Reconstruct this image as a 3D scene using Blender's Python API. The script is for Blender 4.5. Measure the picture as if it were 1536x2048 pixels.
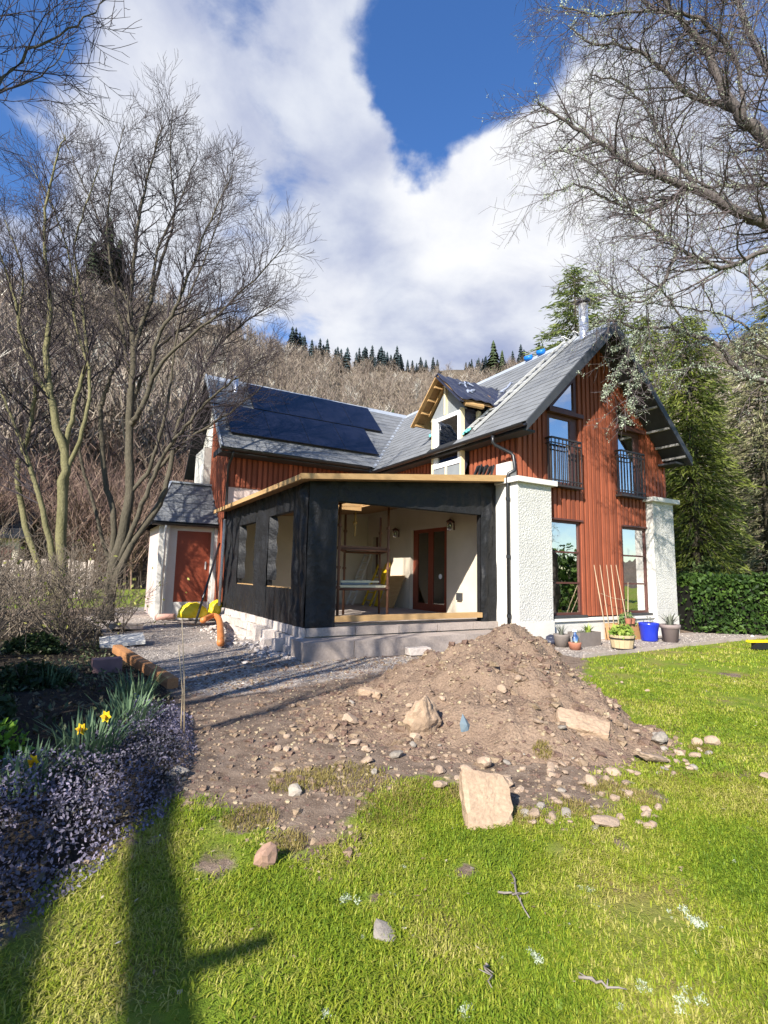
import bpy, math, random
import numpy as np
from mathutils import Vector, Matrix

for o in list(bpy.data.objects):
    bpy.data.objects.remove(o)
SC = bpy.context.scene
COL = SC.collection
R = math.radians
rnd = random.Random(7)
nrs = np.random.RandomState(11)

# ------------------------------------------------------------------ camera
FPX, PITCH, ROLL, CAMH = 1034.6, R(6.902), R(1.104), 1.30
cam_d = bpy.data.cameras.new('camera')
cam = bpy.data.objects.new('camera', cam_d)
COL.objects.link(cam)
cam_d.sensor_fit = 'VERTICAL'
cam_d.sensor_height = 36.0
cam_d.lens = 36.0 * FPX / 2048.0
cam_d.clip_start = 0.05
cam_d.clip_end = 3000
cam.matrix_world = (Matrix.Translation((0, 0, CAMH)) @ Matrix.Rotation(R(90) + PITCH, 4, 'X')
                    @ Matrix.Rotation(ROLL, 4, 'Z'))
SC.camera = cam

def ray(x, y):
    a, b = x - 768, y - 1024
    a, b = math.cos(ROLL) * a + math.sin(ROLL) * b, -math.sin(ROLL) * a + math.cos(ROLL) * b
    dx, dz = a / FPX, -b / FPX
    c, s = math.cos(PITCH), math.sin(PITCH)
    return Vector((dx, c - s * dz, s + c * dz))
def at(x, y, Y):
    """world point seen at photo pixel x, y whose distance ahead is Y"""
    r = ray(x, y)
    return Vector((0, 0, CAMH)) + r * (Y / r.y)

# ------------------------------------------------------------------ light
SUN_AZ, SUN_EL = 207.5, 33.0
sun_d = bpy.data.lights.new('sun', 'SUN')
sun_d.energy = 5.0
sun_d.angle = R(0.5)
sun_d.color = (1.0, 0.94, 0.85)
sun = bpy.data.objects.new('sun', sun_d)
COL.objects.link(sun)
ldir = Vector((-math.sin(R(SUN_AZ)) * math.cos(R(SUN_EL)), -math.cos(R(SUN_AZ)) * math.cos(R(SUN_EL)), -math.sin(R(SUN_EL))))
sun.rotation_euler = ldir.to_track_quat('-Z', 'Y').to_euler()
sun.location = (-10, -20, 30)

SC.view_settings.view_transform = 'Standard'
SC.view_settings.look = 'None'
SC.view_settings.exposure = 1.10
SC.view_settings.gamma = 1.0
SC.view_settings.use_curve_mapping = False

# ------------------------------------------------------------------ node helpers
class NT:
    def __init__(s, tree):
        s.t = tree
    def n(s, typ, **kw):
        nd = s.t.nodes.new(typ)
        for k, v in kw.items():
            setattr(nd, k, v)
        return nd
    def val(s, sock, v):
        if isinstance(v, bpy.types.NodeSocket):
            s.t.links.new(v, sock)
        elif v is not None:
            sock.default_value = v
    def math(s, op, a, b=None, c=None, clamp=False):
        nd = s.n('ShaderNodeMath', operation=op, use_clamp=clamp)
        s.val(nd.inputs[0], a)
        if b is not None: s.val(nd.inputs[1], b)
        if c is not None: s.val(nd.inputs[2], c)
        return nd.outputs[0]
    def noise(s, vec, scale, detail=4, rough=0.55, dist=0.0):
        nd = s.n('ShaderNodeTexNoise')
        s.val(nd.inputs['Vector'], vec)
        nd.inputs['Scale'].default_value = scale
        nd.inputs['Detail'].default_value = detail
        nd.inputs['Roughness'].default_value = rough
        nd.inputs['Distortion'].default_value = dist
        return nd.outputs['Fac']
    def mr(s, v, a, b, c=0.0, d=1.0, smooth=False):
        nd = s.n('ShaderNodeMapRange')
        if smooth: nd.interpolation_type = 'SMOOTHSTEP'
        s.val(nd.inputs[0], v)
        for i, q in enumerate((a, b, c, d)):
            s.val(nd.inputs[1 + i], q)
        return nd.outputs[0]
    def mix(s, f, a, b):
        nd = s.n('ShaderNodeMix', data_type='RGBA')
        s.val(nd.inputs['Factor'], f)
        s.val(nd.inputs[6], a if isinstance(a, bpy.types.NodeSocket) else (*a[:3], 1))
        s.val(nd.inputs[7], b if isinstance(b, bpy.types.NodeSocket) else (*b[:3], 1))
        return nd.outputs[2]
    def ramp(s, f, stops):
        nd = s.n('ShaderNodeValToRGB')
        cr = nd.color_ramp
        while len(cr.elements) < len(stops): cr.elements.new(0.5)
        for e, (p, c) in zip(cr.elements, stops):
            e.position = p; e.color = (*c[:3], 1)
        s.val(nd.inputs[0], f)
        return nd.outputs[0]

# ------------------------------------------------------------------ sky with clouds
world = bpy.data.worlds.new('World')
SC.world = world
world.use_nodes = True
world.node_tree.nodes.clear()
w = NT(world.node_tree)
sky = w.n('ShaderNodeTexSky', sky_type='NISHITA', sun_disc=False)
sky.sun_elevation = R(SUN_EL); sky.sun_rotation = R(SUN_AZ)
sky.altitude = 60; sky.air_density = 1.0; sky.dust_density = 0.25; sky.ozone_density = 2.2
hs = w.n('ShaderNodeHueSaturation')
hs.inputs['Saturation'].default_value = 1.25
hs.inputs['Value'].default_value = 1.1; hs.inputs['Hue'].default_value = 0.510
w.t.links.new(sky.outputs[0], hs.inputs['Color'])
tc = w.n('ShaderNodeTexCoord')
D = tc.outputs['Generated']
sx = w.n('ShaderNodeSeparateXYZ'); w.t.links.new(D, sx.inputs[0])
zz = w.math('ADD', w.math('MAXIMUM', sx.outputs[2], 0.0), 0.22)
cx = w.n('ShaderNodeCombineXYZ')
w.val(cx.inputs[0], w.math('DIVIDE', sx.outputs[0], zz))
w.val(cx.inputs[1], w.math('DIVIDE', sx.outputs[1], zz))
P = cx.outputs[0]
n1 = w.noise(P, 1.7, 9, 0.56, 0.25)
n2 = w.noise(P, 5.2, 7, 0.6, 0.35)
n4 = w.noise(P, 14.0, 6, 0.62, 0.3)
dens = w.math('ADD', w.math('MULTIPLY', n1, 1.7), w.math('MULTIPLY', n2, 0.95))
dens = w.math('ADD', dens, w.math('MULTIPLY', n4, 0.40))
dens = w.math('SUBTRACT', dens, 1.36)
def warp(scale, amt, det):
    nd = w.n('ShaderNodeTexNoise'); w.t.links.new(P, nd.inputs['Vector']); nd.inputs['Scale'].default_value = scale; nd.inputs['Detail'].default_value = det
    s1 = w.n('ShaderNodeVectorMath', operation='SUBTRACT'); w.t.links.new(nd.outputs['Color'], s1.inputs[0]); s1.inputs[1].default_value = (.5, .5, .5)
    s2 = w.n('ShaderNodeVectorMath', operation='SCALE'); w.t.links.new(s1.outputs[0], s2.inputs[0]); s2.inputs['Scale'].default_value = amt
    return s2.outputs[0]
va = w.n('ShaderNodeVectorMath', operation='ADD'); w.t.links.new(D, va.inputs[0]); w.t.links.new(warp(2.6, .34, 7), va.inputs[1])
vb_ = w.n('ShaderNodeVectorMath', operation='NORMALIZE'); w.t.links.new(va.outputs[0], vb_.inputs[0])
DW = vb_.outputs[0]
# openings (negative) and banks (positive) of the cloud cover: direction, angular radius in degrees, amount
def blob(x, y, rad, amt):
    global dens
    r = ray(x, y).normalized()
    dt = w.n('ShaderNodeVectorMath', operation='DOT_PRODUCT')
    w.t.links.new(DW, dt.inputs[0]); dt.inputs[1].default_value = r
    f = w.mr(dt.outputs['Value'], math.cos(R(rad)), 1.0, 0.0, amt, True)
    dens = w.math('ADD', dens, f)
blob(1000, 20, 15, -0.8); blob(920, 160, 9, -0.5); blob(885, 265, 7.5, -0.5); blob(825, 360, 8, -0.45)
blob(1180, 0, 14, -0.3); blob(0, 200, 11, -0.36); blob(190, 120, 8, -0.26); blob(10, 0, 8, -0.15)
blob(610, 440, 9, -0.34); blob(430, 380, 9, -0.22); blob(600, 250, 7, -0.3); blob(440, 50, 8, -.32); blob(560, 640, 8, -0.2); blob(1440, 770, 7, -0.4)
blob(1080, 430, 19, 0.52); blob(1060, 260, 12, 0.50); blob(940, 580, 18, 0.44); blob(560, 150, 22, 0.50); blob(150, 330, 18, 0.46); blob(740, 200, 13, 0.40); blob(780, 620, 18, 0.38); blob(300, 560, 20, .35)
blob(1330, 420, 22, 0.5); blob(380, 180, 16, 0.24); blob(620, 660, 13, 0.22)
cov = w.mr(dens, 0.24, 0.74, 0.0, 1.0, True)
n3 = w.noise(P, 2.6, 7, 0.55, 0.2)
thick = w.mr(dens, 0.5, 1.25, 0.0, 1.0)
shade = w.mr(w.math('ADD', w.math('MULTIPLY', n3, 1.2), w.math('MULTIPLY', n2, 0.35)), 0.52, 1.0, 0.0, 1.0, True)
ccol = w.mix(shade, (0.40, 0.46, 0.68), (0.86, 0.90, 0.98))
lit = None
for (x, y, rad, amt) in ((1030, 330, 16, 0.75), (960, 420, 12, 0.5), (620, 690, 9, 0.7), (240, 300, 12, 0.45), (1150, 520, 14, .35)):
    dt = w.n('ShaderNodeVectorMath', operation='DOT_PRODUCT')
    w.t.links.new(DW, dt.inputs[0]); dt.inputs[1].default_value = ray(x, y).normalized()
    f = w.mr(dt.outputs['Value'], math.cos(R(rad)), 1.0, 0.0, amt, True)
    lit = f if lit is None else w.math('ADD', lit, f, clamp=True)
ccol = w.mix(w.math('MULTIPLY', lit, w.mr(n2, 0.25, 0.6, 0.55, 1.0)), ccol, (1.02, 1.03, 1.06))
bgs = w.n('ShaderNodeBackground'); w.t.links.new(hs.outputs[0], bgs.inputs[0]); bgs.inputs[1].default_value = 0.10
bgc = w.n('ShaderNodeBackground'); w.t.links.new(ccol, bgc.inputs[0]); bgc.inputs[1].default_value = 0.46
mixw = w.n('ShaderNodeMixShader')
w.t.links.new(cov, mixw.inputs[0]); w.t.links.new(bgs.outputs[0], mixw.inputs[1]); w.t.links.new(bgc.outputs[0], mixw.inputs[2])
ow = w.n('ShaderNodeOutputWorld'); w.t.links.new(mixw.outputs[0], ow.inputs[0])

# ------------------------------------------------------------------ materials
def material(name, c, rough=0.85, c2=None, scale=6.0, amt=0.5, fine=0.0, fscale=90.0, bump=0.0, bscale=60.0, bdist=0.01,
             metal=0.0, spec=0.3, rand=0.0, stretch=None, island=0.0, local=False, trans=0.0, sheen=0.0, bdetail=4, coat=0.0):
    m = bpy.data.materials.new(name); m.use_nodes = True
    m.node_tree.nodes.clear()
    k = NT(m.node_tree)
    if local:
        pos = k.n('ShaderNodeTexCoord').outputs['Object']
    else:
        pos = k.n('ShaderNodeNewGeometry').outputs['Position']
    if stretch:
        mp = k.n('ShaderNodeMapping'); k.t.links.new(pos, mp.inputs[0]); mp.inputs['Scale'].default_value = stretch
        pos = mp.outputs[0]
    c2 = c2 or tuple(q * 0.7 for q in c)
    col = k.mix(k.mr(k.noise(pos, scale, 5, 0.6), 0.5 - amt * 0.5, 0.5 + amt * 0.5), c2, c)
    if fine:
        f = k.mr(k.noise(pos, fscale, 3, 0.7), 0.3, 0.7, 1 - fine, 1 + fine)
        hv = k.n('ShaderNodeHueSaturation'); k.val(hv.inputs['Color'], col); k.val(hv.inputs['Value'], f); col = hv.outputs[0]
    if rand:
        oi = k.n('ShaderNodeObjectInfo')
        hv = k.n('ShaderNodeHueSaturation'); k.val(hv.inputs['Color'], col)
        k.val(hv.inputs['Value'], k.mr(oi.outputs['Random'], 0, 1, 1 - rand, 1 + rand))
        col = hv.outputs[0]
    if island:
        g = k.n('ShaderNodeNewGeometry')
        hv = k.n('ShaderNodeHueSaturation'); k.val(hv.inputs['Color'], col)
        k.val(hv.inputs['Value'], k.mr(g.outputs['Random Per Island'], 0, 1, 1 - island, 1 + island))
        k.val(hv.inputs['Hue'], k.mr(g.outputs['Random Per Island'], 0, 1, 0.5 - island * .06, 0.5 + island * .06))
        col = hv.outputs[0]
    b = k.n('ShaderNodeBsdfPrincipled')
    k.val(b.inputs['Base Color'], col)
    b.inputs['Roughness'].default_value = rough
    b.inputs['Metallic'].default_value = metal
    b.inputs['Specular IOR Level'].default_value = spec
    if coat: b.inputs['Coat Weight'].default_value = coat
    if sheen:
        b.inputs['Sheen Weight'].default_value = sheen
    if bump:
        bp = k.n('ShaderNodeBump'); bp.inputs['Strength'].default_value = bump; bp.inputs['Distance'].default_value = bdist
        k.val(bp.inputs['Height'], k.noise(pos, bscale, bdetail, 0.6))
        k.t.links.new(bp.outputs[0], b.inputs['Normal'])
    out = k.n('ShaderNodeOutputMaterial')
    if trans:
        tr = k.n('ShaderNodeBsdfTranslucent'); k.val(tr.inputs[0], col)
        mx = k.n('ShaderNodeMixShader'); mx.inputs[0].default_value = trans
        k.t.links.new(b.outputs[0], mx.inputs[1]); k.t.links.new(tr.outputs[0], mx.inputs[2])
        k.t.links.new(mx.outputs[0], out.inputs[0])
    else:
        k.t.links.new(b.outputs[0], out.inputs[0])
    return m

def glass_material(name, tint, refl=0.5):
    m = bpy.data.materials.new(name); m.use_nodes = True; m.node_tree.nodes.clear()
    k = NT(m.node_tree)
    fr = k.n('ShaderNodeFresnel'); fr.inputs[0].default_value = 1.9
    gl = k.n('ShaderNodeBsdfGlossy'); gl.inputs['Roughness'].default_value = 0.015; gl.inputs[0].default_value = (1, 1, 1, 1)
    tp = k.n('ShaderNodeBsdfTransparent'); tp.inputs[0].default_value = (*tint, 1)
    pos = k.n('ShaderNodeNewGeometry').outputs['Position']
    bp = k.n('ShaderNodeBump'); bp.inputs['Strength'].default_value = 0.06; bp.inputs['Distance'].default_value = 0.05
    k.val(bp.inputs['Height'], k.noise(pos, 1.8, 2)); k.t.links.new(bp.outputs[0], gl.inputs['Normal'])
    mx = k.n('ShaderNodeMixShader')
    k.val(mx.inputs[0], k.math('ADD', fr.outputs[0], refl, clamp=True))
    k.t.links.new(tp.outputs[0], mx.inputs[1]); k.t.links.new(gl.outputs[0], mx.inputs[2])
    out = k.n('ShaderNodeOutputMaterial'); k.t.links.new(mx.outputs[0], out.inputs[0])
    return m

M = {}
M['harl'] = material('white_roughcast', (0.60, 0.59, 0.55), 0.95, (0.50, 0.49, 0.46), 2.2, 0.6, 0.06, 60, 1.0, 30, 0.04, bdetail=4)
M['render'] = material('white_smooth_render', (0.64, 0.62, 0.57), 0.9, (0.48, 0.46, 0.42), 1.6, 0.7, 0.05, 50, 0.25, 30, 0.01)
M['cream'] = material('cream_wall_paint', (0.60, 0.53, 0.43), 0.9, (0.48, 0.42, 0.33), 1.5, 0.6, 0.04, 60, 0.2, 40, 0.008)
M['cap'] = material('white_cap_stone', (0.70, 0.68, 0.63), 0.85, (0.56, 0.54, 0.5), 5, 0.6, 0.04)
M['board'] = material('red_brown_timber_stain', (0.335, 0.095, 0.044), 0.62, (0.17, 0.048, 0.026), 5, 0.75, 0.10, 40, 0.25, 30, 0.006, rand=0.22, stretch=(4, 4, 0.5), spec=0.3)
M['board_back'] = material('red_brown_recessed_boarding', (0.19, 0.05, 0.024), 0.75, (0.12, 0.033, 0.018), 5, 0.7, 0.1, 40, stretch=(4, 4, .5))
M['frame'] = material('brown_window_timber', (0.105, 0.042, 0.032), 0.45, (0.08, 0.03, 0.024), 6, 0.5, spec=0.4)
M['darkframe'] = material('dark_grey_sill', (0.05, 0.052, 0.055), 0.5, None, 6, 0.5, spec=0.4)
M['door'] = material('red_brown_door_paint', (0.25, 0.058, 0.028), 0.5, (0.2, 0.045, 0.022), 3, 0.6, 0.04, spec=0.35)
M['slate'] = material('grey_roof_slate', (0.165, 0.172, 0.182), 0.6, (0.135, 0.142, 0.15), 2, 0.7, 0.08, 35, 0.2, 45, 0.003, rand=0.09, spec=0.45)
M['slate_mass'] = material('grey_roof_slate_mass', (0.165, 0.172, 0.182), 0.6, (0.135, 0.142, 0.15), 2, 0.7, 0.08, 35, 0.2, 45, 0.003, island=0.09, spec=0.45)
M['roofdeck'] = material('dark_roof_underlay', (0.03, 0.032, 0.036), 0.95, spec=0.05)
M['lead'] = material('pale_lead_flashing', (0.42, 0.45, 0.49), 0.5, (0.3, 0.33, 0.37), 5, 0.6, 0.05, spec=0.5, metal=0.25)
M['black'] = material('black_gutter_plastic', (0.018, 0.019, 0.022), 0.35, None, 8, 0.5, spec=0.5)
M['iron'] = material('black_iron_rail', (0.02, 0.018, 0.018), 0.45, (0.035, 0.025, 0.02), 20, 0.5, spec=0.5)
M['soffit'] = material('dark_grey_bargeboard', (0.045, 0.048, 0.056), 0.6, (0.03, 0.033, 0.04), 5, 0.5, spec=0.4)
M['rafter'] = material('pale_grey_rafter_end', (0.35, 0.34, 0.33), 0.8)
M['pv'] = material('dark_blue_solar_glass', (0.010, 0.012, 0.026), 0.16, (0.008, 0.009, 0.018), 3, 0.5, spec=0.6)
M['pvframe'] = material('black_solar_frame', (0.012, 0.012, 0.014), 0.4, spec=0.5)
M['steel'] = material('stainless_flue_steel', (0.80, 0.80, 0.80), 0.38, (0.7, 0.7, 0.7), 10, 0.5, metal=0.75)
M['alu'] = material('weathered_aluminium', (0.62, 0.62, 0.60), 0.5, (0.5, 0.5, 0.49), 12, 0.5, metal=0.4)
M['membrane'] = material('black_breather_membrane', (0.017, 0.0172, 0.0185), 0.55, (0.009, 0.0092, 0.0105), 2.2, 0.8, 0.12, 25, 0.7, 7, 0.05, spec=0.28)
M['tarp'] = material('blue_black_roof_sheet', (0.035, 0.038, 0.06), 0.35, (0.02, 0.022, 0.04), 3, 0.7, spec=0.5, bump=0.6, bscale=8, bdist=0.05)
M['newwood'] = material('fresh_yellow_softwood', (0.50, 0.325, 0.15), 0.75, (0.36, 0.21, 0.085), 3, 0.7, 0.1, 30, 0.15, 40, 0.004, stretch=(1, 1, 6))
M['palewood'] = material('pale_cream_stud_timber', (0.74, 0.66, 0.45), 0.7, (0.6, 0.5, 0.32), 4, 0.6, 0.06, 30, stretch=(6, 6, 0.8))
M['osb'] = material('brown_sheathing_board', (0.30, 0.18, 0.085), 0.8, (0.20, 0.115, 0.05), 7, 0.7, 0.18, 30)
M['whiteupvc'] = material('white_window_plastic', (0.82, 0.83, 0.86), 0.3, (0.78, 0.79, 0.82), 5, 0.5, spec=0.5)
M['greyboard'] = material('grey_insulation_board', (0.22, 0.24, 0.25), 0.8, (0.17, 0.185, 0.2), 4, 0.6)
M['concrete'] = material('grey_concrete_block', (0.43, 0.365, 0.32), 0.95, (0.26, 0.215, 0.185), 2.5, 0.8, 0.14, 30, 0.4, 30, 0.012, rand=0.12)
M['block'] = material('pale_mortar_splashed_block', (0.60, 0.54, 0.49), 0.95, (0.40, 0.34, 0.30), 4, 0.8, 0.14, 25, 0.6, 22, 0.02, rand=0.16)
M['brickpale'] = material('pale_pink_blockwork', (0.62, 0.50, 0.44), 0.95, (0.5, 0.4, 0.36), 4, 0.7, 0.08, rand=0.1)
M['glass'] = glass_material('window_glass', (0.62, 0.66, 0.68), 0.55)
M['glassdark'] = glass_material('door_glass', (0.35, 0.38, 0.4), 0.06)
M['curtain'] = material('white_curtain', (0.78, 0.79, 0.78), 0.9, (0.66, 0.68, 0.68), 8, 0.6, stretch=(8, 8, .4), trans=0.3)
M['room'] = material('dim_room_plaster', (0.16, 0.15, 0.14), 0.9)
M['rust'] = material('rusty_scaffold_tube', (0.22, 0.105, 0.06), 0.65, (0.12, 0.055, 0.035), 14, 0.7, 0.1, 50, metal=0.2)

# ------------------------------------------------------------------ mesh helpers
ORG = {}
class MB:
    def __init__(s): s.v = []; s.f = []
    def add(s, vs, fs):
        b = len(s.v); s.v += [tuple(p) for p in vs]; s.f += [tuple(i + b for i in f) for f in fs]
        return s
    def box(s, x0, x1, y0, y1, z0, z1):
        return s.add([(x0, y0, z0), (x1, y0, z0), (x1, y1, z0), (x0, y1, z0), (x0, y0, z1), (x1, y0, z1), (x1, y1, z1), (x0, y1, z1)],
                     [(3, 2, 1, 0), (4, 5, 6, 7), (0, 1, 5, 4), (1, 2, 6, 5), (2, 3, 7, 6), (3, 0, 4, 7)])
    def prism(s, poly, axis, a0, a1):
        """polygon in the two other axes (in x, y, z order) extruded along an axis from a0 to a1"""
        def mk(p, a):
            if axis == 'x': return (a, p[0], p[1])
            if axis == 'y': return (p[0], a, p[1])
            return (p[0], p[1], a)
        n = len(poly)
        vs = [mk(p, a0) for p in poly] + [mk(p, a1) for p in poly]
        fs = [tuple(range(n)), tuple(range(2 * n - 1, n - 1, -1))] + [(i, i + n, (i + 1) % n + n, (i + 1) % n) for i in range(n)]
        return s.add(vs, fs)
    def tube(s, pts, r, n=8, cap=True, start=None):
        pts = [Vector(p) for p in pts]
        if not hasattr(r, '__len__'): r = [r] * len(pts)
        vs = []; fs = []
        ref = Vector((0.31, 0.17, 0.93)).normalized()
        for i, p in enumerate(pts):
            t = (pts[min(i + 1, len(pts) - 1)] - pts[max(i - 1, 0)])
            if t.length < 1e-9: t = Vector((0, 0, 1))
            t.normalize()
            if abs(t.dot(ref)) > 0.95: ref = Vector((1, 0.1, 0)).normalized()
            a = t.cross(ref).normalized(); b = t.cross(a)
            for k in range(n):
                q = 2 * math.pi * k / n
                vs.append(p + (a * math.cos(q) + b * math.sin(q)) * r[i])
        for i in range(len(pts) - 1):
            for k in range(n):
                fs.append((i * n + k, i * n + (k + 1) % n, (i + 1) * n + (k + 1) % n, (i + 1) * n + k))
        if cap:
            fs.append(tuple(range(n - 1, -1, -1))); fs.append(tuple(range((len(pts) - 1) * n, len(pts) * n)))
        return s.add(vs, fs)
    def beam(s, p, q, w, h, up=(0, 0, 1)):
        """rectangular bar from p to q"""
        p, q = Vector(p), Vector(q); t = (q - p).normalized(); up = Vector(up)
        a = t.cross(up)
        if a.length < 1e-6: a = t.cross(Vector((1, 0, 0)))
        a.normalize(); b = a.cross(t).normalized()
        vs = [c + a * (w / 2 * i) + b * (h / 2 * j) for c in (p, q) for i, j in ((-1, -1), (1, -1), (1, 1), (-1, 1))]
        return s.add(vs, [(3, 2, 1, 0), (4, 5, 6, 7), (0, 1, 5, 4), (1, 2, 6, 5), (2, 3, 7, 6), (3, 0, 4, 7)])
    def lathe(s, prof, c, n=24):
        vs = []; fs = []
        for r, z in prof:
            for k in range(n):
                q = 2 * math.pi * k / n; vs.append((c[0] + r * math.cos(q), c[1] + r * math.sin(q), c[2] + z))
        for i in range(len(prof) - 1):
            for k in range(n):
                fs.append((i * n + k, i * n + (k + 1) % n, (i + 1) * n + (k + 1) % n, (i + 1) * n + k))
        return s.add(vs, fs)
    def build(s, name, mat=None, parent=None, smooth=False):
        off = ORG.get(parent.name if parent else None, (0, 0, 0))
        me = bpy.data.meshes.new(name)
        vs = s.v if off == (0, 0, 0) else [(a - off[0], b - off[1], c - off[2]) for a, b, c in s.v]
        me.from_pydata(vs, [], s.f)
        if mat: me.materials.append(mat)
        if smooth: me.polygons.foreach_set('use_smooth', [True] * len(me.polygons))
        o = bpy.data.objects.new(name, me); COL.objects.link(o)
        if parent:
            o.parent = parent
            ORG[o.name] = off
        return o

def fast_mesh(name, V, F, mat=None, parent=None, smooth=False, mats=None, midx=None):
    V = np.asarray(V, np.float32); F = np.asarray(F, np.int32)
    me = bpy.data.meshes.new(name)
    k = F.shape[1]
    me.vertices.add(len(V)); me.vertices.foreach_set('co', V.ravel())
    me.loops.add(F.size); me.loops.foreach_set('vertex_index', F.ravel())
    me.polygons.add(len(F)); me.polygons.foreach_set('loop_start', np.arange(0, F.size, k, dtype=np.int32))
    try: me.polygons.foreach_set('loop_total', np.full(len(F), k, np.int32))
    except Exception: pass
    me.polygons.foreach_set('use_smooth', np.full(len(F), smooth, bool))
    me.update(calc_edges=True); me.validate()
    for m in ([mat] if mat else (mats or [])): me.materials.append(m)
    if midx is not None: me.polygons.foreach_set('material_index', np.asarray(midx, np.int32))
    o = bpy.data.objects.new(name, me); COL.objects.link(o)
    if parent: o.parent = parent
    return o

def tag(o, label=None, cat=None, group=None, kind=None):
    if label: o['label'] = label
    if cat: o['category'] = cat
    if group: o['group'] = group
    if kind: o['kind'] = kind
    return o
def empty(name, loc=(0, 0, 0), rz=0.0):
    o = bpy.data.objects.new(name, None); COL.objects.link(o)
    o.location = loc; o.rotation_euler = (0, 0, rz); o.empty_display_size = 0.3
    return o
def dup(o, parent=None):
    c = o.copy(); COL.objects.link(c)
    if parent is not None: c.parent = parent
    return c

# ------------------------------------------------------------------ house axes
AZ = R(30.542)
UX, VX = Vector((math.cos(AZ), math.sin(AZ), 0)), Vector((-math.sin(AZ), math.cos(AZ), 0))
P0 = Vector((2.631, 10.051, 0))
def W(u, v, z=0.0): return P0 + UX * u + VX * v + Vector((0, 0, z))
def to_uv(p):
    d = Vector(p) - P0
    return d.dot(UX), d.dot(VX)
# ================================================================== HOUSE
house = empty('house', P0, AZ)
tag(house, 'grey slate roofed house with red timber gable, white piers, dormer and solar panels', 'house')
RU, RZ, SA = 2.62, 7.05, 0.993          # ridge of the gabled wing
RV, SB = 8.13, 1.043                    # ridge of the rear wing
EU, EV, VG, UG = -0.17, 5.6, -0.42, -4.5
def zA(u): return RZ - SA * abs(RU - u)
def zB(v): return RZ - SB * abs(RV - v)
def uval(v): return RU - (RV - v) * SB / SA

# --- roofs (decks), slates, ridge and valley flashings
t = 0.10
front_roof = MB().prism([(EU, zA(EU)), (RU, RZ), (2 * RU - EU, zA(EU)), (2 * RU - EU, zA(EU) - t), (RU, RZ - t * 1.4), (EU, zA(EU) - t)], 'y', VG, RV).build('roof', M['roofdeck'], house)
rear_roof = MB().prism([(EV, zB(EV)), (RV, RZ), (2 * RV - EV, zB(EV)), (2 * RV - EV, zB(EV) - t), (RV, RZ - t * 1.4), (EV, zB(EV) - t)], 'x', UG, 5.3).build('roof', M['roofdeck'], house)
SLH, SLW = 0.21, 0.265
def slate_mesh(w, h):
    mb = MB()
    x = w / 2 - 0.003
    mb.add([(-x, 0, .010), (x, 0, .010), (x, h, .000), (-x, h, .000), (-x, 0, .022), (x, 0, .022), (x, h, .010), (-x, h, .010)],
           [(3, 2, 1, 0), (4, 5, 6, 7), (0, 1, 5, 4), (1, 2, 6, 5), (2, 3, 7, 6), (3, 0, 4, 7)])
    me = bpy.data.meshes.new('slate'); me.from_pydata(mb.v, [], mb.f); me.materials.append(M['slate'])
    return me, mb
SL_ME, SL_MB = slate_mesh(SLW, SLH * 1.35)
slates = []      # (distance, matrix, parent)
camL = Vector((*to_uv((0, 0, 0)), CAMH))
def lay_slates(parent, org, e, s, n, rng, smax, skip=None, hx=SLH, wx=SLW):
    """courses of slates on a roof plane: org + e * a + s * b, with a from rng(b)"""
    rows = int(smax / hx)
    for r in range(rows + 1):
        b = r * hx
        a0, a1 = rng(min(b + hx * .5, smax))
        a = a0 + (0.5 if r % 2 else 1.0) * wx
        prev = a0
        while True:
            a = min(a, a1)
            wd = a - prev
            if wd > 0.04:
                c = org + e * ((a + prev) / 2) + s * (b + rnd.uniform(-.006, .006)) + n * rnd.uniform(0.0, 0.004)
                if not (skip and skip(c)):
                    x = e * (wd / SLW); y = s * min(1.0, (smax - b) / (SLH * 1.35) if smax - b > .06 else .3)
                    q = rnd.uniform(-.012, .012)
                    m = Matrix(((x.x + s.x * q, y.x, n.x, c.x), (x.y + s.y * q, y.y, n.y, c.y), (x.z + s.z * q, y.z, n.z, c.z), (0, 0, 0, 1)))
                    slates.append(((c - camL).length, m, parent))
            if a >= a1 - 1e-6: break
            prev = a; a += wx
kA = math.sqrt(1 + SA * SA); kB = math.sqrt(1 + SB * SB)
sA = Vector((1, 0, SA)) / kA; nA = Vector((-SA, 0, 1)) / kA
def rngA(b):
    u = EU - .03 + b / kA
    vmax = RV - (RU - u) * SA / SB
    return (-vmax, -VG)
lay_slates(front_roof, Vector((EU - .03, 0, zA(EU - .03) + .004)), Vector((0, -1, 0)), sA, nA, rngA, (RU - EU) * kA,
           lambda c: 1.68 < c.y < 2.82 and c.x < .62)
sB = Vector((0, 1, SB)) / kB; nB = Vector((0, -SB, 1)) / kB
lay_slates(rear_roof, Vector((0, EV - .03, zB(EV - .03) + .004)), Vector((1, 0, 0)), sB, nB, lambda b: (UG, uval(EV - .03 + b / kB)), (RV - EV) * kB)

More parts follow.
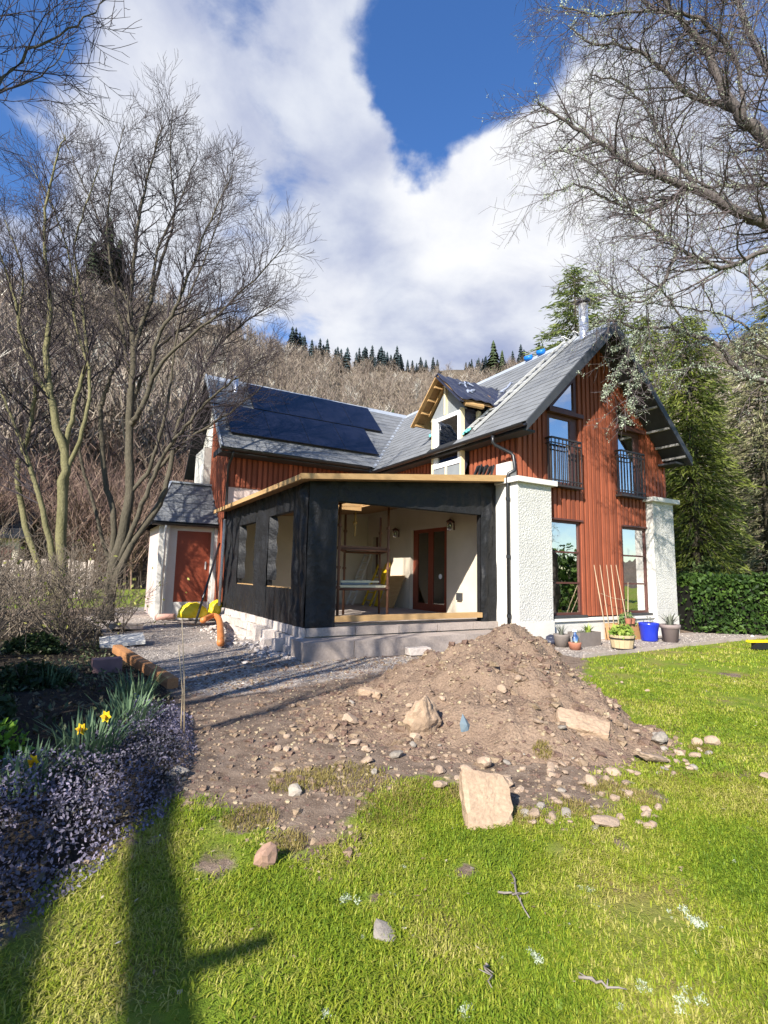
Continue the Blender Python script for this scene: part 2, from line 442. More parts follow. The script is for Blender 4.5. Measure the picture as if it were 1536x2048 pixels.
# ridge caps, valley, verge flashing
lead = MB()
lead.prism([(RU - .17, RZ - .13), (RU, RZ + .045), (RU + .17, RZ - .13), (RU + .14, RZ - .14), (RU, RZ - .0), (RU - .14, RZ - .14)], 'y', VG - .01, RV - .1)
lead.build('ridge_cap', M['lead'], front_roof)
MB().prism([(RV - .17, RZ - .13), (RV, RZ + .05), (RV + .17, RZ - .13), (RV + .14, RZ - .14), (RV, RZ), (RV - .14, RZ - .14)], 'x', UG - .01, RU + .2).build('ridge_cap', M['lead'], rear_roof)
vb = MB()
for off in (-.055, .055):
    p = [(uval(EV - .05) + off - .045, EV - .05), (uval(EV - .05) + off + .045, EV - .05)]
    q = [(uval(RV - .05) + off - .045, RV - .05), (uval(RV - .05) + off + .045, RV - .05)]
    vs = [(a, b, max(zA(a) if off > 0 else zB(b), 0) + .032) for a, b in (p[0], p[1], q[1], q[0])]
    vb.add(vs + [(a, b, c - .02) for a, b, c in vs], [(0, 1, 2, 3), (7, 6, 5, 4), (0, 4, 5, 1), (1, 5, 6, 2), (2, 6, 7, 3), (3, 7, 4, 0)])
vb.build('valley_flashing', M['lead'], rear_roof)
vt = MB()
vt.beam((UG + .01, EV - .04, zB(EV - .04) + .01), (UG + .01, RV, RZ + .01), .03, .13)
vt.build('verge_trim', M['lead'], rear_roof)
for sgn in (-1, 1):
    ua = RU + sgn * (RU - EU + .02)
    pl = [(ua, zA(EU) + .0), (RU, RZ + .03), (RU, RZ - .24), (ua + sgn * -.0, zA(EU) - .19)]
    if sgn > 0: pl = pl[::-1]
    MB().prism(pl, 'y', VG - .035, VG + .005).build('bargeboard', M['soffit'], front_roof)
    # soffit under the verge
    zf = lambda u: zA(u) - .125
    u0, u1 = sorted((ua, RU))
    MB().add([(u0, VG, zf(u0)), (u1, VG, zf(u1)), (u1, .19, zf(u1)), (u0, .19, zf(u0)), (u0, VG, zf(u0) - .012), (u1, VG, zf(u1) - .012), (u1, .19, zf(u1) - .012), (u0, .19, zf(u0) - .012)],
             [(0, 1, 2, 3), (7, 6, 5, 4), (0, 4, 5, 1), (1, 5, 6, 2), (2, 6, 7, 3), (3, 7, 4, 0)]).build('soffit', M['soffit'], front_roof)
    for k, uu in enumerate((3.55, 4.15, 4.6, 4.95, 5.22)):
        uu = uu if sgn > 0 else 2 * RU - uu
        MB().box(uu - .03, uu + .03, VG + .01, .17, zf(uu) - .07, zf(uu) - .018).build('soffit_batten', M['rafter'], front_roof)
# eave boxes
MB().box(EU + .02, .2, -.28, 5.55, zA(EU) - .15, zA(EU) - .102).build('eave_soffit', M['soffit'], front_roof)
MB().box(5.0, 2 * RU - EU - .02, -.28, RV, zA(EU) - .15, zA(EU) - .102).build('eave_soffit', M['soffit'], front_roof)
MB().box(UG + .03, -.0, EV + .02, 6.12, zB(EV) - .15, zB(EV) - .102).build('eave_soffit', M['soffit'], rear_roof)
MB().box(UG - .0, UG + .03, EV, 6.4, zB(EV) - .16, zB(EV) - .02).build('eave_end', M['soffit'], rear_roof)

# --- gutters and downpipes
def half_gutter(parent, p, q, r=.062):
    mb = MB(); p, q = Vector(p), Vector(q); d = (q - p).normalized(); a = d.cross(Vector((0, 0, 1))).normalized()
    n = 9; vs = []; fs = []
    for c in (p, q):
        for i in range(n):
            th = math.pi * i / (n - 1); vs.append(c + a * math.cos(th) * r - Vector((0, 0, 1)) * math.sin(th) * r)
        for i in range(n):
            th = math.pi * (n - 1 - i) / (n - 1); vs.append(c + a * math.cos(th) * (r - .008) - Vector((0, 0, 1)) * math.sin(th) * (r - .008))
    m = 2 * n
    for i in range(m): fs.append((i, (i + 1) % m, m + (i + 1) % m, m + i))
    mb.add(vs, fs)
    L = (q - p).length; k = int(L / .8)
    for i in range(k + 1):
        c = p + d * (L * i / max(k, 1)) ; w_ = d * .018
        for j in range(n - 1):
            th0, th1 = math.pi * j / (n - 1), math.pi * (j + 1) / (n - 1)
            f = lambda th, rr: a * math.cos(th) * rr - Vector((0, 0, 1)) * math.sin(th) * rr
            mb.add([c - w_ + f(th0, r + .007), c + w_ + f(th0, r + .007), c + w_ + f(th1, r + .007), c - w_ + f(th1, r + .007)], [(0, 1, 2, 3)])
    return mb.build('gutter', M['black'], parent, False)
half_gutter(house, (EU - .10, VG - .02, zA(EU) - .06), (EU - .10, 5.45, zA(EU) - .06))
half_gutter(house, (UG, EV - .10, zB(EV) - .06), (-.35, EV - .10, zB(EV) - .06))
MB().tube([(EU - .1, .42, 4.17), (EU - .1, .42, 4.02), (EU - .06, .40, 3.96), (.06, .24, 3.80), (.08, .2, 3.74), (.08, .16, 3.50), (.04, .13, 3.42), (-.05, .2, 3.36), (-.062, .22, 3.28), (-.062, .22, .02)], .036, 10).build('downpipe', M['black'], house, True)
for z in (.55, 1.7, 2.85):
    MB().tube([(-.062, .22, z - .03), (-.062, .22, z + .03)], .047, 10).build('pipe_clip', M['black'], house)
MB().tube([(-4.2, EV - .08, 4.33), (-4.2, EV - .08, 4.22), (-4.19, 6.0, 4.0), (-4.19, 6.02, 3.0), (-4.2, 6.02, 2.62)], .034, 10).build('downpipe', M['black'], house, True)
MB().tube([(-4.2, 6.02, 2.62), (-4.22, 6.02, .45)], .036, 10).build('downpipe', M['cap'], house, True)

# --- walls with board cladding
def zt(u): return zA(u) - .13
const = lambda c: (lambda u: c)
def tri(u0, z0, u1, z1): return lambda u: z0 + (z1 - z0) * (u - u0) / (u1 - u0)
GH = [(.93, 2.05, const(-1), const(2.52)), (3.5, 4.45, const(-1), const(2.52)),
      (1.08, 2.05, const(3.26), const(4.86)), (3.42, 4.32, const(3.26), const(4.86)),
      (1.10, 2.03, const(4.86), tri(1.10, 4.95, 2.03, 5.88)), (3.42, 4.32, const(4.86), tri(3.42, 5.66, 4.32, 4.92))]
def spans(a, b, lo, hi, holes, exact):
    m = (a + b) / 2
    hs_ = sorted([(h[2], h[3]) for h in holes if (h[0] < m < h[1] if exact else h[0] < b - .012 and h[1] > a + .012)], key=lambda q: q[0](m))
    out = []; cur = lo
    for f, g in hs_:
        if f(m) > cur(m) + .02: out.append((cur, f))
        cur = g if g(m) > cur(m) else cur
    if hi(m) > cur(m) + .02: out.append((cur, hi))
    return out
def clad(name, axis, plane, sign, a0, a1, lo, hi, holes, brk, parent, pitch=.142, bw=.088, th=.026, depth=.16):
    """recessed boarding as one wall mesh, proud boards as single pieces; sign = side the boards face"""
    bk = MB()
    br = sorted({a0, a1, *[h[0] for h in holes if a0 < h[0] < a1], *[h[1] for h in holes if a0 < h[1] < a1], *brk})
    for a, b in zip(br[:-1], br[1:]):
        for f, g in spans(a, b, lo, hi, holes, True):
            pl = [(a, f(a)), (b, f(b)), (b, g(b)), (a, g(a))]
            bk.prism(pl, 'y' if axis == 'u' else 'x', plane, plane - sign * depth)
    wall = bk.build(name, M['board_back'], parent)
    k = int((a1 - a0) / pitch)
    p = (a1 - a0) / k
    for i in range(k):
        a = a0 + (i + .5) * p - bw / 2 + rnd.uniform(-.006, .006); b = a + bw + rnd.uniform(-.006, .006)
        for f, g in spans(a, b, lo, hi, holes, False):
            ff = lambda x, f=f: f(x) + (0 if f is lo else .0)
            pl = [(a, ff(a)), (b, ff(b)), (b, g(b) - .004), (a, g(a) - .004)]
            if min(pl[2][1] - pl[1][1], pl[3][1] - pl[0][1]) < .03: continue
            MB().prism(pl, 'y' if axis == 'u' else 'x', plane + sign * .001, plane + sign * (th + rnd.uniform(-.003, .003))).build('board', M['board'], wall)
    return wall
gable = clad('gable_wall', 'u', .2, -1, .17, 5.34, const(.5), zt, GH, [RU], house)
side_up = clad('side_wall', 'v', .17, -1, .22, 5.9, const(3.0), const(4.2), [(1.68, 2.82, const(2.9), const(4.3))], [], house)
rear_up = clad('rear_wall', 'u', 6.1, -1, -4.13, .17, const(3.48), const(4.36), [], [], house)
rear_gable = clad('end_wall', 'v', -4.13, -1, 6.11, 8.3, const(.1), lambda v: zB(v) - .12, [], [], house)
MB().prism([(8.3, .1), (10.2, .1), (10.2, zB(10.2) - .12), (8.3, zB(8.3) - .12)], 'x', -4.13, -3.97).build('end_wall', M['render'], house)
MB().box(-4.36, -4.131, 8.3, 9.6, 0, 4.95).build('end_pier', M['render'], house)
MB().box(-4.13, .0, 6.1, 6.26, 3.0, 3.478).build('block_band', M['brickpale'], house)
MB().box(-4.12, -.002, 6.11, 6.26, 0, 2.998).build('inner_wall', M['cream'], house)
MB().box(5.18, 5.339, .37, 10, 0, 4.4).build('side_wall', M['board_back'], house)
MB().box(-4.0, 5.3, 10.2, 10.34, 0, 4.9).build('back_wall', M['render'], house)
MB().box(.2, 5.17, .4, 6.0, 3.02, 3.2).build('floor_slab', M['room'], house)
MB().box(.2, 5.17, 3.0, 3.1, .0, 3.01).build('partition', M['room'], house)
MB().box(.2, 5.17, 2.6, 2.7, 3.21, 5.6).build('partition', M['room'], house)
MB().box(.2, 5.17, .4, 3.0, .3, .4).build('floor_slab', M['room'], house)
# ground floor side wall with the doors, seen through the new room
dv0, dv1, dz1 = 2.28, 3.80, 2.45
sw = MB()
sw.box(0, .16, .62, dv0, 0, 3.3); sw.box(0, .16, dv1, 5.46, 0, 3.3); sw.box(0, .16, dv0, dv1, dz1, 3.3); sw.box(0, .16, 5.80, 6.1, 0, 3.3)
sw.box(0, .16, 5.46, 5.80, 0, 1.29); sw.box(0, .16, 5.46, 5.80, 2.38, 3.3); sw.box(0, .16, dv0, dv1, 0, .44)
sw.build('lower_side_wall', M['cream'], house)
pd = empty('patio_door'); pd.parent = house
f = MB(); f.box(.09, .15, dv0, dv0 + .09, .45, dz1); f.box(.09, .15, dv1 - .09, dv1, .45, dz1); f.box(.09, .15, dv0, dv1, dz1 - .09, dz1)
f.box(.085, .145, (dv0 + dv1) / 2 - .09, (dv0 + dv1) / 2 + .09, .45, dz1 - .09); f.box(.09, .15, dv0, dv1, .44, .62)
for a in (dv0 + .09, dv1 - .2): f.box(.087, .14, a, a + .11, .6, dz1 - .09)
f.build('door_frame', M['door'], pd)
for a, b in ((dv0 + .2, 2.95), (3.13, dv1 - .2)): MB().box(.108, .116, a, b, .6, dz1 - .09).build('pane', M['glassdark'], pd)
MB().box(.12, .16, 5.46, 5.80, 1.29, 2.38).build('window', M['frame'], house)
MB().prism([(0.06 * math.cos(q * math.pi / 8) + 2.66, 0.06 * math.sin(q * math.pi / 8) + 1.28) for q in range(16)], 'x', .100, .107).build('sticker', M['whiteupvc'], pd)

# --- white piers, caps and plinth
pier = MB().box(0, .93, 0, .62, 0, 3.17).build('pier', M['harl'], house)
MB().box(-.012, -.001, .0, .62, 0, 3.17).build('render_facing', M['render'], pier)
pier2 = MB().box(4.44, 5.27, 0, .62, 0, 3.17).build('pier', M['harl'], house)
MB().box(4.428, 4.439, .0, .2, .45, 3.17).build('render_facing', M['render'], pier2)
MB().box(-.09, 1.03, -.09, .19, 3.171, 3.275).build('pier_cap', M['cap'], pier)
MB().box(-.09, -.002, .19, .58, 3.171, 3.275).build('pier_cap', M['cap'], pier)
MB().box(4.34, 5.43, -.09, .19, 3.171, 3.275).build('pier_cap', M['cap'], pier2)
MB().box(-.02, .945, -.016, -.001, 0, .44).build('pier_base', M['render'], pier)
MB().box(4.425, 5.285, -.016, -.001, 0, .44).build('pier_base', M['render'], pier2)
MB().box(.931, 4.438, .10, .36, 0, .41).build('plinth', M['render'], house)
MB().box(.931, 4.438, .06, .36, .411, .47).build('plinth_ledge', M['cap'], house)
MB().box(.0, .16, .2, .62, 3.29, 3.62).build('wall_stub', M['render'], house)

# --- gable windows
def window(parent, name, u0, u1, z0, z1, v, bars, fm, fw=.05):
    wd = empty(name); wd.parent = parent
    f = MB()
    f.box(u0, u0 + fw, v, v + .07, z0, z1); f.box(u1 - fw, u1, v, v + .07, z0, z1)
    f.box(u0 + fw, u1 - fw, v, v + .07, z0, z0 + fw); f.box(u0 + fw, u1 - fw, v, v + .07, z1 - fw, z1)
    for z in bars: f.box(u0 + fw, u1 - fw, v + .004, v + .066, z - .018, z + .018)
    f.build('frame', fm, wd)
    zs = [z0 + fw] + list(bars) + [z1 - fw]
    for a, b in zip(zs[:-1], zs[1:]): MB().box(u0 + fw - .01, u1 - fw + .01, v + .028, v + .036, a, b).build('pane', M['glass'], wd)
    return wd
def curtain(u0, u1, v, z0, z1, parent):
    n = max(6, int((u1 - u0) / .018)); mb = MB(); vs = []
    for i in range(n + 1):
        a = u0 + (u1 - u0) * i / n; d = .025 * math.sin(i * 1.15) + .01 * math.sin(i * .37)
        vs += [(a, v + d, z0), (a, v + d * 1.0, z1)]
    mb.add(vs, [(2 * i, 2 * i + 2, 2 * i + 3, 2 * i + 1) for i in range(n)])
    return mb.build('curtain', M['curtain'], parent, True)
for (u0, u1, c0, c1) in ((.935, 2.05, 1.62, 2.02), (3.5, 4.436, 3.98, 4.43)):
    wd = window(house, 'window', u0, u1, .53, 2.52, .215, (1.2, 1.85), M['frame'])
    MB().box(u0, u1 + (.06 if u1 < 3 else -.0), .10, .30, .475, .527).build('sill', M['darkframe'], wd)
    curtain(c0, c1, .48, .5, 2.5, wd)
    MB().box(u0, min(u1 + .05, 4.43), .15, .23, 2.522, 2.56).build('head', M['frame'], wd)
for (u0, u1, g1, flip) in ((1.08, 2.05, 1.90, False), (3.42, 4.32, 4.22, True)):
    wd = window(house, 'balcony_door', u0, g1, 3.27, 4.84, .215, (), M['frame'], .085)
    MB().box(g1 + .002, u1, .22, .28, 3.27, 4.84).build('side_panel', M['frame'], wd)
    curtain(u0 + .5, g1 - .06, .5, 3.25, 4.8, wd)
    MB().box(u0 - .02, u1 + .1, .10, .27, 4.842, 4.93).build('transom', M['frame'], wd)
    tw = empty('gable_window'); tw.parent = house
    pl = [(u0 + .03, 4.935), (u1 - .03, 4.935), (u1 - .03, 5.84)] if not flip else [(u0 + .01, 4.935), (u1 - .02, 4.935), (u0 + .01, 5.62)]
    c = Vector((sum(p[0] for p in pl) / 3, sum(p[1] for p in pl) / 3))
    inn = [tuple(Vector(p) + (c - Vector(p)) * .26) for p in pl]
    fr = MB()
    for i in range(3):
        j = (i + 1) % 3; fr.prism([pl[i], pl[j], inn[j], inn[i]], 'y', .20, .27)
    fr.build('frame', M['frame'], tw)
    MB().prism(inn, 'y', .232, .24).build('pane', M['glass'], tw)
# --- iron balconies
def balcony(u0, u1, z0, z1, v0, v1):
    b = empty('balcony'); b.parent = house
    MB().box(u0 - .02, u1 + .02, v0 - .02, v1, z0 - .045, z0).build('floor_plate', M['iron'], b)
    for z in (z1, z1 - .11, z0 + .09):
        rails = MB()
        hh = .018 if z == z1 else .011
        rails.box(u0, u1, v0 - hh, v0 + hh, z - hh, z + hh)
        for uu in (u0, u1): rails.box(uu - hh, uu + hh, v0 + hh, v1, z - hh, z + hh)
        rails.build('rail', M['iron'], b)
    n = int((u1 - u0) / .105)
    for i in range(n + 1):
        uu = u0 + (u1 - u0) * i / n; MB().box(uu - .009, uu + .009, v0 - .009, v0 + .009, z0, z1 - .018).build('bar', M['iron'], b)
    for uu in (u0, u1): MB().box(uu - .009, uu + .009, (v0 + v1) / 2, (v0 + v1) / 2 + .018, z0, z1 - .018).build('bar', M['iron'], b)
balcony(.99, 1.93, 3.25, 4.24, .02, .2)
balcony(3.30, 4.20, 3.25, 4.28, .02, .2)

# --- flues
fl = MB().lathe([(.105, 0), (.105, 1.28), (.098, 1.28)], (2.52, .32, 6.50), 20).build('flue', M['steel'], house, True)
MB().lathe([(.13, 1.28), (.15, 1.30), (.15, 1.36), (.13, 1.38), (.0, 1.39)], (2.52, .32, 6.50), 20).build('flue_cap', M['black'], fl)
MB().lathe([(.112, .86), (.112, .9)], (2.52, .32, 6.50), 20).build('flue_band', M['steel'], fl)
fl = MB().lathe([(.075, 0), (.075, .62), (.0, .63)], (-3.72, 7.6, 6.4), 14).build('flue', M['steel'], house, True)
MB().lathe([(.11, 0.02), (.12, .06), (.08, .1)], (-3.72, 7.6, 6.42), 14).build('flue_collar', M['lead'], fl)

# --- solar panels on the rear wing
def pt_on_B(u, v, h): return Vector((u, v, zB(v))) + nB * h
def panel(u0, u1, v0, v1):
    g = .003
    c = [pt_on_B(a, b, h) for h in (.07, .105) for a, b in ((u0 + g, v0 + g), (u1 - g, v0 + g), (u1 - g, v1 - g), (u0 + g, v1 - g))]
    fr = MB().add(c, [(3, 2, 1, 0), (4, 5, 6, 7), (0, 1, 5, 4), (1, 2, 6, 5), (2, 3, 7, 6), (3, 0, 4, 7)]).build('solar_panel', M['pvframe'], house)
    g = .010
    c = [pt_on_B(a, b, h) for h in (.10, .107) for a, b in ((u0 + g, v0 + g), (u1 - g, v0 + g), (u1 - g, v1 - g), (u0 + g, v1 - g))]
    MB().add(c, [(3, 2, 1, 0), (4, 5, 6, 7), (0, 1, 5, 4), (1, 2, 6, 5), (2, 3, 7, 6), (3, 0, 4, 7)]).build('solar_glass', M['pv'], fr)
for i in range(4):
    panel(-4.2 + i * 1.105, -4.2 + (i + 1) * 1.105, 5.98, 6.98)
    panel(-3.34 + i * 1.06, -3.34 + (i + 1) * 1.06, 7.0, 8.02)

# --- dormer on the side slope, half built
dm = empty('dormer'); dm.parent = house
DV, DZ = 2.30, 6.06
def stud(v, z0, z1, u=.0, w_=.06): return MB().box(u - .07, u + .03, v - w_ / 2, v + w_ / 2, z0, z1).build('stud', M['palewood'], dm)
stud(2.79, 3.3, 5.14); stud(1.70, 3.3, 5.14); stud(2.30, 5.12, 5.84); stud(2.25, 3.3, 3.86); stud(1.62, 4.62, 5.1, .42, .07)
MB().box(-.05, .03, 1.73, 2.76, 3.3, 3.84).build('infill_board', M['greyboard'], dm)
MB().prism([(1.62, 5.12), (2.98, 5.12), (2.30, 5.84)], 'x', .01, .06).build('infill_board', M['greyboard'], dm)
f = MB(); f.box(-.06, .02, 1.735, 1.82, 3.86, 5.10); f.box(-.06, .02, 2.60, 2.745, 3.86, 5.10); f.box(-.06, .02, 1.82, 2.60, 3.86, 3.97); f.box(-.06, .02, 1.82, 2.60, 5.01, 5.10)
f.box(-.075, -.06, 2.69, 2.72, 3.86, 5.1)
f.build('window_frame', M['whiteupvc'], dm)
MB().box(-.02, -.012, 1.82, 2.60, 3.97, 5.01).build('pane', M['glassdark'], dm)
for v in (1.70, 2.79):
    MB().prism([(.03, 3.6), (.03, 5.14), (.72, 5.14), (.55, 4.95)], 'y', v - .02, v + .02).build('cheek', M['tarp'] if v < 2 else M['greyboard'], dm)
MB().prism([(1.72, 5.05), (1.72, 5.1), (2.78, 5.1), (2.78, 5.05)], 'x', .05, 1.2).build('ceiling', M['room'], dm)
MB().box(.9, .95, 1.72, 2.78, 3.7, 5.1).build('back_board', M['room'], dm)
rf = MB()
def dz(v): return DZ - .93 * abs(v - DV)
rf.prism([(1.40, dz(1.40)), (DV, DZ), (3.34, dz(3.34)), (3.34, dz(3.34) - .045), (DV, DZ - .06), (1.40, dz(1.40) - .045)], 'x', -.27, 1.9)
dr = rf.build('dormer_roof', M['osb'], dm)
for k in range(4):
    v = DV + .16 + k * .27; MB().beam((-.26, v, dz(v) - .085), (.02, v, dz(v) - .085), .045, .06).build('batten', M['newwood'], dm)
for v0, v1 in ((DV + .02, 3.36), (DV - .02, 1.38)):
    MB().beam((-.285, v0, dz(v0) - .05), (-.285, v1, dz(v1) - .05), .03, .11, (1, 0, 0)).build('verge_board', M['newwood'] if v1 > DV else M['tarp'], dm)
MB().beam((-.0, DV + .05, dz(DV + .05) - .12), (-.0, 3.02, dz(3.02) - .12), .05, .07, (1, 0, 0)).build('rafter', M['newwood'], dm)
MB().tube([(-.16, 1.44, 5.14), (.35, 1.42, 5.15)], [.05, .06], 8).build('timber_offcut', M['newwood'], dm)
# sheet draped over the dormer roof
nu, nv = 34, 26; V = []; 
for i in range(nu + 1):
    u = -.30 + 2.35 * i / nu
    for j in range(nv + 1):
        s = j / nv * 2 - 1
        v = DV + s * (1.0 if s > 0 else .95)
        z = dz(v) + .03 + .022 * math.sin(u * 9 + v * 3) * math.sin(v * 7 - u * 2) + .015 * math.sin(u * 23 + v * 11)
        if s < 0: z += .05 * max(0, math.sin(u * 3.1 + 1)) * (-s)
        z = max(z, zA(u) + .05 + .03 * math.sin(v * 9))
        V.append((u, v, z))
F = [(i * (nv + 1) + j, (i + 1) * (nv + 1) + j, (i + 1) * (nv + 1) + j + 1, i * (nv + 1) + j + 1) for i in range(nu) for j in range(nv)]
F = [f for f in F if sum(dz(V[i][1]) - zA(V[i][0]) for i in f) / 4 > -.12 - .12 * math.sin(V[f[0]][1] * 5)]
us_ = sorted({i for f in F for i in f}); rm_ = {i: k for k, i in enumerate(us_)}
sh = MB(); sh.v = [V[i] for i in us_]; sh.f = [tuple(rm_[i] for i in f) for f in F]
so = sh.build('roof_sheet', M['tarp'], dm, True)
sm = so.modifiers.new('thick', 'SOLIDIFY'); sm.thickness = .012
# scrunched white tape on the sheet
tp = MB()
for (u0, v0) in ((.1, 1.95), (.2, 1.8), (1.35, 1.75), (.35, 2.1), (.05, 1.68)):
    pts = [(u0 + rnd.uniform(-.1, .1) + k * .05, v0 + rnd.uniform(-.1, .1), dz(v0) + .06 + rnd.uniform(-.02, .03)) for k in range(5)]
    pts = [(a, b, max(dz(b), zA(a)) + .075) for a, b, c in pts]
    tp.tube(pts, [.012, .03, .02, .028, .01], 5)
tp.build('tape', material('crumpled_grey_tape', (.34, .38, .48), .4, (.2, .23, .32), 30, .5), dm)

# --- lean-to store at the end
lt = empty('lean_to'); lt.parent = house
MB().box(-5.55, -5.16, 7.0, 7.14, .05, 2.5).build('wall', M['render'], lt)
MB().box(-4.30, -4.131, 7.0, 7.14, .05, 2.5).build('wall', M['render'], lt)
MB().box(-5.16, -4.30, 7.0, 7.14, 2.34, 2.5).build('wall', M['render'], lt)
MB().box(-5.16, -4.30, 6.94, 7.14, .05, .5).build('step', M['render'], lt)
MB().box(-5.55, -5.41, 7.14, 9.4, .05, 2.5).build('wall', M['brickpale'], lt)
MB().box(-5.60, -5.36, 6.9, 6.999, .05, 2.46).build('corner_pier', M['render'], lt)
d = MB().box(-5.12, -4.34, 7.03, 7.08, .5, 2.3).build('door', M['door'], lt)
f = MB(); f.box(-5.16, -5.12, 7.0, 7.1, .5, 2.34); f.box(-4.34, -4.30, 7.0, 7.1, .5, 2.34); f.box(-5.12, -4.34, 7.0, 7.1, 2.3, 2.34); f.build('door_frame', M['door'], lt)
MB().box(-4.42, -4.39, 7.0, 7.03, 1.35, 1.55).build('handle', M['alu'], lt)
e0, e1, r0 = Vector((-5.8, 6.85, 2.56)), Vector((-4.13, 6.85, 2.56)), Vector((-5.25, 8.1, 3.75))
r1 = Vector((-4.13, 8.1, 3.75)); b0 = Vector((-5.8, 9.5, 2.56)); rb = Vector((-5.25, 9.0, 3.75)); b1 = Vector((-4.13, 9.5, 2.56)); rb1 = Vector((-4.13, 9.0, 3.75))
top = [e0, e1, r1, r0, b0, rb, rb1, b1]; k = len(top)
ltr = MB().add(top + [p - Vector((0, 0, .09)) for p in top],
               [(0, 1, 2, 3), (0, 3, 5, 4), (3, 2, 6, 5), (5, 6, 7, 4), (8, 11, 10, 9), (8, 12, 13, 11), (11, 13, 14, 10), (13, 12, 15, 14), (0, 8, 9, 1), (0, 4, 12, 8)]).build('roof', M['roofdeck'], lt)
sl = (r1 - e1); L = sl.length; sl.normalize(); nl = Vector((0, -sl.z, sl.y))
lay_slates(lt, Vector((0, 6.82, 2.535)), Vector((1, 0, 0)), sl, nl, lambda b: (-5.8 + .55 * b / L, -4.14), L)
MB().beam(r0 + Vector((0, 0, .03)), r1 + Vector((0, 0, .03)), .16, .05).build('ridge_cap', M['lead'], lt)
MB().beam(e0 + Vector((0, 0, .03)), r0 + Vector((0, 0, .03)), .06, .04).build('hip_cap', M['lead'], lt)
MB().beam(e1 + Vector((.01, 0, .03)), r1 + Vector((.01, 0, .03)), .04, .10).build('verge_trim', M['lead'], lt)
half_gutter(lt, (-5.8, 6.77, 2.5), (-4.2, 6.77, 2.5), .055)
MB().tube([(-5.48, 6.78, 2.46), (-5.48, 6.80, 2.36), (-5.48, 6.83, .12)], .034, 10).build('downpipe', M['cap'], lt, True)
MB().box(-4.24, -4.135, 6.9, 6.998, .05, 2.5).build('corner_pier', M['render'], lt)

# --- slates become pieces: the 300 nearest singly, the others joined
slates.sort(key=lambda q: q[0])
near, far = slates[:290], slates[290:]
for _d, m, par in near:
    o = bpy.data.objects.new('slate', SL_ME); COL.objects.link(o); o.parent = par; o.matrix_basis = m
fv = []; ff_ = []
bv = np.array(SL_MB.v); bf = np.array(SL_MB.f)
for i, (_d, m, par) in enumerate(far):
    mm = np.array(m); fv.append(bv @ mm[:3, :3].T + mm[:3, 3]); ff_.append(bf + 8 * i)
so = fast_mesh('slate_covering', np.concatenate(fv), np.concatenate(ff_), M['slate_mass'], house)
so['kind'] = 'stuff'
# ================================================================== EXTENSION (under construction, wrapped in black membrane)
EXO = (-4.13, .63, 0)
ext = empty('extension', W(-4.13, .63, 0), AZ); ORG['extension'] = EXO
tag(ext, 'half built flat roofed sunroom wrapped in black membrane with open front', 'extension')
def rz(u): return 2.80 + .098 * (u + 4.4)      # underside of the roof edge
def hashn(x, y, s): 
    return (math.sin(x * 12.9 + y * 78.2 + s * 3.7) * 43758.5) % 1.0
def vnoise(x, y, s):
    xi, yi = math.floor(x), math.floor(y); fx, fy = x - xi, y - yi
    fx = fx * fx * (3 - 2 * fx); fy = fy * fy * (3 - 2 * fy)
    return ((hashn(xi, yi, s) * (1 - fx) + hashn(xi + 1, yi, s) * fx) * (1 - fy) + (hashn(xi, yi + 1, s) * (1 - fx) + hashn(xi + 1, yi + 1, s) * fx) * fy)
def sheet(name, axis, plane, sign, a0, a1, z0, ztop, amp=.022, depth=.10, seed=1, mat=None, vert=1.0, parent=None):
    """loosely stapled sheet over a wall panel: wrinkled front, flat board behind"""
    na = max(3, int((a1 - a0) / .045)); nz = max(4, int((ztop(a0) - z0) / .05)); vs = []; fs = []
    for i in range(na + 1):
        a = a0 + (a1 - a0) * i / na
        for j in range(nz + 1):
            z = z0 + (ztop(a) - z0) * j / nz
            d = (vnoise(a * 5, z * 2.2 * vert, seed) - .5) * 1.3 + (vnoise(a * 13, z * 4 * vert, seed + 5) - .5) * .7 + (vnoise(a * 2 + z, z * 6, seed + 9) - .5) * .5
            rg = (1 - abs(vnoise(a * 4 + z * .8, z * 1.3 * vert - a, seed + 2) * 2 - 1)) ** 6 - (1 - abs(vnoise(a * 7 - z * 1.5, z * 2 + a, seed + 3) * 2 - 1)) ** 7 * .7
            d += rg * .8 + .35 * math.sin(a * 17 + 2 * math.sin(z * 1.7 + seed) + seed) * (.3 + .7 * vnoise(a * 1.5, z * .8, seed + 4))
            edge = min(1, min(i, na - i) / 2 + .25) * min(1, min(j, nz - j) / 2 + .25)
            p = plane + sign * (.028 + d * amp * 1.5 * edge)
            vs.append((a, p, z) if axis == 'u' else (p, a, z))
    for i in range(na):
        for j in range(nz):
            q = (i * (nz + 1) + j, (i + 1) * (nz + 1) + j, (i + 1) * (nz + 1) + j + 1, i * (nz + 1) + j + 1)
            fs.append(q)
    mb = MB().add(vs, fs)
    return mb.build(name, mat or M['membrane'], parent or ext, True)
front = MB()
front.prism([(-4.12, .42), (-3.6, .42), (-3.6, 2.53), (-.42, 2.53), (-.42, .42), (-.015, .42), (-.015, rz(0) - .003), (-4.12, rz(-4.12) - .003)], 'y', .65, .74)
fw = front.build('front_wall', M['membrane'], ext)
sheet('membrane', 'u', .645, -1, -4.13, -3.6, .40, lambda a: rz(a) - .01, seed=3, parent=fw)
sheet('membrane', 'u', .64, -1, -3.6, -.42, 2.535, lambda a: rz(a) - .01, seed=7, parent=fw)
sheet('membrane', 'u', .645, -1, -.42, -.005, .40, lambda a: rz(a) - .01, amp=.04, seed=12, parent=fw)
side = MB()
HW = [(1.30, 2.65, 1.03, 2.40), (3.55, 4.83, 1.03, 2.37)]
def sidecol(a, b, z0, z1): side.box(-4.11, -4.02, a, b, z0, z1)
ze = rz(-4.13) - .005
for a, b in ((.75, 1.3), (2.65, 3.55), (4.83, 6.09)): sidecol(a, b, .42, ze)
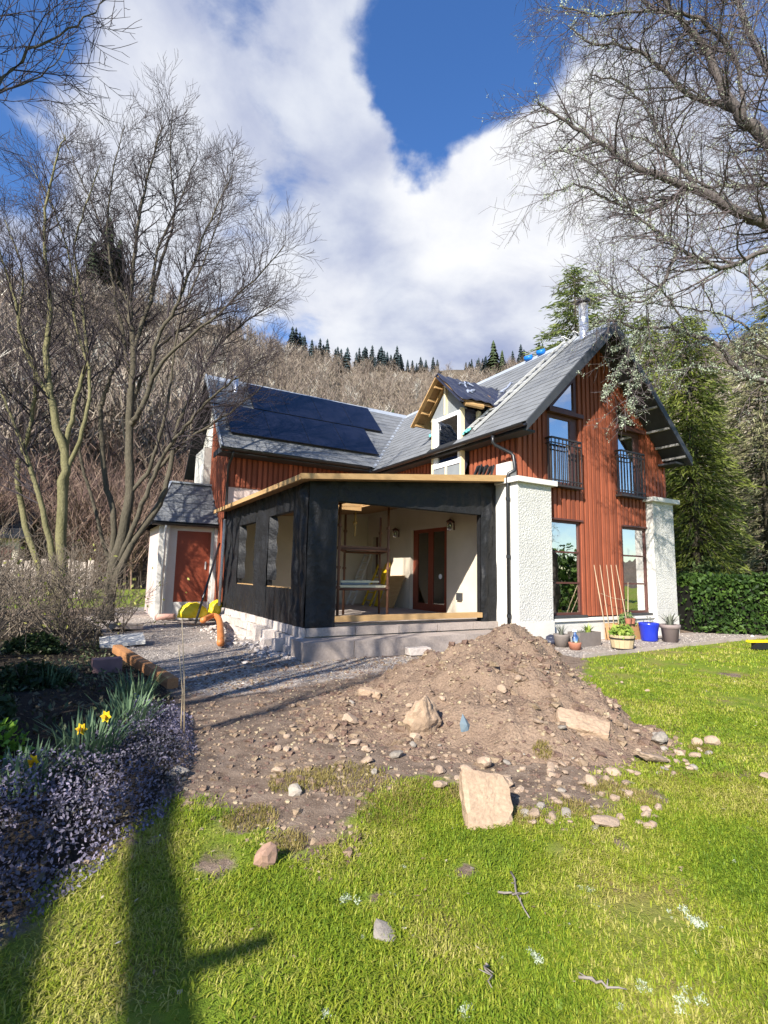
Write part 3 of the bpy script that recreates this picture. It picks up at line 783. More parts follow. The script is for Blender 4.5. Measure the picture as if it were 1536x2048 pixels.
for a, b, z0, z1 in HW: sidecol(a, b, .42, z0); sidecol(a, b, z1, ze)
lw = side.build('side_wall', M['membrane'], ext)
for k, (a, b, z0, z1) in enumerate(((.64, 1.3, .40, ze), (2.65, 3.55, .40, ze), (4.83, 6.10, .40, ze))):
    sheet('membrane', 'v', -4.11, -1, a, b, z0, lambda q: ze, seed=20 + k, amp=.03, parent=lw)
for k, (a, b, z0, z1) in enumerate(HW):
    sheet('membrane', 'v', -4.11, -1, a, b, .40, lambda q, z0=z0: z0, seed=30 + k, parent=lw, amp=.014)
    sheet('membrane', 'v', -4.11, -1, a, b, z1, lambda q: ze, seed=40 + k, parent=lw)
    # flap folded into the reveal, bare timber sill
    pts = []; n = 16
    for i in range(n + 1):
        z = z1 - (z1 - z0 - .12) * i / n
        wv = .10 + .09 * math.sin(i * .55) ** 2
        pts.append(((-4.13, b - .002, z), (-4.0, b - wv, z)))
    mb = MB(); mb.add([p for pr in pts for p in pr], [(2 * i, 2 * i + 1, 2 * i + 3, 2 * i + 2) for i in range(n)]); mb.build('membrane_flap', M['membrane'], lw, True)
    MB().box(-4.125, -4.0, a + .01, b - .01, z0 - .02, z0 + .012).build('sill_plate', M['newwood'], lw)
MB().box(-3.6, -.40, .60, .75, .50, .595).build('sole_plate', M['newwood'], ext)
# roof: deck with an opening for a roof window, fascia boards, joists
HR = (-2.45, -1.52, 2.35, 3.68)
dk = MB()
def slab(u0, u1, v0, v1): dk.add([(u, v, rz(u) + h) for h in (.0, .02) for u, v in ((u0, v0), (u1, v0), (u1, v1), (u0, v1))], [(3, 2, 1, 0), (4, 5, 6, 7), (0, 1, 5, 4), (1, 2, 6, 5), (2, 3, 7, 6), (3, 0, 4, 7)])
slab(-4.38, HR[0], .3, 6.09); slab(HR[1], -.005, .3, 6.09); slab(HR[0], HR[1], .3, HR[2]); slab(HR[0], HR[1], HR[3], 6.09)
roof = dk.build('roof', M['osb'], ext)
def fascia(p, q, h0, h1, w=.035):
    p, q = Vector(p), Vector(q); dd = (q - p).normalized(); nrm = Vector((-dd.y, dd.x, 0)) * w
    vs = []
    for c, h in ((p, h0), (q, h1)):
        vs += [c, c + nrm, c + nrm + Vector((0, 0, h)), c + Vector((0, 0, h))]
    return MB().add(vs, [(0, 1, 2, 3), (7, 6, 5, 4), (0, 4, 5, 1), (1, 5, 6, 2), (2, 6, 7, 3), (3, 7, 4, 0)])
fascia((-4.42, .28, rz(-4.42) - .015), (.06, .28, rz(.06) - .015), .085, .13).build('fascia', M['newwood'], ext)
fascia((-4.42, 6.35, rz(-4.42) - .02), (-4.42, .285, rz(-4.42) - .02), .085, .085).build('fascia', M['newwood'], ext)
for v in (.9, 1.5, 2.28, 3.72, 4.2, 4.7, 5.2, 5.8):
    MB().add([(u, v + dv, rz(u) - h) for h in (.13, .003) for u, dv in ((-4.02, 0), (-.17, 0), (-.17, .045), (-4.02, .045))],
             [(3, 2, 1, 0), (4, 5, 6, 7), (0, 1, 5, 4), (1, 2, 6, 5), (2, 3, 7, 6), (3, 0, 4, 7)]).build('joist', M['osb'], ext)
cl = MB()
def cslab(u0, u1, v0, v1): cl.add([(u, v, rz(u) - h) for h in (.15, .132) for u, v in ((u0, v0), (u1, v0), (u1, v1), (u0, v1))], [(3, 2, 1, 0), (4, 5, 6, 7), (0, 1, 5, 4), (1, 2, 6, 5), (2, 3, 7, 6), (3, 0, 4, 7)])
cslab(-4.0, HR[0], .8, 6.08); cslab(HR[1], -.01, .8, 6.08); cslab(HR[0], HR[1], .8, HR[2]); cslab(HR[0], HR[1], HR[3], 6.08)
cl.build('ceiling', M['osb'], ext)
kb = MB()
for (a, b, c, d_) in ((HR[0] - .03, HR[0], HR[2], HR[3]), (HR[1], HR[1] + .03, HR[2], HR[3])): kb.box(a, b, c, d_, rz(a) - .17, rz(a) + .12)
for (c, d_) in ((HR[2] - .03, HR[2]), (HR[3], HR[3] + .03)): kb.box(HR[0], HR[1], c, d_, rz(HR[0]) - .17, rz(HR[0]) + .12)
kb.build('roof_window_lining', M['newwood'], ext)
MB().box(-4.0, -.01, .76, 6.09, .3, .455).build('floor', M['concrete'], ext)
# foundation: front courses, side blockwork one by one
fnd = MB().box(-4.10, -.013, .66, 6.09, .0, .418).build('foundation', M['block'], ext)
def rough_block(u0, u1, v0, v1, z0, z1, mat, name='block', j=.012):
    mb = MB(); mb.box(u0, u1, v0, v1, z0, z1)
    mb.v = [(a + rnd.uniform(-j, j), b + rnd.uniform(-j, j), c + rnd.uniform(-j, j) * .6) for a, b, c in mb.v]
    return mb.build(name, mat, fnd)
u = -4.12
while u < -.1:
    ln = min(rnd.uniform(.8, 1.1), -.02 - u)
    rough_block(u, u + ln - .012, .565, .655, .285, .418, M['concrete'], j=.004); u += ln
u = -4.36
while u < -.35:
    ln = min(rnd.uniform(.75, 1.2), -.28 - u)
    rough_block(u, u + ln - .01, .06, .60, -.03, .262, M['concrete'], j=.005); u += ln
rows = ((.27, .418), (.12, .262), (-.06, .112))
for r, (z0, z1) in enumerate(rows):
    v = .62 - .1 * r
    while v < 6.0:
        ln = rnd.uniform(.19, .36); st = .05 + .07 * r + rnd.uniform(-.015, .025)
        rough_block(-4.12 - st, -4.09, v, min(v + ln - .012, 6.02), z0 + rnd.uniform(-.01, .01), z1, M['block']); v += ln
# stepped toothing where the courses are being extended
for (u, v, z0, z1, s) in ((-4.42, 1.15, .0, .20, .2), (-4.42, 1.75, .0, .28, .22), (-4.40, 2.35, .0, .30, .2)):
    rough_block(u, u + .25, v, v + s, z0, z1, M['block'])

# --- loose things at the extension
def thing(name, label, cat, loc, rz=0, group=None):
    o = empty(name, loc, rz); tag(o, label, cat, group); ORG[o.name] = (0, 0, 0); return o
def TH(mbfun): pass

# loose concrete blocks before the step
for (x, y, lab, hh, rz_) in ((800, 1300, 'pale concrete block lying against the grey front step of the sunroom', .19, .5), (838, 1310, 'brownish concrete block lying half turned in front of the step', .12, .35),
                        (545, 1293, 'pale block standing at the foot of the left side blockwork', .15, .62), ):
    r_ = ray(x, y); tt = -CAMH / r_.z; p = Vector((0, 0, CAMH)) + r_ * tt
    mb = MB().box(-.2, .2, -.06, .12, 0, hh); mb.v = [(a + rnd.uniform(-.012, .012), b + rnd.uniform(-.012, .012), c) for a, b, c in mb.v]
    o = mb.build('concrete_block', M['block']); o.location = p; o.rotation_euler = (0, 0, rz_); tag(o, lab, 'concrete block', 'loose blocks by the extension')
    bv_ = o.modifiers.new('bev', 'BEVEL'); bv_.width = .012; bv_.segments = 2

# scaffold tower inside the opening
sc = thing('scaffold_tower', 'rusty scaffold tower with plank decks standing inside the open sunroom', 'scaffold', W(-2.7, 1.9, .455), AZ)
ORG[sc.name] = (-2.7, 1.9, .455)
PS = {'a': (-3.2, 1.36), 'b': (-2.14, 1.36), 'c': (-2.50, 2.5), 'd': (-1.66, 2.5)}
PS['c'] = (-2.52, 2.5)
for kx, (u, v) in PS.items():
    ht = 2.62 if kx in 'ab' else 2.55
    pl = MB().tube([(u, v, .46), (u, v, ht)], .026, 10).build('standard', M['rust'], sc, True)
    for z in (1.05, 1.42, 1.78, 2.2): MB().tube([(u, v, z - .025), (u, v, z + .025)], .042, 8).build('coupler', M['rust'], pl)
for z in (1.02, 1.76):
    for a, b in (('a', 'b'), ('c', 'd'), ('a', 'c'), ('b', 'd')):
        MB().tube([(*PS[a], z), (*PS[b], z)], .024, 8).build('ledger', M['rust'], sc, True)
    for k in range(4):
        s0, s1 = k / 4 + .015, (k + 1) / 4 - .015
        lp = lambda a, b, q: Vector((*(Vector(PS[a]) * (1 - q) + Vector(PS[b]) * q), 0))
        mb = MB(); c = [lp('a', 'c', s0) + Vector((.0, 0, z + .03)), lp('b', 'd', s0) + Vector((.0, 0, z + .03)), lp('b', 'd', s1) + Vector((0, 0, z + .03)), lp('a', 'c', s1) + Vector((0, 0, z + .03))]
        mb.add(c + [p + Vector((0, 0, .04)) for p in c], [(3, 2, 1, 0), (4, 5, 6, 7), (0, 1, 5, 4), (1, 2, 6, 5), (2, 3, 7, 6), (3, 0, 4, 7)])
        mb.build('plank', M['rust'] if z > 1.5 else M['palewood'], sc)
mb = MB().tube([(-2.6, 1.9, 2.55), (-2.6, 1.9, 2.05)], .022, 8); mb.tube([(-2.6, 1.9, 2.3), (-2.6, 1.9, 2.35)], .045, 8)
mb.build('hanging_tube', M['newwood'], sc, True)
for k, (du, dv, w1, lab) in enumerate(((-.42, .35, .95, 'pile of pale timber offcuts on the lower scaffold deck'), )):
    o = thing('timber_pile', lab, 'timber pile', W(-2.7, 1.75, 1.09), AZ); ORG[o.name] = (-2.7, 1.75, 1.09)
    for q in range(7):
        a = Vector((-3.1 + rnd.uniform(0, .1), 1.5 + q * .07, 1.115 + .04 * (q % 2))); b = a + Vector((rnd.uniform(.5, .85), rnd.uniform(-.05, .12), rnd.uniform(-.005, .02)))
        MB().beam(a, b, .06, .035).build('offcut', M['palewood'] if q % 3 else M['greyboard'], o)
# things leaning on the wall inside
def lean(name, label, cat, u0, v0, u1, v1, z1, w_, th, mat, group=None, rungs=0):
    o = thing(name, label, cat, W(u0, v0, .456), AZ, 0) if False else thing(name, label, cat, W(u0, v0, .456), AZ, group)
    ORG[o.name] = (u0, v0, .456)
    p, q = Vector((u0, v0, .46)), Vector((u1, v1, z1))
    side_ = (q - p).cross(Vector((1, 0, 0))).normalized() if abs(q.x - p.x) > abs(q.y - p.y) else Vector((1, 0, 0))
    if rungs:
        for s in (-1, 1): MB().beam(p + side_ * s * w_ / 2, q + side_ * s * w_ / 2, .03, .07, side_).build('stile', mat, o)
        for i in range(rungs):
            c = p.lerp(q, (i + .7) / (rungs + .4)); MB().beam(c - side_ * w_ / 2, c + side_ * w_ / 2, .03, .03).build('rung', mat, o)
    else:
        MB().beam(p, q, th, w_, side_).build('board', mat, o)
    return o
yel = material('yellow_ladder_plastic', (.62, .42, .02), .5, (.5, .32, .01), 8, .5)
lean('step_ladder', 'grey aluminium ladder leaning in the back corner of the sunroom', 'ladder', -.78, 5.65, -.16, 5.7, 1.98, .36, .03, M['alu'], None, 7)
lean('folding_ladder', 'yellow ladder leaning against the wall behind the scaffold', 'ladder', -.55, 5.1, -.06, 5.1, 1.58, .40, .03, yel, None, 5)
lean('yellow_spirit_level', 'bright yellow level propped on the cream wall beside the ladder', 'level', -.42, 4.78, -.05, 4.8, 1.62, .16, .05, yel)
o = lean('plywood_sheet', 'brown plywood offcut with a rounded corner leaning on the wall', 'plywood', -.40, 4.3, -.05, 4.32, 1.28, .70, .02, M['newwood'])
def wall_lamp(v, z, lab):
    o = thing('wall_lamp', lab, 'lamp', W(-.0, v, z), AZ); ORG[o.name] = (0, v, z)
    MB().box(-.03, -.002, v - .05, v + .05, z - .1, z + .1).build('back_plate', M['frame'], o)
    MB().lathe([(.0, .12), (.07, .1), (.085, .02), (.075, -.10), (.05, -.12), (.0, -.12)], (-.10, v, z), 12).build('lantern', M['glassdark'], o, True)
    MB().lathe([(.0, .16), (.09, .10), (.095, .085), (.0, .085)], (-.10, v, z), 12).build('hood', M['frame'], o)
wall_lamp(4.39, 2.40, 'brown lantern on the cream wall left of the patio door'); wall_lamp(2.03, 2.44, 'dark lantern on the cream wall right of the patio door')
o = thing('outdoor_socket', 'small grey socket box low on the cream wall by the door', 'socket', W(0, 1.78, .85), AZ); ORG[o.name] = (0, 1.78, .85)
MB().box(-.06, -.002, 1.70, 1.86, .77, .93).build('socket_box', M['darkframe'], o)
# folded membrane on the flat roof by the pier
mb = MB()
for k in range(9):
    u0 = -.62 + k * .055; mb.beam((u0 - .12, .48 + .1 * (k % 2), rz(u0) + .03), (u0 + .12, .62, rz(u0) + .34 + .02 * (k % 3)), .03, .05)
mb.box(-.95, -.45, .5, .8, rz(-.6) + .02, rz(-.6) + .09)
o = mb.build('folded_membrane', M['membrane']); o.location = P0; o.rotation_euler = (0, 0, AZ)
tag(o, 'pleated black membrane roll end standing on the flat roof by the white pier', 'membrane')
# roof ladder and blue roll on the slates
rl = thing('roof_ladder', 'pale roof ladder lying on the slates hooked over the ridge', 'ladder', W(.1, 1.55, zA(.1)), AZ); ORG[rl.name] = (.1, 1.55, zA(.1))
def onA(u, v, h): return Vector((u, v, zA(u))) + nA * h
A0, A1, B0, B1 = (.05, 1.66), (2.62, .92), (.02, 1.30), (2.62, .58)
for a, b in ((A0, A1), (B0, B1)): MB().beam(onA(*a, .07), onA(*b, .07), .035, .05, nA).build('stile', M['alu'], rl)
for i in range(11):
    q = (i + .5) / 11; p = Vector(A0).lerp(Vector(A1), q); r_ = Vector(B0).lerp(Vector(B1), q); MB().beam(onA(*p, .07), onA(*r_, .07), .03, .025, nA).build('rung', M['alu'], rl)
for a in (A1, B1): MB().tube([onA(a[0], a[1], .09), onA(a[0], a[1], .2), Vector((a[0] + .18, a[1], RZ + .12)), Vector((a[0] + .3, a[1], RZ - .12))], .02, 8).build('ridge_hook', M['alu'], rl, True)
blue = material('bright_blue_plastic', (.01, .19, .62), .4, (.01, .12, .45), 8, .5)
for (u0, v0, lab) in ((2.5, 1.62, 'small bright blue roll on the ridge nearer the gable'), (2.5, 2.05, 'small bright blue roll on the ridge farther from the gable')):
    o = MB().tube([(0, -.10, 0), (0, .10, 0)], [.075, .065], 12).build('blue_roll', blue, None, True); o.location = W(u0, v0, zA(u0) + .13); o.rotation_euler = (0, 0, AZ + .4); tag(o, lab, 'roll', 'blue rolls on the ridge')
# teal netting scraps on the slates
teal = material('teal_netting', (.10, .48, .44), .7, (.18, .6, .55), 14, .8)
for (c, lab, sz) in (((.55, 3.25), 'teal netting scrap left of the dormer on the slates', .33), ((.06, 1.62), 'teal scrap tucked under the dormer post at the gutter', .12)):
    n = 7; vs = []
    for i in range(n):
        for j in range(n):
            a, b = (i / (n - 1) - .5) * sz * 1.0, (j / (n - 1) - .5) * sz * 2.2
            vs.append(onA(c[0] + a + rnd.uniform(-.02, .02), c[1] + b + rnd.uniform(-.03, .03), .05 + rnd.uniform(0, .07)))
    fs = [(i * n + j, (i + 1) * n + j, (i + 1) * n + j + 1, i * n + j + 1) for i in range(n - 1) for j in range(n - 1) if (i in range(1, n - 2) or j in range(1, n - 2) or rnd.random() < .6)]
    o = MB().add(vs, fs).build('netting_scrap', teal); o.location = P0; o.rotation_euler = (0, 0, AZ); tag(o, lab, 'netting')
# ================================================================== GROUND
def fbm(x, y, sc, seed, octs=4):
    """numpy value noise, 0..1"""
    out = np.zeros_like(x, dtype=float); amp = 1.0; tot = 0
    for o in range(octs):
        X, Y = x * sc, y * sc; xi, yi = np.floor(X).astype(int), np.floor(Y).astype(int); fx, fy = X - xi, Y - yi
        fx = fx * fx * (3 - 2 * fx); fy = fy * fy * (3 - 2 * fy)
        def h(a, b):
            n = (a * 374761393 + b * 668265263 + seed * 974711 + o * 7919) & 0x7fffffff
            n = ((n ^ (n >> 13)) * 1274126177) & 0x7fffffff
            return ((n ^ (n >> 16)) & 0xffff) / 65535.0
        out += amp * ((h(xi, yi) * (1 - fx) + h(xi + 1, yi) * fx) * (1 - fy) + (h(xi, yi + 1) * (1 - fx) + h(xi + 1, yi + 1) * fx) * fy)
        tot += amp; amp *= .5; sc *= 2.03
    return out / tot
def inside(x, y, poly):
    r = np.zeros(x.shape, bool); n = len(poly)
    for i in range(n):
        x0, y0 = poly[i]; x1, y1 = poly[(i + 1) % n]
        c = ((y0 > y) != (y1 > y)) & (x < (x1 - x0) * (y - y0) / (y1 - y0 + 1e-12) + x0)
        r ^= c
    return r
def sdist(x, y, poly):
    """signed distance to polygon, positive inside"""
    d = np.full(x.shape, 1e9); n = len(poly)
    for i in range(n):
        ax, ay = poly[i]; bx, by = poly[(i + 1) % n]
        vx, vy = bx - ax, by - ay; q = np.clip(((x - ax) * vx + (y - ay) * vy) / (vx * vx + vy * vy + 1e-12), 0, 1)
        d = np.minimum(d, np.hypot(x - ax - q * vx, y - ay - q * vy))
    return np.where(inside(x, y, poly), d, -d)
BED = [(-1.6, .3), (-1.36, 2.06), (-1.33, 2.35), (-1.30, 2.63), (-1.22, 2.9), (-1.30, 3.41), (-1.46, 3.96), (-1.75, 4.7), (-2.08, 5.43), (-2.5, 6.11), (-3.32, 7.2), (-4.33, 8.5), (-5.2, 9.9), (-6.0, 11.3), (-7.2, 12.6), (-14, 13), (-14, .3)]
LAWN_R = [(3.4, 8.85), (5.95, 10.5), (9.12, 12.35), (22, 20), (60, 20), (60, -80), (-60, -80), (-60, -4), (-1.2, -4), (-1.5, 0), (-1.3, 2.0), (-1.2, 2.9), (-1.27, 3.2), (-.95, 3.05), (-.52, 2.8), (-.27, 2.55), (-.16, 2.9), (.0, 3.3), (.25, 3.55), (.5, 3.45), (.62, 3.15), (.98, 3.05), (1.4, 3.4), (1.7, 3.8), (2.05, 4.15), (2.2, 4.6), (2.3, 5.4), (2.45, 6.4), (2.9, 7.6)]
GRAVEL_R = [(2.8, 9.6), (3.35, 8.85), (5.95, 10.45), (9.12, 12.4), (12, 14.2), (11.5, 15), (7.2, 12.9), (2.9, 10.35)]
GRAVEL_L = [(-.9, 6.3), (-1.5, 5.7), (-2.0, 5.7), (-2.55, 6.45), (-3.5, 7.6), (-4.5, 8.9), (-6.0, 11.0), (-7.3, 12.8), (-9, 18), (-3, 18), (-3.6, 12.5), (-1.1, 8.1), (.6, 8.7), (.5, 7.7), (-.2, 7.0)]
MC = (1.48, 5.75)
def mound_h(x, y):
    dx, dy = x - MC[0], y - MC[1]
    d1 = np.sqrt((dx / np.where(dx > 0, .98, 1.80)) ** 2 + (dy / np.where(dy < 0, 2.05, 1.6)) ** 2)
    h = .73 * np.clip(1 - d1 ** 1.35, 0, None)
    d2 = np.sqrt(((x - .55) / .95) ** 2 + ((y - 5.2) / 1.0) ** 2)
    h = np.maximum(h, .27 * np.clip(1 - d2 * .62, 0, None) ** 1.1)
    d3 = np.sqrt(((x - 1.72) / .62) ** 2 + ((y - 4.6) / .62) ** 2)
    h = np.maximum(h, .26 * np.clip(1 - d3 * .75, 0, None) ** 1.1)
    n = fbm(x, y, 2.2, 5, 5) - .5; n2 = fbm(x, y, 9, 8, 3) - .5
    return h + np.clip(h * 5, 0, 1) * (n * .34 + n2 * .15)
def ground_h(x, y):
    z = (fbm(x, y, .5, 1, 3) - .5) * .06
    dirt = np.clip(-np.maximum(sdist(x, y, LAWN_R), sdist(x, y, BED)) * 2, 0, 1)
    z = z + dirt * (fbm(x, y, 2.6, 2, 4) - .5) * .09 * np.clip((8.0 - y) / 3, 0, 1)
    z = z + np.clip(sdist(x, y, BED) * .9, 0, 1) * (.10 + (fbm(x, y, 1.6, 3, 4) - .5) * .14)
    z = z + np.clip((-(x + 3.9)) / 4, 0, 1) * np.clip((y - 8) / 4, 0, 1) * .14
    z = z - np.clip(1.5 - np.abs(x - 1.2), 0, 1) * np.clip(1 - np.abs(y - 9.2), 0, 1) * .05
    return z
def gh1(x, y): return float(ground_h(np.array([x]), np.array([y]))[0])
def mh1(x, y): return float(mound_h(np.array([x]), np.array([y]))[0])
def mound_z(x, y): return ground_h(x, y) + mound_h(x, y) - .045
_ty = np.linspace(1.2, 14, 900)
def hit(px, py):
    """ground or heap point seen at a photo pixel"""
    r = ray(px, py); X = r.x / r.y * _ty; Z = CAMH + r.z / r.y * _ty
    H = np.maximum(ground_h(X, _ty), mound_z(X, _ty))
    k = np.argmax(Z <= H); 
    if Z[k] > H[k]: k = -1
    return Vector((X[k], _ty[k], H[k]))

def ground_material():
    m = bpy.data.materials.new('garden_ground'); m.use_nodes = True; m.node_tree.nodes.clear()
    k = NT(m.node_tree)
    pos = k.n('ShaderNodeNewGeometry').outputs['Position']
    at_ = k.n('ShaderNodeAttribute', attribute_name='zone'); sp = k.n('ShaderNodeSeparateColor'); k.t.links.new(at_.outputs['Color'], sp.inputs[0])
    n_f = k.noise(pos, 55, 4, .7); n_m = k.noise(pos, 7, 5, .6); n_l = k.noise(pos, 1.3, 4, .6); n_vf = k.noise(pos, 170, 2, .7)
    grass = k.mix(k.mr(n_m, .35, .65), (.12, .18, .016), (.20, .26, .026))
    grass = k.mix(k.mr(n_l, .48, .66), grass, (.24, .20, .065))
    grass = k.mix(k.mr(k.noise(pos, 2.6, 5, .7), .60, .70), grass, (.16, .115, .07))
    dirt = k.mix(k.mr(n_m, .35, .68), (.125, .088, .064), (.275, .205, .152))
    dirt = k.mix(k.mr(n_f, .56, .70), dirt, (.36, .295, .235))
    vor = k.n('ShaderNodeTexVoronoi'); k.t.links.new(pos, vor.inputs['Vector']); vor.inputs['Scale'].default_value = 34
    rs = k.n('ShaderNodeSeparateColor'); k.t.links.new(vor.outputs['Color'], rs.inputs[0])
    grav = k.mix(rs.outputs[0], (.30, .262, .228), (.58, .515, .455))
    grav = k.mix(k.mr(vor.outputs['Distance'], .35, .75), grav, (.13, .115, .105))
    grav = k.mix(k.mr(n_l, .42, .66), grav, k.mix(n_f, (.27, .22, .185), (.44, .37, .31)))
    bed = k.mix(k.mr(n_f, .4, .7), (.020, .016, .012), (.060, .046, .034))
    wob = k.math('MULTIPLY', k.math('SUBTRACT', k.noise(pos, 6, 4, .65), .5), .9)
    def mask(ch): return k.mr(k.math('ADD', sp.outputs[ch], wob), .36, .62, 0, 1, True)
    col = k.mix(mask(0), grass, dirt); col = k.mix(mask(1), col, grav); col = k.mix(mask(2), col, bed)
    b = k.n('ShaderNodeBsdfPrincipled'); k.val(b.inputs['Base Color'], col); b.inputs['Roughness'].default_value = .95; b.inputs['Specular IOR Level'].default_value = .15
    h = k.math('ADD', k.math('MULTIPLY', n_f, .6), k.math('MULTIPLY', n_vf, .35))
    h = k.math('ADD', h, k.math('MULTIPLY', k.math('SUBTRACT', 1.0, vor.outputs['Distance']), k.math('MULTIPLY', mask(1), .5)))
    bp = k.n('ShaderNodeBump'); bp.inputs['Strength'].default_value = .8; bp.inputs['Distance'].default_value = .03
    k.val(bp.inputs['Height'], h); k.t.links.new(bp.outputs[0], b.inputs['Normal'])
    o = k.n('ShaderNodeOutputMaterial'); k.t.links.new(b.outputs[0], o.inputs[0])
    return m
M['ground'] = ground_material()
def axis(lo, hi, near0, near1, fine, coarse):
    a = [near0]
    while a[-1] < near1: a.append(a[-1] + fine)
    st = fine
    while a[-1] < hi: st = min(st * 1.25, coarse); a.append(a[-1] + st)
    b = [near0]; st = fine
    while b[-1] > lo: st = min(st * 1.25, coarse); b.append(b[-1] - st)
    return np.array(sorted(set(b[1:] + a)))
gx, gy = axis(-900, 900, -6, 9, .10, 60), axis(-300, 900, 0, 13, .10, 60)
X, Y = np.meshgrid(gx, gy); Z = ground_h(X, Y)
ny, nx = X.shape
idx = np.arange(ny * nx).reshape(ny, nx)
F = np.stack([idx[:-1, :-1], idx[:-1, 1:], idx[1:, 1:], idx[1:, :-1]], -1).reshape(-1, 4)
gnd = fast_mesh('ground', np.stack([X, Y, Z], -1).reshape(-1, 3), F, M['ground'], None, True)
gnd['kind'] = 'structure'
sL, sB_, sGR, sGL = (sdist(X, Y, q).ravel() for q in (LAWN_R, BED, GRAVEL_R, GRAVEL_L))
soft = lambda s, wd=.22: np.clip(.5 + s / (2 * wd), 0, 1)
far_ = np.clip((np.hypot(X, Y).ravel() - 16) / 4, 0, 1)
bed_m = soft(sB_, .12); grv = np.maximum(soft(sGR, .07), soft(sGL, .45)); lawn_m = soft(sL, .25)
dirt_m = np.clip(1 - lawn_m, 0, 1) * (1 - far_)
SPOTS = [(hit(425, 1735), .13), (hit(600, 1690), .10), (hit(470, 1660), .10), (hit(1310, 1590), .12), (hit(930, 1740), .06), (hit(1180, 1610), .2), (hit(1110, 1700), .07), (hit(1240, 1690), .07), (hit(1460, 1350), .22), (hit(740, 1800), .06), (hit(1490, 1660), .07)]
def spots(x, y): return np.max([np.exp(-((x - c.x) ** 2 + ((y - c.y) * .8) ** 2) / (q * q)) for c, q in SPOTS], 0)
dirt_m = np.maximum(dirt_m, spots(X, Y).ravel() * .8)
colz = np.zeros((ny * nx, 4), np.float32); colz[:, 0] = dirt_m; colz[:, 1] = grv * (1 - far_); colz[:, 2] = bed_m; colz[:, 3] = 1
ca = gnd.data.color_attributes.new('zone', 'FLOAT_COLOR', 'POINT'); ca.data.foreach_set('color', colz.ravel())

# stone kerb between the gravel strip and the lawn: a thin board edge
kb = MB(); kp = [(3.38, 8.86), (4.6, 9.62), (5.95, 10.46), (7.5, 11.42), (9.12, 12.36)]
for (a, b) in zip(kp[:-1], kp[1:]):
    o = MB().beam((a[0], a[1], gh1(*a) + .01), (b[0], b[1], gh1(*b) + .01), .035, .09).build('edging_board', M['concrete'])
    tag(o, None, None, None, 'structure')

# ------------------------------------------------------------------ soil heap
mx_, my_ = np.meshgrid(np.arange(-1.0, 4.3, .035), np.arange(3.2, 8.3, .035))
mz = mound_z(mx_, my_)
ny, nx = mx_.shape; idx = np.arange(ny * nx).reshape(ny, nx)
F = np.stack([idx[:-1, :-1], idx[:-1, 1:], idx[1:, 1:], idx[1:, :-1]], -1).reshape(-1, 4)
hh = mound_h(mx_, my_).ravel(); keep = (hh[F] > .012).any(1)
used = np.unique(F[keep]); remap = np.zeros(ny * nx, int); remap[used] = np.arange(len(used))
M['soil'] = material('brown_dug_soil', (.29, .21, .15), .97, (.155, .105, .074), 3.2, .8, .34, 60, .9, 46, .03, spec=.1)
M['stone'] = material('tan_field_stone', (.45, .34, .245), .92, (.25, .18, .13), 5, .8, .16, 60, .5, 40, .01, rand=.2, local=True)
M['slab'] = material('flat_sandstone', (.46, .335, .23), .92, (.24, .165, .11), 6, .9, .2, 50, .4, 34, .01, local=True, stretch=(1, 1, 4))
M['greystone'] = material('pale_grey_stone', (.37, .335, .285), .92, (.22, .185, .15), 5, .8, .14, 60, .5, 40, .01, rand=.2, local=True)
heap = fast_mesh('soil_heap', np.stack([mx_, my_, mz], -1).reshape(-1, 3)[used], remap[F[keep]], M['soil'], None, True)
tag(heap, 'brown heap of dug soil and stones in front of the white pier', 'soil heap')

# ------------------------------------------------------------------ stones
def stone_mesh(seed, flat=.7, sub=2, mat=None, angular=.0):
    import bmesh
    r = np.random.RandomState(seed); bm = bmesh.new(); bmesh.ops.create_icosphere(bm, subdivisions=sub, radius=1)
    ax = [Vector(r.normal(size=3)).normalized() for _ in range(9)]; off = r.uniform(.55, .95, 9)
    from mathutils import noise as mn
    so_ = Vector(r.uniform(-50, 50, 3))
    for v in bm.verts:
        d = v.co.normalized(); rad = 1.0
        for a, o_ in zip(ax, off):
            q = d.dot(a)
            if q > 1e-3: rad = min(rad, o_ / q)
        rad *= 1 + .16 * mn.noise(d * 1.6 + so_) + .10 * mn.noise(d * 4 + so_) + .05 * mn.noise(d * 9 + so_)
        v.co = Vector((d.x * rad, d.y * rad * .85, d.z * rad * flat))
    me = bpy.data.meshes.new('stone'); bm.to_mesh(me); bm.free()
    me.materials.append(mat or M['stone'])
    return me
ST = [stone_mesh(i, .55 + .08 * (i % 4), 2, M['stone'] if i % 5 else M['greystone']) for i in range(9)]
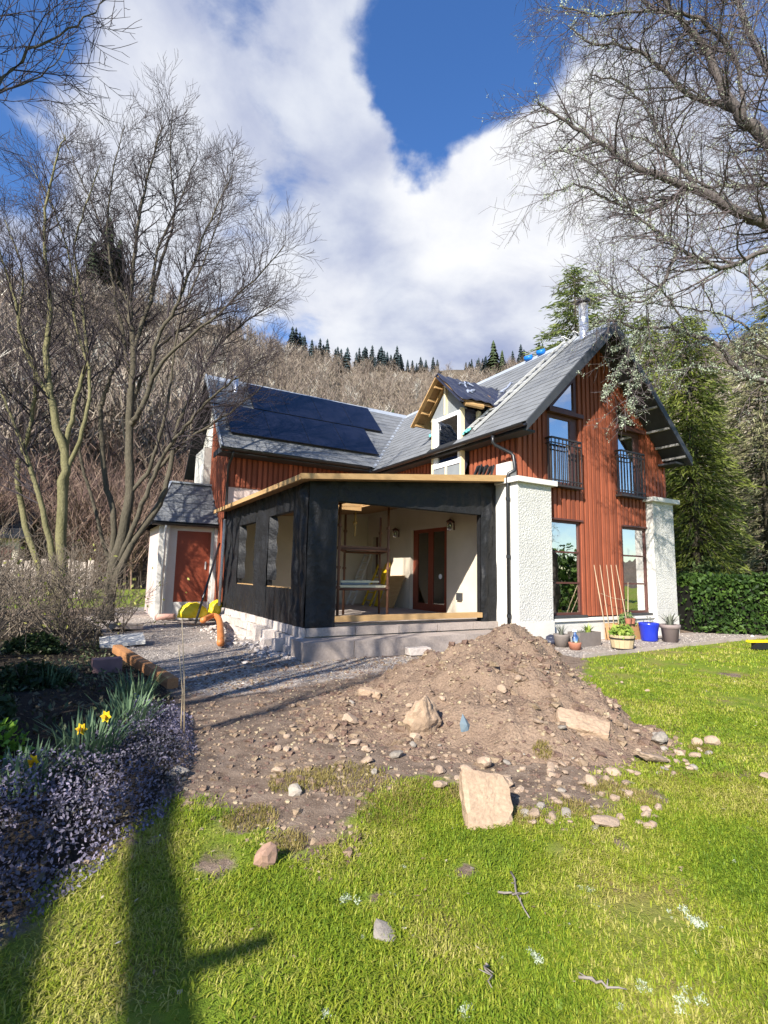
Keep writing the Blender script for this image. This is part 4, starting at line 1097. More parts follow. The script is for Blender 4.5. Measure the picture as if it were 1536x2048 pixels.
def rock_box(seed, hx, hy, hz, mat, sub=4, rough=.06):
    import bmesh
    from mathutils import noise as mn
    r = np.random.RandomState(seed); bm = bmesh.new(); bmesh.ops.create_icosphere(bm, subdivisions=sub, radius=1)
    pl = [(Vector((1, r.uniform(-.2, .2), r.uniform(-.15, .15))).normalized(), hx), (Vector((-1, r.uniform(-.25, .25), 0)).normalized(), hx), (Vector((r.uniform(-.2, .2), 1, 0)).normalized(), hy), (Vector((r.uniform(-.25, .25), -1, .1)).normalized(), hy), (Vector((r.uniform(-.05, .05), r.uniform(-.05, .05), 1)).normalized(), hz), (Vector((0, 0, -1)), hz), (Vector((1, 1, .2)).normalized(), (hx + hy) * .64), (Vector((-1, .8, -.2)).normalized(), (hx + hy) * .68)]
    so_ = Vector(r.uniform(-50, 50, 3)); mxh = max(hx, hy)
    for v in bm.verts:
        d = v.co.normalized(); rad = 9.0
        for n_, o_ in pl:
            q = d.dot(n_)
            if q > 1e-3: rad = min(rad, o_ / q)
        p = d * rad; u_ = p / mxh
        v.co = p + d * mxh * rough * (mn.noise(u_ * 2.2 + so_) + .6 * mn.noise(u_ * 6 + so_) + .3 * mn.noise(u_ * 15 + so_))
    me = bpy.data.meshes.new('slab'); bm.to_mesh(me); bm.free(); me.materials.append(mat); return me
def put_stone(p, size, label, group, me=None, rot=None, name='stone', sink=.35, cat='stone'):
    o = bpy.data.objects.new(name, me or rnd.choice(ST)); COL.objects.link(o)
    o.location = p + Vector((0, 0, size * sink)); o.scale = (size, size * rnd.uniform(.8, 1.1), size * rnd.uniform(.75, 1.0))
    o.rotation_euler = rot or (rnd.uniform(-.4, .4), rnd.uniform(-.4, .4), rnd.uniform(0, 6.28))
    return tag(o, label, cat, group)
def slab_mesh(pts, th, mat, seed=0, name='slab'):
    r = random.Random(seed); mb = MB(); n = len(pts)
    vs = [(x, y, 0) for x, y in pts] + [(x * .97 + r.uniform(-.01, .01), y * .97, th + r.uniform(-.008, .008)) for x, y in pts]
    mb.add(vs, [tuple(range(n - 1, -1, -1)), tuple(range(n, 2 * n))] + [(i, (i + 1) % n, (i + 1) % n + n, i + n) for i in range(n)])
    me = bpy.data.meshes.new(name); me.from_pydata(mb.v, [], mb.f); me.materials.append(mat); return me
G_ST = 'stones spilled from the soil heap'
p = hit(843, 1478); me = stone_mesh(41, .95, 4, M['slab'])
o = put_stone(p + Vector((.0, .10, .10)), .17, 'large upright tan boulder set in the left flank of the heap', G_ST, me, (.25, .1, .3), 'boulder', .2, 'boulder'); o.scale = (.165, .12, .215)
p = hit(977, 1650)
o = bpy.data.objects.new('slab', rock_box(3, .135, .14, .045, M['slab'])); COL.objects.link(o); o.location = p + Vector((0, .06, .085)); o.rotation_euler = (R(50), R(8), R(6)); tag(o, 'big flat sandstone slab tipped up at the front edge of the grass', 'slab', G_ST)
p = hit(1165, 1455)
o = bpy.data.objects.new('slab', rock_box(5, .19, .10, .06, M['slab'], 4, .08)); COL.objects.link(o); o.location = p + Vector((0, .0, .0)); o.rotation_euler = (R(26), R(8), R(-12)); tag(o, 'broad flat tan slab half buried on the right flank of the heap', 'slab', G_ST)
p = hit(740, 1388); o = bpy.data.objects.new('slab', rock_box(7, .11, .045, .035, M['slab'], 3)); COL.objects.link(o); o.location = p; o.rotation_euler = (.1, .15, -.3); tag(o, 'narrow brick sized stone at the upper left of the heap', 'stone', G_ST)
p = hit(528, 1742); o = put_stone(p + Vector((0, .03, .02)), .062, 'reddish pointed stone standing in the lawn by the bare soil strip', None, stone_mesh(77, .9, 2, material('reddish_stone', (.33, .21, .15), .9, (.22, .13, .1), 9, .6, .1)), (.3, .2, .6)); o.scale = (.055, .05, .075)
p = hit(765, 1875); o = put_stone(p, .05, 'pale grey pointed stone lying alone in the front lawn', None, stone_mesh(78, .5, 2, M['greystone']), (.2, .1, .8)); o.scale = (.05, .07, .035)
p = hit(1210, 1655); o = put_stone(p, .085, 'pale tan lumpy stone in the grass right of the tipped slab', G_ST, stone_mesh(79, .5, 3, M['stone']), (.1, .1, .3)); o.scale = (.085, .07, .05)
p = hit(1535, 1560); o = put_stone(p, .05, 'tan stone at the right edge of the lawn', None, ST[1], (.1, .1, .3))
p = hit(355, 1555); o = put_stone(p, .09, 'rounded pale stone at the corner of the flower bed and the lawn', None, stone_mesh(80, .7, 3, M['greystone'])); o.scale = (.08, .06, .055)
p = hit(965, 1535); o = put_stone(p, .09, 'blocky tan stone just behind the tipped slab', G_ST, stone_mesh(81, .8, 2, M['stone'])); o.scale = (.085, .06, .06)
p = hit(1300, 1525); o = put_stone(p, .1, 'broad cracked tan stone at the right foot of the heap', G_ST, stone_mesh(82, .5, 3, M['stone'])); o.scale = (.15, .10, .075)
p = hit(1318, 1488); o = put_stone(p, .1, 'rounded whitish stone on the right foot of the heap', G_ST, stone_mesh(83, .8, 3, M['greystone'])); o.scale = (.09, .075, .065)
p = hit(575, 1475); put_stone(p, .035, 'round brown stone lying alone on the trampled soil', G_ST, stone_mesh(84, .9, 2, M['stone']))
p = hit(590, 1590); put_stone(p, .055, 'pale upright stone at the left end of the bare soil', G_ST, stone_mesh(85, .9, 2, M['greystone']))
for (x, y, s, lab) in ((712, 1490, .055, 'squarish pale stone below the leaning flat stone left of the boulder'), (700, 1445, .085, 'leaning flat tan stone left of the boulder'), (735, 1525, .055, 'long pale stone at the edge of the grass below the boulder'), (830, 1480, .05, 'small tan stone under the big boulder'), (1425, 1490, .07, 'outermost pale stone in the grass right of the heap'), (1390, 1515, .05, 'tan stone in the grass beside the outermost pale one'), (1395, 1490, .06, 'pair of rounded stones edge right of the heap foot'), (1385, 1535, .03, 'small white stone in the grass right of the heap'), (1240, 1640, .035, 'small tan stone beside the lumpy one in the grass'), (1105, 1640, .035, 'bluish white stone right of the tipped slab'), (975, 1645, .03, 'little stone wedged below the tipped slab')):
    put_stone(hit(x, y), s, lab, G_ST)
lab_g = 'small tan or grey stone among many at the foot of the heap'
for i in range(150):
    q = rnd.random()
    if q < .38: x, y = rnd.uniform(880, 1420), rnd.uniform(1500, 1590)
    elif q < .52: x, y = rnd.uniform(1040, 1330), rnd.uniform(1590, 1660)
    elif q < .82: x, y = rnd.uniform(520, 900), rnd.uniform(1400, 1560)
    else: x, y = rnd.uniform(1000, 1320), rnd.uniform(1330, 1500)
    if q < .38 and y > 1560 and x > 1300: y -= 50
    p = hit(x, y); put_stone(p, rnd.uniform(.014, .038) * (1 + .6 * (rnd.random() < .18)), lab_g, 'small stones at the heap')
# rubble: crumbs of soil and pebbles nobody could count
def scatter_chips(name, pts, s0, s1, mat, seed):
    r = np.random.RandomState(seed); n = len(pts)
    base = np.array([(1, 0, -.3), (-.5, .87, -.3), (-.5, -.87, -.3), (.6, .6, .55), (-.7, .2, .6), (.2, -.7, .5)])
    fc = np.array([(0, 1, 3), (1, 4, 3), (1, 2, 4), (2, 5, 4), (2, 0, 5), (0, 3, 5), (3, 4, 5), (0, 2, 1)])
    s = r.uniform(0, 1, n) ** 2.2 * (s1 - s0) + s0
    a = r.uniform(0, 6.28, n); c, sn = np.cos(a), np.sin(a)
    b = base[None] * (1 + r.uniform(-.3, .3, (n, 6, 3)))
    x = b[..., 0] * c[:, None] - b[..., 1] * sn[:, None]; y = b[..., 0] * sn[:, None] + b[..., 1] * c[:, None]
    V = np.stack([x, y, b[..., 2] * r.uniform(.5, 1.1, n)[:, None]], -1) * s[:, None, None] + np.asarray(pts)[:, None, :]
    F = (fc[None] + 6 * np.arange(n)[:, None, None]).reshape(-1, 3)
    o = fast_mesh(name, V.reshape(-1, 3), F, mat); o['kind'] = 'stuff'; return o
M['chips'] = material('soil_crumbs_and_pebbles', (.30, .22, .16), .95, (.165, .115, .085), 8, .8, .2, 60, island=.55, spec=.1)
M['clod'] = material('brown_soil_clods', (.27, .192, .137), .97, (.145, .098, .07), 12, .8, .3, 80, .8, 60, .02, island=.3, spec=.08)
M['pebble'] = material('grey_gravel_chips', (.47, .42, .375), .92, (.30, .265, .235), 12, .8, island=.35, spec=.15)
def on_surface(n, x0, x1, y0, y1, ok, seed):
    r = np.random.RandomState(seed); x = r.uniform(x0, x1, n); y = r.uniform(y0, y1, n)
    m = ok(x, y); x, y = x[m], y[m]
    return np.stack([x, y, np.maximum(ground_h(x, y), np.where(mound_h(x, y) > .012, mound_z(x, y), -9))], -1)
pts = on_surface(11500, -.9, 4.0, 3.2, 8.0, lambda x, y: mound_h(x, y) > .02, 3)
scatter_chips('heap_rubble', pts, .004, .026, M['chips'], 4)
pts = on_surface(8000, -.9, 4.0, 3.2, 8.0, lambda x, y: (mound_h(x, y) > .02) & (fbm(x, y, 3.5, 77) > .46), 13)
scatter_chips('soil_clods', pts, .010, .055, M['clod'], 14)
pts = on_surface(15000, -2.4, 2.8, 2.4, 8.8, lambda x, y: (sdist(x, y, LAWN_R) < .12 + .25 * (fbm(x, y, 3, 9) - .5)) & (sdist(x, y, BED) < -.02) & (mound_h(x, y) < .03), 5)
scatter_chips('trampled_soil_rubble', pts, .004, .022, M['chips'], 6)
pts = on_surface(3500, -2.4, 2.8, 2.4, 8.0, lambda x, y: (sdist(x, y, LAWN_R) < .1 + .3 * (fbm(x, y, 3, 9) - .5)) & (sdist(x, y, BED) < -.02) & (mound_h(x, y) < .03) & (fbm(x, y, 2.5, 78) > .48), 15)
scatter_chips('soil_clods', pts, .008, .045, M['clod'], 16)
pts = on_surface(14000, -7, 10, 6, 14, lambda x, y: (sdist(x, y, GRAVEL_L) > 0) | (sdist(x, y, GRAVEL_R) > 0), 7)
scatter_chips('gravel', pts, .008, .022, M['pebble'], 8)

r = np.random.RandomState(19); n = 420; uu, vv = -4.30 - np.abs(r.normal(0, .28, n)), r.uniform(.3, 5.6, n)
px_, py_ = P0.x + UX.x * uu + VX.x * vv, P0.y + UX.y * uu + VX.y * vv
scatter_chips('block_rubble', np.stack([px_, py_, ground_h(px_, py_) + .005], -1), .015, .085, M['block'], 20)
# ------------------------------------------------------------------ grass
def blades(name, pts, h0, h1, w0, mat, seed, tilt=.5, clump=None):
    r = np.random.RandomState(seed); n = len(pts); P_ = np.asarray(pts)
    a = r.uniform(0, 6.28, n); h = r.uniform(h0, h1, n) * (clump if clump is not None else 1.0); wd = w0 * r.uniform(.7, 1.3, n)
    d = np.stack([np.cos(a), np.sin(a), np.zeros(n)], -1); sd = np.stack([-np.sin(a), np.cos(a), np.zeros(n)], -1)
    t = r.uniform(.1, tilt, n)
    p1 = P_ + d * (h * t * .45)[:, None] + np.array([0, 0, 1.]) * (h * .6)[:, None]
    p2 = P_ + d * (h * t * 1.25)[:, None] + np.array([0, 0, 1.]) * (h * (1 - .28 * t))[:, None]
    sw_ = sd * (wd / 2)[:, None]
    V = np.stack([P_ - sw_, P_ + sw_, p1 - sw_ * .8, p1 + sw_ * .8, p2], 1).reshape(-1, 3)
    b = 5 * np.arange(n)[:, None]
    F = np.concatenate([b + np.array([0, 1, 3]), b + np.array([0, 3, 2]), b + np.array([2, 3, 4])], 0)
    o = fast_mesh(name, V, F, mat); o['kind'] = 'stuff'; return o
def grass_material(name, cols, trans=.35):
    m = bpy.data.materials.new(name); m.use_nodes = True; m.node_tree.nodes.clear(); k = NT(m.node_tree)
    g = k.n('ShaderNodeNewGeometry'); n_ = k.noise(g.outputs['Position'], 1.4, 4, .6)
    v_ = k.math('ADD', k.math('MULTIPLY', g.outputs['Random Per Island'], .55), k.math('MULTIPLY', k.mr(n_, .36, .64), .62))
    col = k.ramp(v_, cols)
    b = k.n('ShaderNodeBsdfPrincipled'); k.val(b.inputs['Base Color'], col); b.inputs['Roughness'].default_value = .55; b.inputs['Specular IOR Level'].default_value = .25
    tr = k.n('ShaderNodeBsdfTranslucent'); k.val(tr.inputs[0], col); mx = k.n('ShaderNodeMixShader'); mx.inputs[0].default_value = trans
    k.t.links.new(b.outputs[0], mx.inputs[1]); k.t.links.new(tr.outputs[0], mx.inputs[2])
    o = k.n('ShaderNodeOutputMaterial'); k.t.links.new(mx.outputs[0], o.inputs[0]); return m
M['grass'] = grass_material('lawn_grass_blades', [(.0, (.085, .155, .012)), (.35, (.185, .275, .018)), (.70, (.31, .345, .03)), (1.0, (.47, .42, .13))])
def lawn_pts(n, y0, y1, seed):
    r = np.random.RandomState(seed); y = np.sqrt(r.uniform(y0 ** 2, y1 ** 2, n)); x = r.uniform(-.80, .82, n) * y
    s = sdist(x, y, LAWN_R) + (fbm(x, y, 3.5, 21, 4) - .5) * .8
    thin = fbm(x, y, 1.8, 22, 4)
    m = (s > r.uniform(-.05, .28, n)) & (sdist(x, y, BED) < .02) & (mound_h(x, y) < .06) & (thin - .42 * spots(x, y) > r.uniform(.22, .52, n))
    x, y = x[m], y[m]; return np.stack([x, y, ground_h(x, y)], -1)
pa = lawn_pts(135000, 1.5, 3.6, 31); cl_ = .55 + 1.0 * fbm(pa[:, 0], pa[:, 1], 2.6, 33, 3)
blades('lawn_grass', pa, .010, .034, .0040, M['grass'], 32, 1.9, cl_)
pa = lawn_pts(110000, 3.4, 7.5, 34); cl_ = .55 + 1.0 * fbm(pa[:, 0], pa[:, 1], 2.6, 33, 3)
blades('lawn_grass', pa, .011, .036, .0075, M['grass'], 35, 1.7, cl_)
pa = lawn_pts(70000, 7.3, 13.5, 36)
blades('lawn_grass', pa, .02, .05, .013, M['grass'], 37, 1.0)
r = np.random.RandomState(44); n = 3800; y = np.sqrt(r.uniform(1.5 ** 2, 9.0 ** 2, n)); x = r.uniform(-.8, .82, n) * y
m = (sdist(x, y, LAWN_R) > -.05) & (fbm(x, y, 2.2, 45, 4) > r.uniform(.25, .75, n)); x, y = x[m], y[m]; n = len(x)
C_ = np.stack([x, y, ground_h(x, y) + r.uniform(.006, .022, n)], -1); a = r.uniform(0, 6.28, n); t1 = np.stack([np.cos(a), np.sin(a), r.uniform(-.2, .2, n)], -1); t2 = np.stack([-np.sin(a), np.cos(a), r.uniform(-.3, .3, n)], -1); s_ = r.uniform(.004, .015, n)[:, None]; as_ = r.uniform(.1, .6, n)[:, None]
o = fast_mesh('lawn_litter', np.stack([C_ + t1 * s_, C_ + t2 * s_ * as_, C_ - t1 * s_, C_ - t2 * s_ * as_], 1).reshape(-1, 3), np.arange(4 * n).reshape(n, 4), grass_material('dead_leaf_bits', [(.0, (.12, .08, .04)), (.45, (.30, .22, .12)), (.8, (.48, .42, .30)), (1.0, (.62, .60, .52))], .1)); o['kind'] = 'stuff'
r = np.random.RandomState(51); n = 60000; y = np.sqrt(r.uniform(1.5 ** 2, 5.5 ** 2, n)); x = r.uniform(-.8, .82, n) * y
m = (sdist(x, y, LAWN_R) + (fbm(x, y, 3.5, 21, 4) - .5) * .5 > 0) & (mound_h(x, y) < .05) & (spots(x, y) < r.uniform(.35, .9, n)); x, y = x[m], y[m]
M['moss_blade'] = grass_material('yellow_green_lawn_moss', [(.0, (.09, .14, .012)), (.4, (.19, .25, .02)), (.75, (.30, .31, .05)), (1.0, (.38, .33, .12))])
blades('lawn_moss', np.stack([x, y, ground_h(x, y)], -1), .005, .017, .006, M['moss_blade'], 52, 1.8)
# mossy tufts at the edge of the heap
def tuft_pts(px, py, n, rad, seed):
    c = hit(px, py); r = np.random.RandomState(seed); a = r.uniform(0, 6.28, n); q = rad * np.sqrt(r.uniform(0, 1, n))
    x = c.x + q * np.cos(a); y = c.y + q * np.sin(a); return np.stack([x, y, ground_h(x, y) + np.maximum(0, mound_h(x, y) - .045)], -1)
M['straw'] = grass_material('dry_mossy_grass', [(.0, (.13, .13, .02)), (.5, (.24, .20, .05)), (1.0, (.36, .28, .12))])
for i, (x, y, rad) in enumerate(((1055, 1640, .10), (1215, 1580, .14), (1085, 1500, .07), (1450, 1560, .07), (850, 1590, .2), (600, 1560, .2), (700, 1560, .25), (1280, 1600, .12), (575, 1690, .1), (1400, 1500, .08), (950, 1590, .15), (780, 1620, .2), (1150, 1620, .12), (500, 1640, .15), (1350, 1560, .1))):
    o = blades('dry_grass_tuft', tuft_pts(x, y, int(500 * rad / .12), rad, 60 + i), .012, .04, .004, M['straw'], 70 + i, 1.2)
# dropped lichen tufts and twigs on the lawn
M['lichen'] = material('pale_grey_green_lichen', (.50, .55, .42), .95, (.36, .42, .30), 30, .7, .1, trans=.2)
def lichen_clump(rad, n, seed):
    r = np.random.RandomState(seed); k = r.randint(3, 6); sc_ = r.normal(size=(k, 3)) * rad * np.array([.55, .55, .12])
    c = sc_[r.randint(0, k, n)] + r.normal(size=(n, 3)) * rad * np.array([.28, .28, .14]); c[:, 2] = np.abs(c[:, 2])
    t1 = r.normal(size=(n, 3)); t1 /= np.linalg.norm(t1, axis=1)[:, None]; t2 = np.cross(t1, r.normal(size=(n, 3))); t2 /= np.linalg.norm(t2, axis=1)[:, None]
    s = rad * .17
    V = np.stack([c + t1 * s, c + t2 * s * .35, c - t1 * s, c - t2 * s * .35], 1).reshape(-1, 3); F = np.arange(4 * n).reshape(n, 4)
    return V, F
def lichen_thing(px, py, rad, lab, grp='lichen tufts fallen on the lawn'):
    V, F = lichen_clump(rad, 200, int(px)); o = fast_mesh('lichen_tuft', V, F, M['lichen']); o.location = hit(px, py) + Vector((0, 0, rad * .25)); tag(o, lab, 'lichen', grp)
for (x, y, rad, lab) in ((700, 1808, .032, 'grey upright lichen tuft on the lawn left of the pale pointed stone'), (1075, 1920, .026, 'round white lichen tuft in the middle of the right lawn'), (1380, 2012, .034, 'large white lichen tuft near the bottom right of the lawn'), (1388, 1848, .04, 'flat whitish lichen flake on the lawn'), (1285, 1980, .024, 'white lichen tuft left of the large one'), (650, 2038, .022, 'lichen tuft at the bottom edge of the lawn'), (1180, 1785, .018, 'small lichen tuft between the twig and the heap stones'), (935, 2030, .022, 'small white tuft low on the lawn')):
    lichen_thing(x, y, rad, lab)
for i in range(26):
    x, y = rnd.uniform(720, 1530), rnd.uniform(1640, 2030)
    lichen_thing(x, y, rnd.uniform(.006, .014), 'tiny pale lichen speck scattered on the front lawn', 'tiny lichen specks on the lawn')
M['twig'] = material('lichened_twig_bark', (.28, .25, .22), .9, (.14, .115, .1), 30, .7)
def twig(px0, py0, px1, py1, lab, r=.005):
    a, b = hit(px0, py0), hit(px1, py1); pts = [a.lerp(b, q / 6) + Vector((rnd.uniform(-.012, .012), rnd.uniform(-.012, .012), .015 + rnd.uniform(0, .012))) for q in range(7)]
    mb = MB().tube(pts, [r, r, r * .9, r * .9, r * .8, r * .6, r * .4], 5)
    for q in (2, 4): mb.tube([pts[q], pts[q] + Vector((rnd.uniform(-.05, .05), rnd.uniform(-.05, .05), .015))], [r * .6, r * .3], 4)
    tag(mb.build('twig', M['twig'], None, True), lab, 'twig', 'twigs on the lawn')
twig(1020, 1755, 1055, 1850, 'dark forked twig lying in the lawn below the tipped slab'); twig(1000, 1800, 1060, 1800, 'short crossing twig on the lawn by the forked one'); twig(1165, 1975, 1250, 2000, 'pale curved twig low on the right lawn'); twig(970, 1940, 985, 1990, 'dark thin twig in the centre of the front lawn', .004)
# ================================================================== HILL
def ridge(az):
    """elevation of the skyline in degrees for an azimuth in degrees"""
    xs = [-95, -60, -38, -31, -25, -18, -12, -4, 5, 13, 18, 26, 38, 52, 70, 95]; ys = [16, 21, 23.4, 25.6, 25.6, 24.3, 22.9, 22.4, 21.9, 22.1, 22.4, 23.0, 21.5, 12, 4, 1.5]
    return np.interp(az, xs, ys)
def hill_z(az, d):
    e = ridge(az); dr = np.interp(az, [-95, -35, -15, 0, 40, 95], [200, 150, 250, 330, 330, 330])
    top = dr * np.tan(np.radians(e)) + 1.3
    q = np.clip((d - 34) / (dr - 34), 0, 1.25)
    z = top * np.where(q < 1, q ** 1.22, 1 - (q - 1) * .5)
    return z, dr
azs = np.linspace(-95, 95, 191); qs = np.linspace(0, 1.35, 70)
AZg, Qg = np.meshgrid(azs, qs); _z, drg = hill_z(AZg, np.full_like(AZg, 50.)); Dg = 34 + Qg * (drg - 34)
Zg, _ = hill_z(AZg, Dg)
Xg, Yg = Dg * np.sin(np.radians(AZg)), Dg * np.cos(np.radians(AZg))
Zg = Zg + np.clip(Qg * 4, 0, 1) * (fbm(Xg, Yg, .02, 41, 4) - .5) * 14 - .3
ny, nx = Xg.shape; idx = np.arange(ny * nx).reshape(ny, nx)
F = np.stack([idx[:-1, :-1], idx[:-1, 1:], idx[1:, 1:], idx[1:, :-1]], -1).reshape(-1, 4)
M['hill'] = material('leaf_litter_hillside', (.13, .098, .07), .97, (.085, .07, .045), .05, .7, .25, .6, .6, .3, 1.5)
hill = fast_mesh('hill', np.stack([Xg, Yg, Zg], -1).reshape(-1, 3), F, M['hill'], None, True); hill['kind'] = 'structure'
def hz(x, y):
    a = np.degrees(np.arctan2(x, y)); d = np.hypot(x, y); z, _d = hill_z(a, d)
    q = np.clip((d - 34) / (_d - 34), 0, 2)
    return z + np.clip(q * 4, 0, 1) * (fbm(x, y, .02, 41, 4) - .5) * 14 - .3
# bare wood on the slope: far-off mass of leafless trees
def bare_template(seed, n=22, wf=1.0):
    r = np.random.RandomState(seed); V = []; F = []
    def sliver(p, q, w0):
        d = q - p; s = np.cross(d, r.normal(size=3)); s *= wf / (np.linalg.norm(s) + 1e-9)
        b = len(V); V.extend([p - s * w0, p + s * w0, q]); F.append((b, b + 1, b + 2))
    top = np.array([r.uniform(-.05, .05), r.uniform(-.05, .05), .62]); sliver(np.zeros(3), top, .022); sliver(np.zeros(3), top, .022)
    for i in range(n):
        z0 = r.uniform(.18, .62); a = r.uniform(0, 6.28); l = r.uniform(.2, .42) * (1.15 - z0 * .4)
        p = np.array([0, 0, z0]); q = p + np.array([math.cos(a) * l * .62, math.sin(a) * l * .62, l * r.uniform(.5, 1.0)]); sliver(p, q, .0085)
        for _ in range(3):
            m = p + (q - p) * r.uniform(.3, .95); e = m + np.array([r.uniform(-.13, .13), r.uniform(-.13, .13), r.uniform(.03, .2)]); sliver(m, e, .006)
    return np.array(V), np.array(F)
TP = [bare_template(i) for i in range(5)]; TPF = [bare_template(i + 20, 34, .45) for i in range(4)]
def wood(name, n, qlo, qhi, azlo, azhi, h0, h1, mat, seed, TP=TP):
    r = np.random.RandomState(seed); az = r.uniform(azlo, azhi, n); q = r.uniform(qlo ** .7, qhi ** .7, n) ** (1 / .7)
    dr = np.interp(az, [-95, -35, -15, 0, 40, 95], [200, 150, 250, 330, 330, 330]); d = 34 + q * (dr - 34)
    x, y = d * np.sin(np.radians(az)), d * np.cos(np.radians(az)); z = hz(x, y) - .3
    Vs, Fs = [], []; b = 0
    for i in range(n):
        V, F = TP[i % len(TP)]; s = r.uniform(h0, h1); a = r.uniform(0, 6.28); c, sn = math.cos(a), math.sin(a)
        Vs.append(np.stack([V[:, 0] * c - V[:, 1] * sn, V[:, 0] * sn + V[:, 1] * c, V[:, 2]], -1) * s + (x[i], y[i], z[i])); Fs.append(F + b); b += len(V)
    o = fast_mesh(name, np.concatenate(Vs), np.concatenate(Fs), mat); o['kind'] = 'stuff'; return o
M['farwood'] = material('far_bare_branches', (.25, .205, .165), .9, (.165, .13, .105), .03, .8, .25, .12, island=.35)
wood('hillside_wood', 2900, .10, .93, -46, 42, 8, 14, M['farwood'], 5)
M['nearwood'] = material('near_bare_branches', (.20, .132, .10), .9, (.125, .082, .064), .1, .8, .25, .2, island=.35)
wood('hillside_scrub', 700, .0, .2, -50, 0, 4, 9, M['nearwood'], 6, TPF)
M['palewoodland'] = material('pale_lichened_far_trunks', (.46, .43, .37), .9, (.34, .31, .27), .03, .8, .2, .2, island=.3)
wood('hillside_wood', 330, .10, .85, -46, 40, 8, 14, M['palewoodland'], 11)
M['darkwoodland'] = material('dark_far_thicket', (.16, .125, .10), .9, (.10, .08, .06), .03, .8, .2, .2, island=.3)
wood('hillside_wood', 420, .08, .9, -46, 40, 5, 9, M['darkwoodland'], 14)
# conifers on the ridge and the slope
def conifer_mesh(seed, tiers=9, per=11, mat=None):
    r = np.random.RandomState(seed); V = []; F = []
    for t_ in range(tiers):
        z = .08 + .9 * t_ / tiers; rad = .24 * (1 - z) ** .8 + .015
        for i in range(per):
            a = 6.28 * i / per + r.uniform(-.3, .3); L = rad * r.uniform(.65, 1.15); w_ = L * .55
            d = np.array([math.cos(a), math.sin(a), 0]); s = np.array([-math.sin(a), math.cos(a), 0]); c = np.array([0, 0, z])
            b = len(V); V += [c + np.array([0, 0, .10]), c + d * L * .7 + s * w_ * .5 + np.array([0, 0, -.01]), c + d * L + np.array([0, 0, -.045]), c + d * L * .7 - s * w_ * .5 + np.array([0, 0, -.01])]
            F += [(b, b + 1, b + 2), (b, b + 2, b + 3)]
    b = len(V); V += [np.array([.012, 0, 0]), np.array([-.006, .01, 0]), np.array([-.006, -.01, 0]), np.array([0, 0, 1.0])]; F += [(b, b + 1, b + 3), (b + 1, b + 2, b + 3), (b + 2, b, b + 3)]
    me = bpy.data.meshes.new('conifer'); me.from_pydata([tuple(p) for p in V], [], F); me.materials.append(mat); return me
M['farconifer'] = material('far_conifer_needles', (.030, .048, .052), .9, (.018, .030, .034), .2, .6, rand=.3)
M['midconifer'] = material('mid_conifer_needles', (.055, .075, .030), .9, (.03, .045, .02), .3, .6, rand=.2)
CF = [conifer_mesh(i, mat=M['farconifer']) for i in range(4)]; CM = [conifer_mesh(i + 9, 12, 13, mat=M['midconifer']) for i in range(2)]
def far_conifer(px, dq, h, mes, lab, grp, below=0.0):
    r = ray(px, 900); az = math.degrees(math.atan2(r.x, r.y)); dr = float(np.interp(az, [-95, -35, -15, 0, 40, 95], [200, 150, 250, 330, 330, 330])); d = 34 + dq * (dr - 34)
    x, y = d * math.sin(math.radians(az)), d * math.cos(math.radians(az)); z = float(hz(np.array([x]), np.array([y]))[0])
    o = bpy.data.objects.new('conifer', rnd.choice(mes)); COL.objects.link(o); o.location = (x, y, z - .5 - below); o.scale = (h * rnd.uniform(.9, 1.25), h * rnd.uniform(.9, 1.25), h); o.rotation_euler = (0, 0, rnd.uniform(0, 6)); tag(o, lab, 'tree', grp)
for i in range(86):
    q = rnd.random()
    px = rnd.uniform(565, 800) if q < .55 else (rnd.uniform(790, 890) if q < .72 else rnd.uniform(925, 1090))
    far_conifer(px, rnd.uniform(.94, 1.03), rnd.uniform(10, 18) if px < 800 else rnd.uniform(6, 13), CF, 'dark conifer in the row along the far hilltop', 'conifers along the far hilltop')
far_conifer(988, .86, 24, CM, 'taller green conifer on the far hill left of the gable roof', None)
far_conifer(1006, .84, 18, CM, 'shorter green conifer beside the taller one on the hill', None)
for i, (px, h, lab) in enumerate(((180, 26, 'dark spruce behind the bare trees, tallest of the left hill'), (205, 20, 'dark spruce right of the tallest one on the left hill'), (150, 19, 'dark spruce left of the tallest one on the left hill'))): far_conifer(px, .90, h, CM, lab, 'dark spruces on the left hill')
for i, (px, dq, h) in enumerate(((700, .46, 9), (785, .42, 10), (735, .52, 7))): far_conifer(px, dq, h, CM, 'green evergreen bush among bare trees on the far slope', 'evergreens on the far slope')

# ================================================================== BARE TREES
def wob(r, k): return Vector((r.gauss(0, k), r.gauss(0, k), r.gauss(0, k)))
class Tubes:
    def __init__(s): s.V = []; s.F = []; s.n = 0
    def add(s, pts, rad, n):
        P_ = np.array([tuple(p) for p in pts]); T = np.gradient(P_, axis=0); T /= np.linalg.norm(T, axis=1)[:, None] + 1e-9
        ref = np.array([.37, .21, .9]) if abs(T[0, 2]) < .9 else np.array([.9, .3, .2])
        A = np.cross(T, ref); A /= np.linalg.norm(A, axis=1)[:, None] + 1e-9; B = np.cross(T, A)
        th = np.arange(n) * 2 * math.pi / n; rr = np.asarray(rad)[:, None, None]
        V = P_[:, None, :] + rr * (A[:, None, :] * np.cos(th)[None, :, None] + B[:, None, :] * np.sin(th)[None, :, None])
        m = len(P_); i = np.arange(m - 1)[:, None] * n; k = np.arange(n)[None]; k2 = (np.arange(n)[None] + 1) % n
        s.F.append(np.stack([i + k, i + k2, i + n + k2, i + n + k], -1).reshape(-1, 4) + s.n); s.V.append(V.reshape(-1, 3)); s.n += m * n
    def build(s, name, mat, parent=None): return fast_mesh(name, np.concatenate(s.V), np.concatenate(s.F), mat, parent, True)
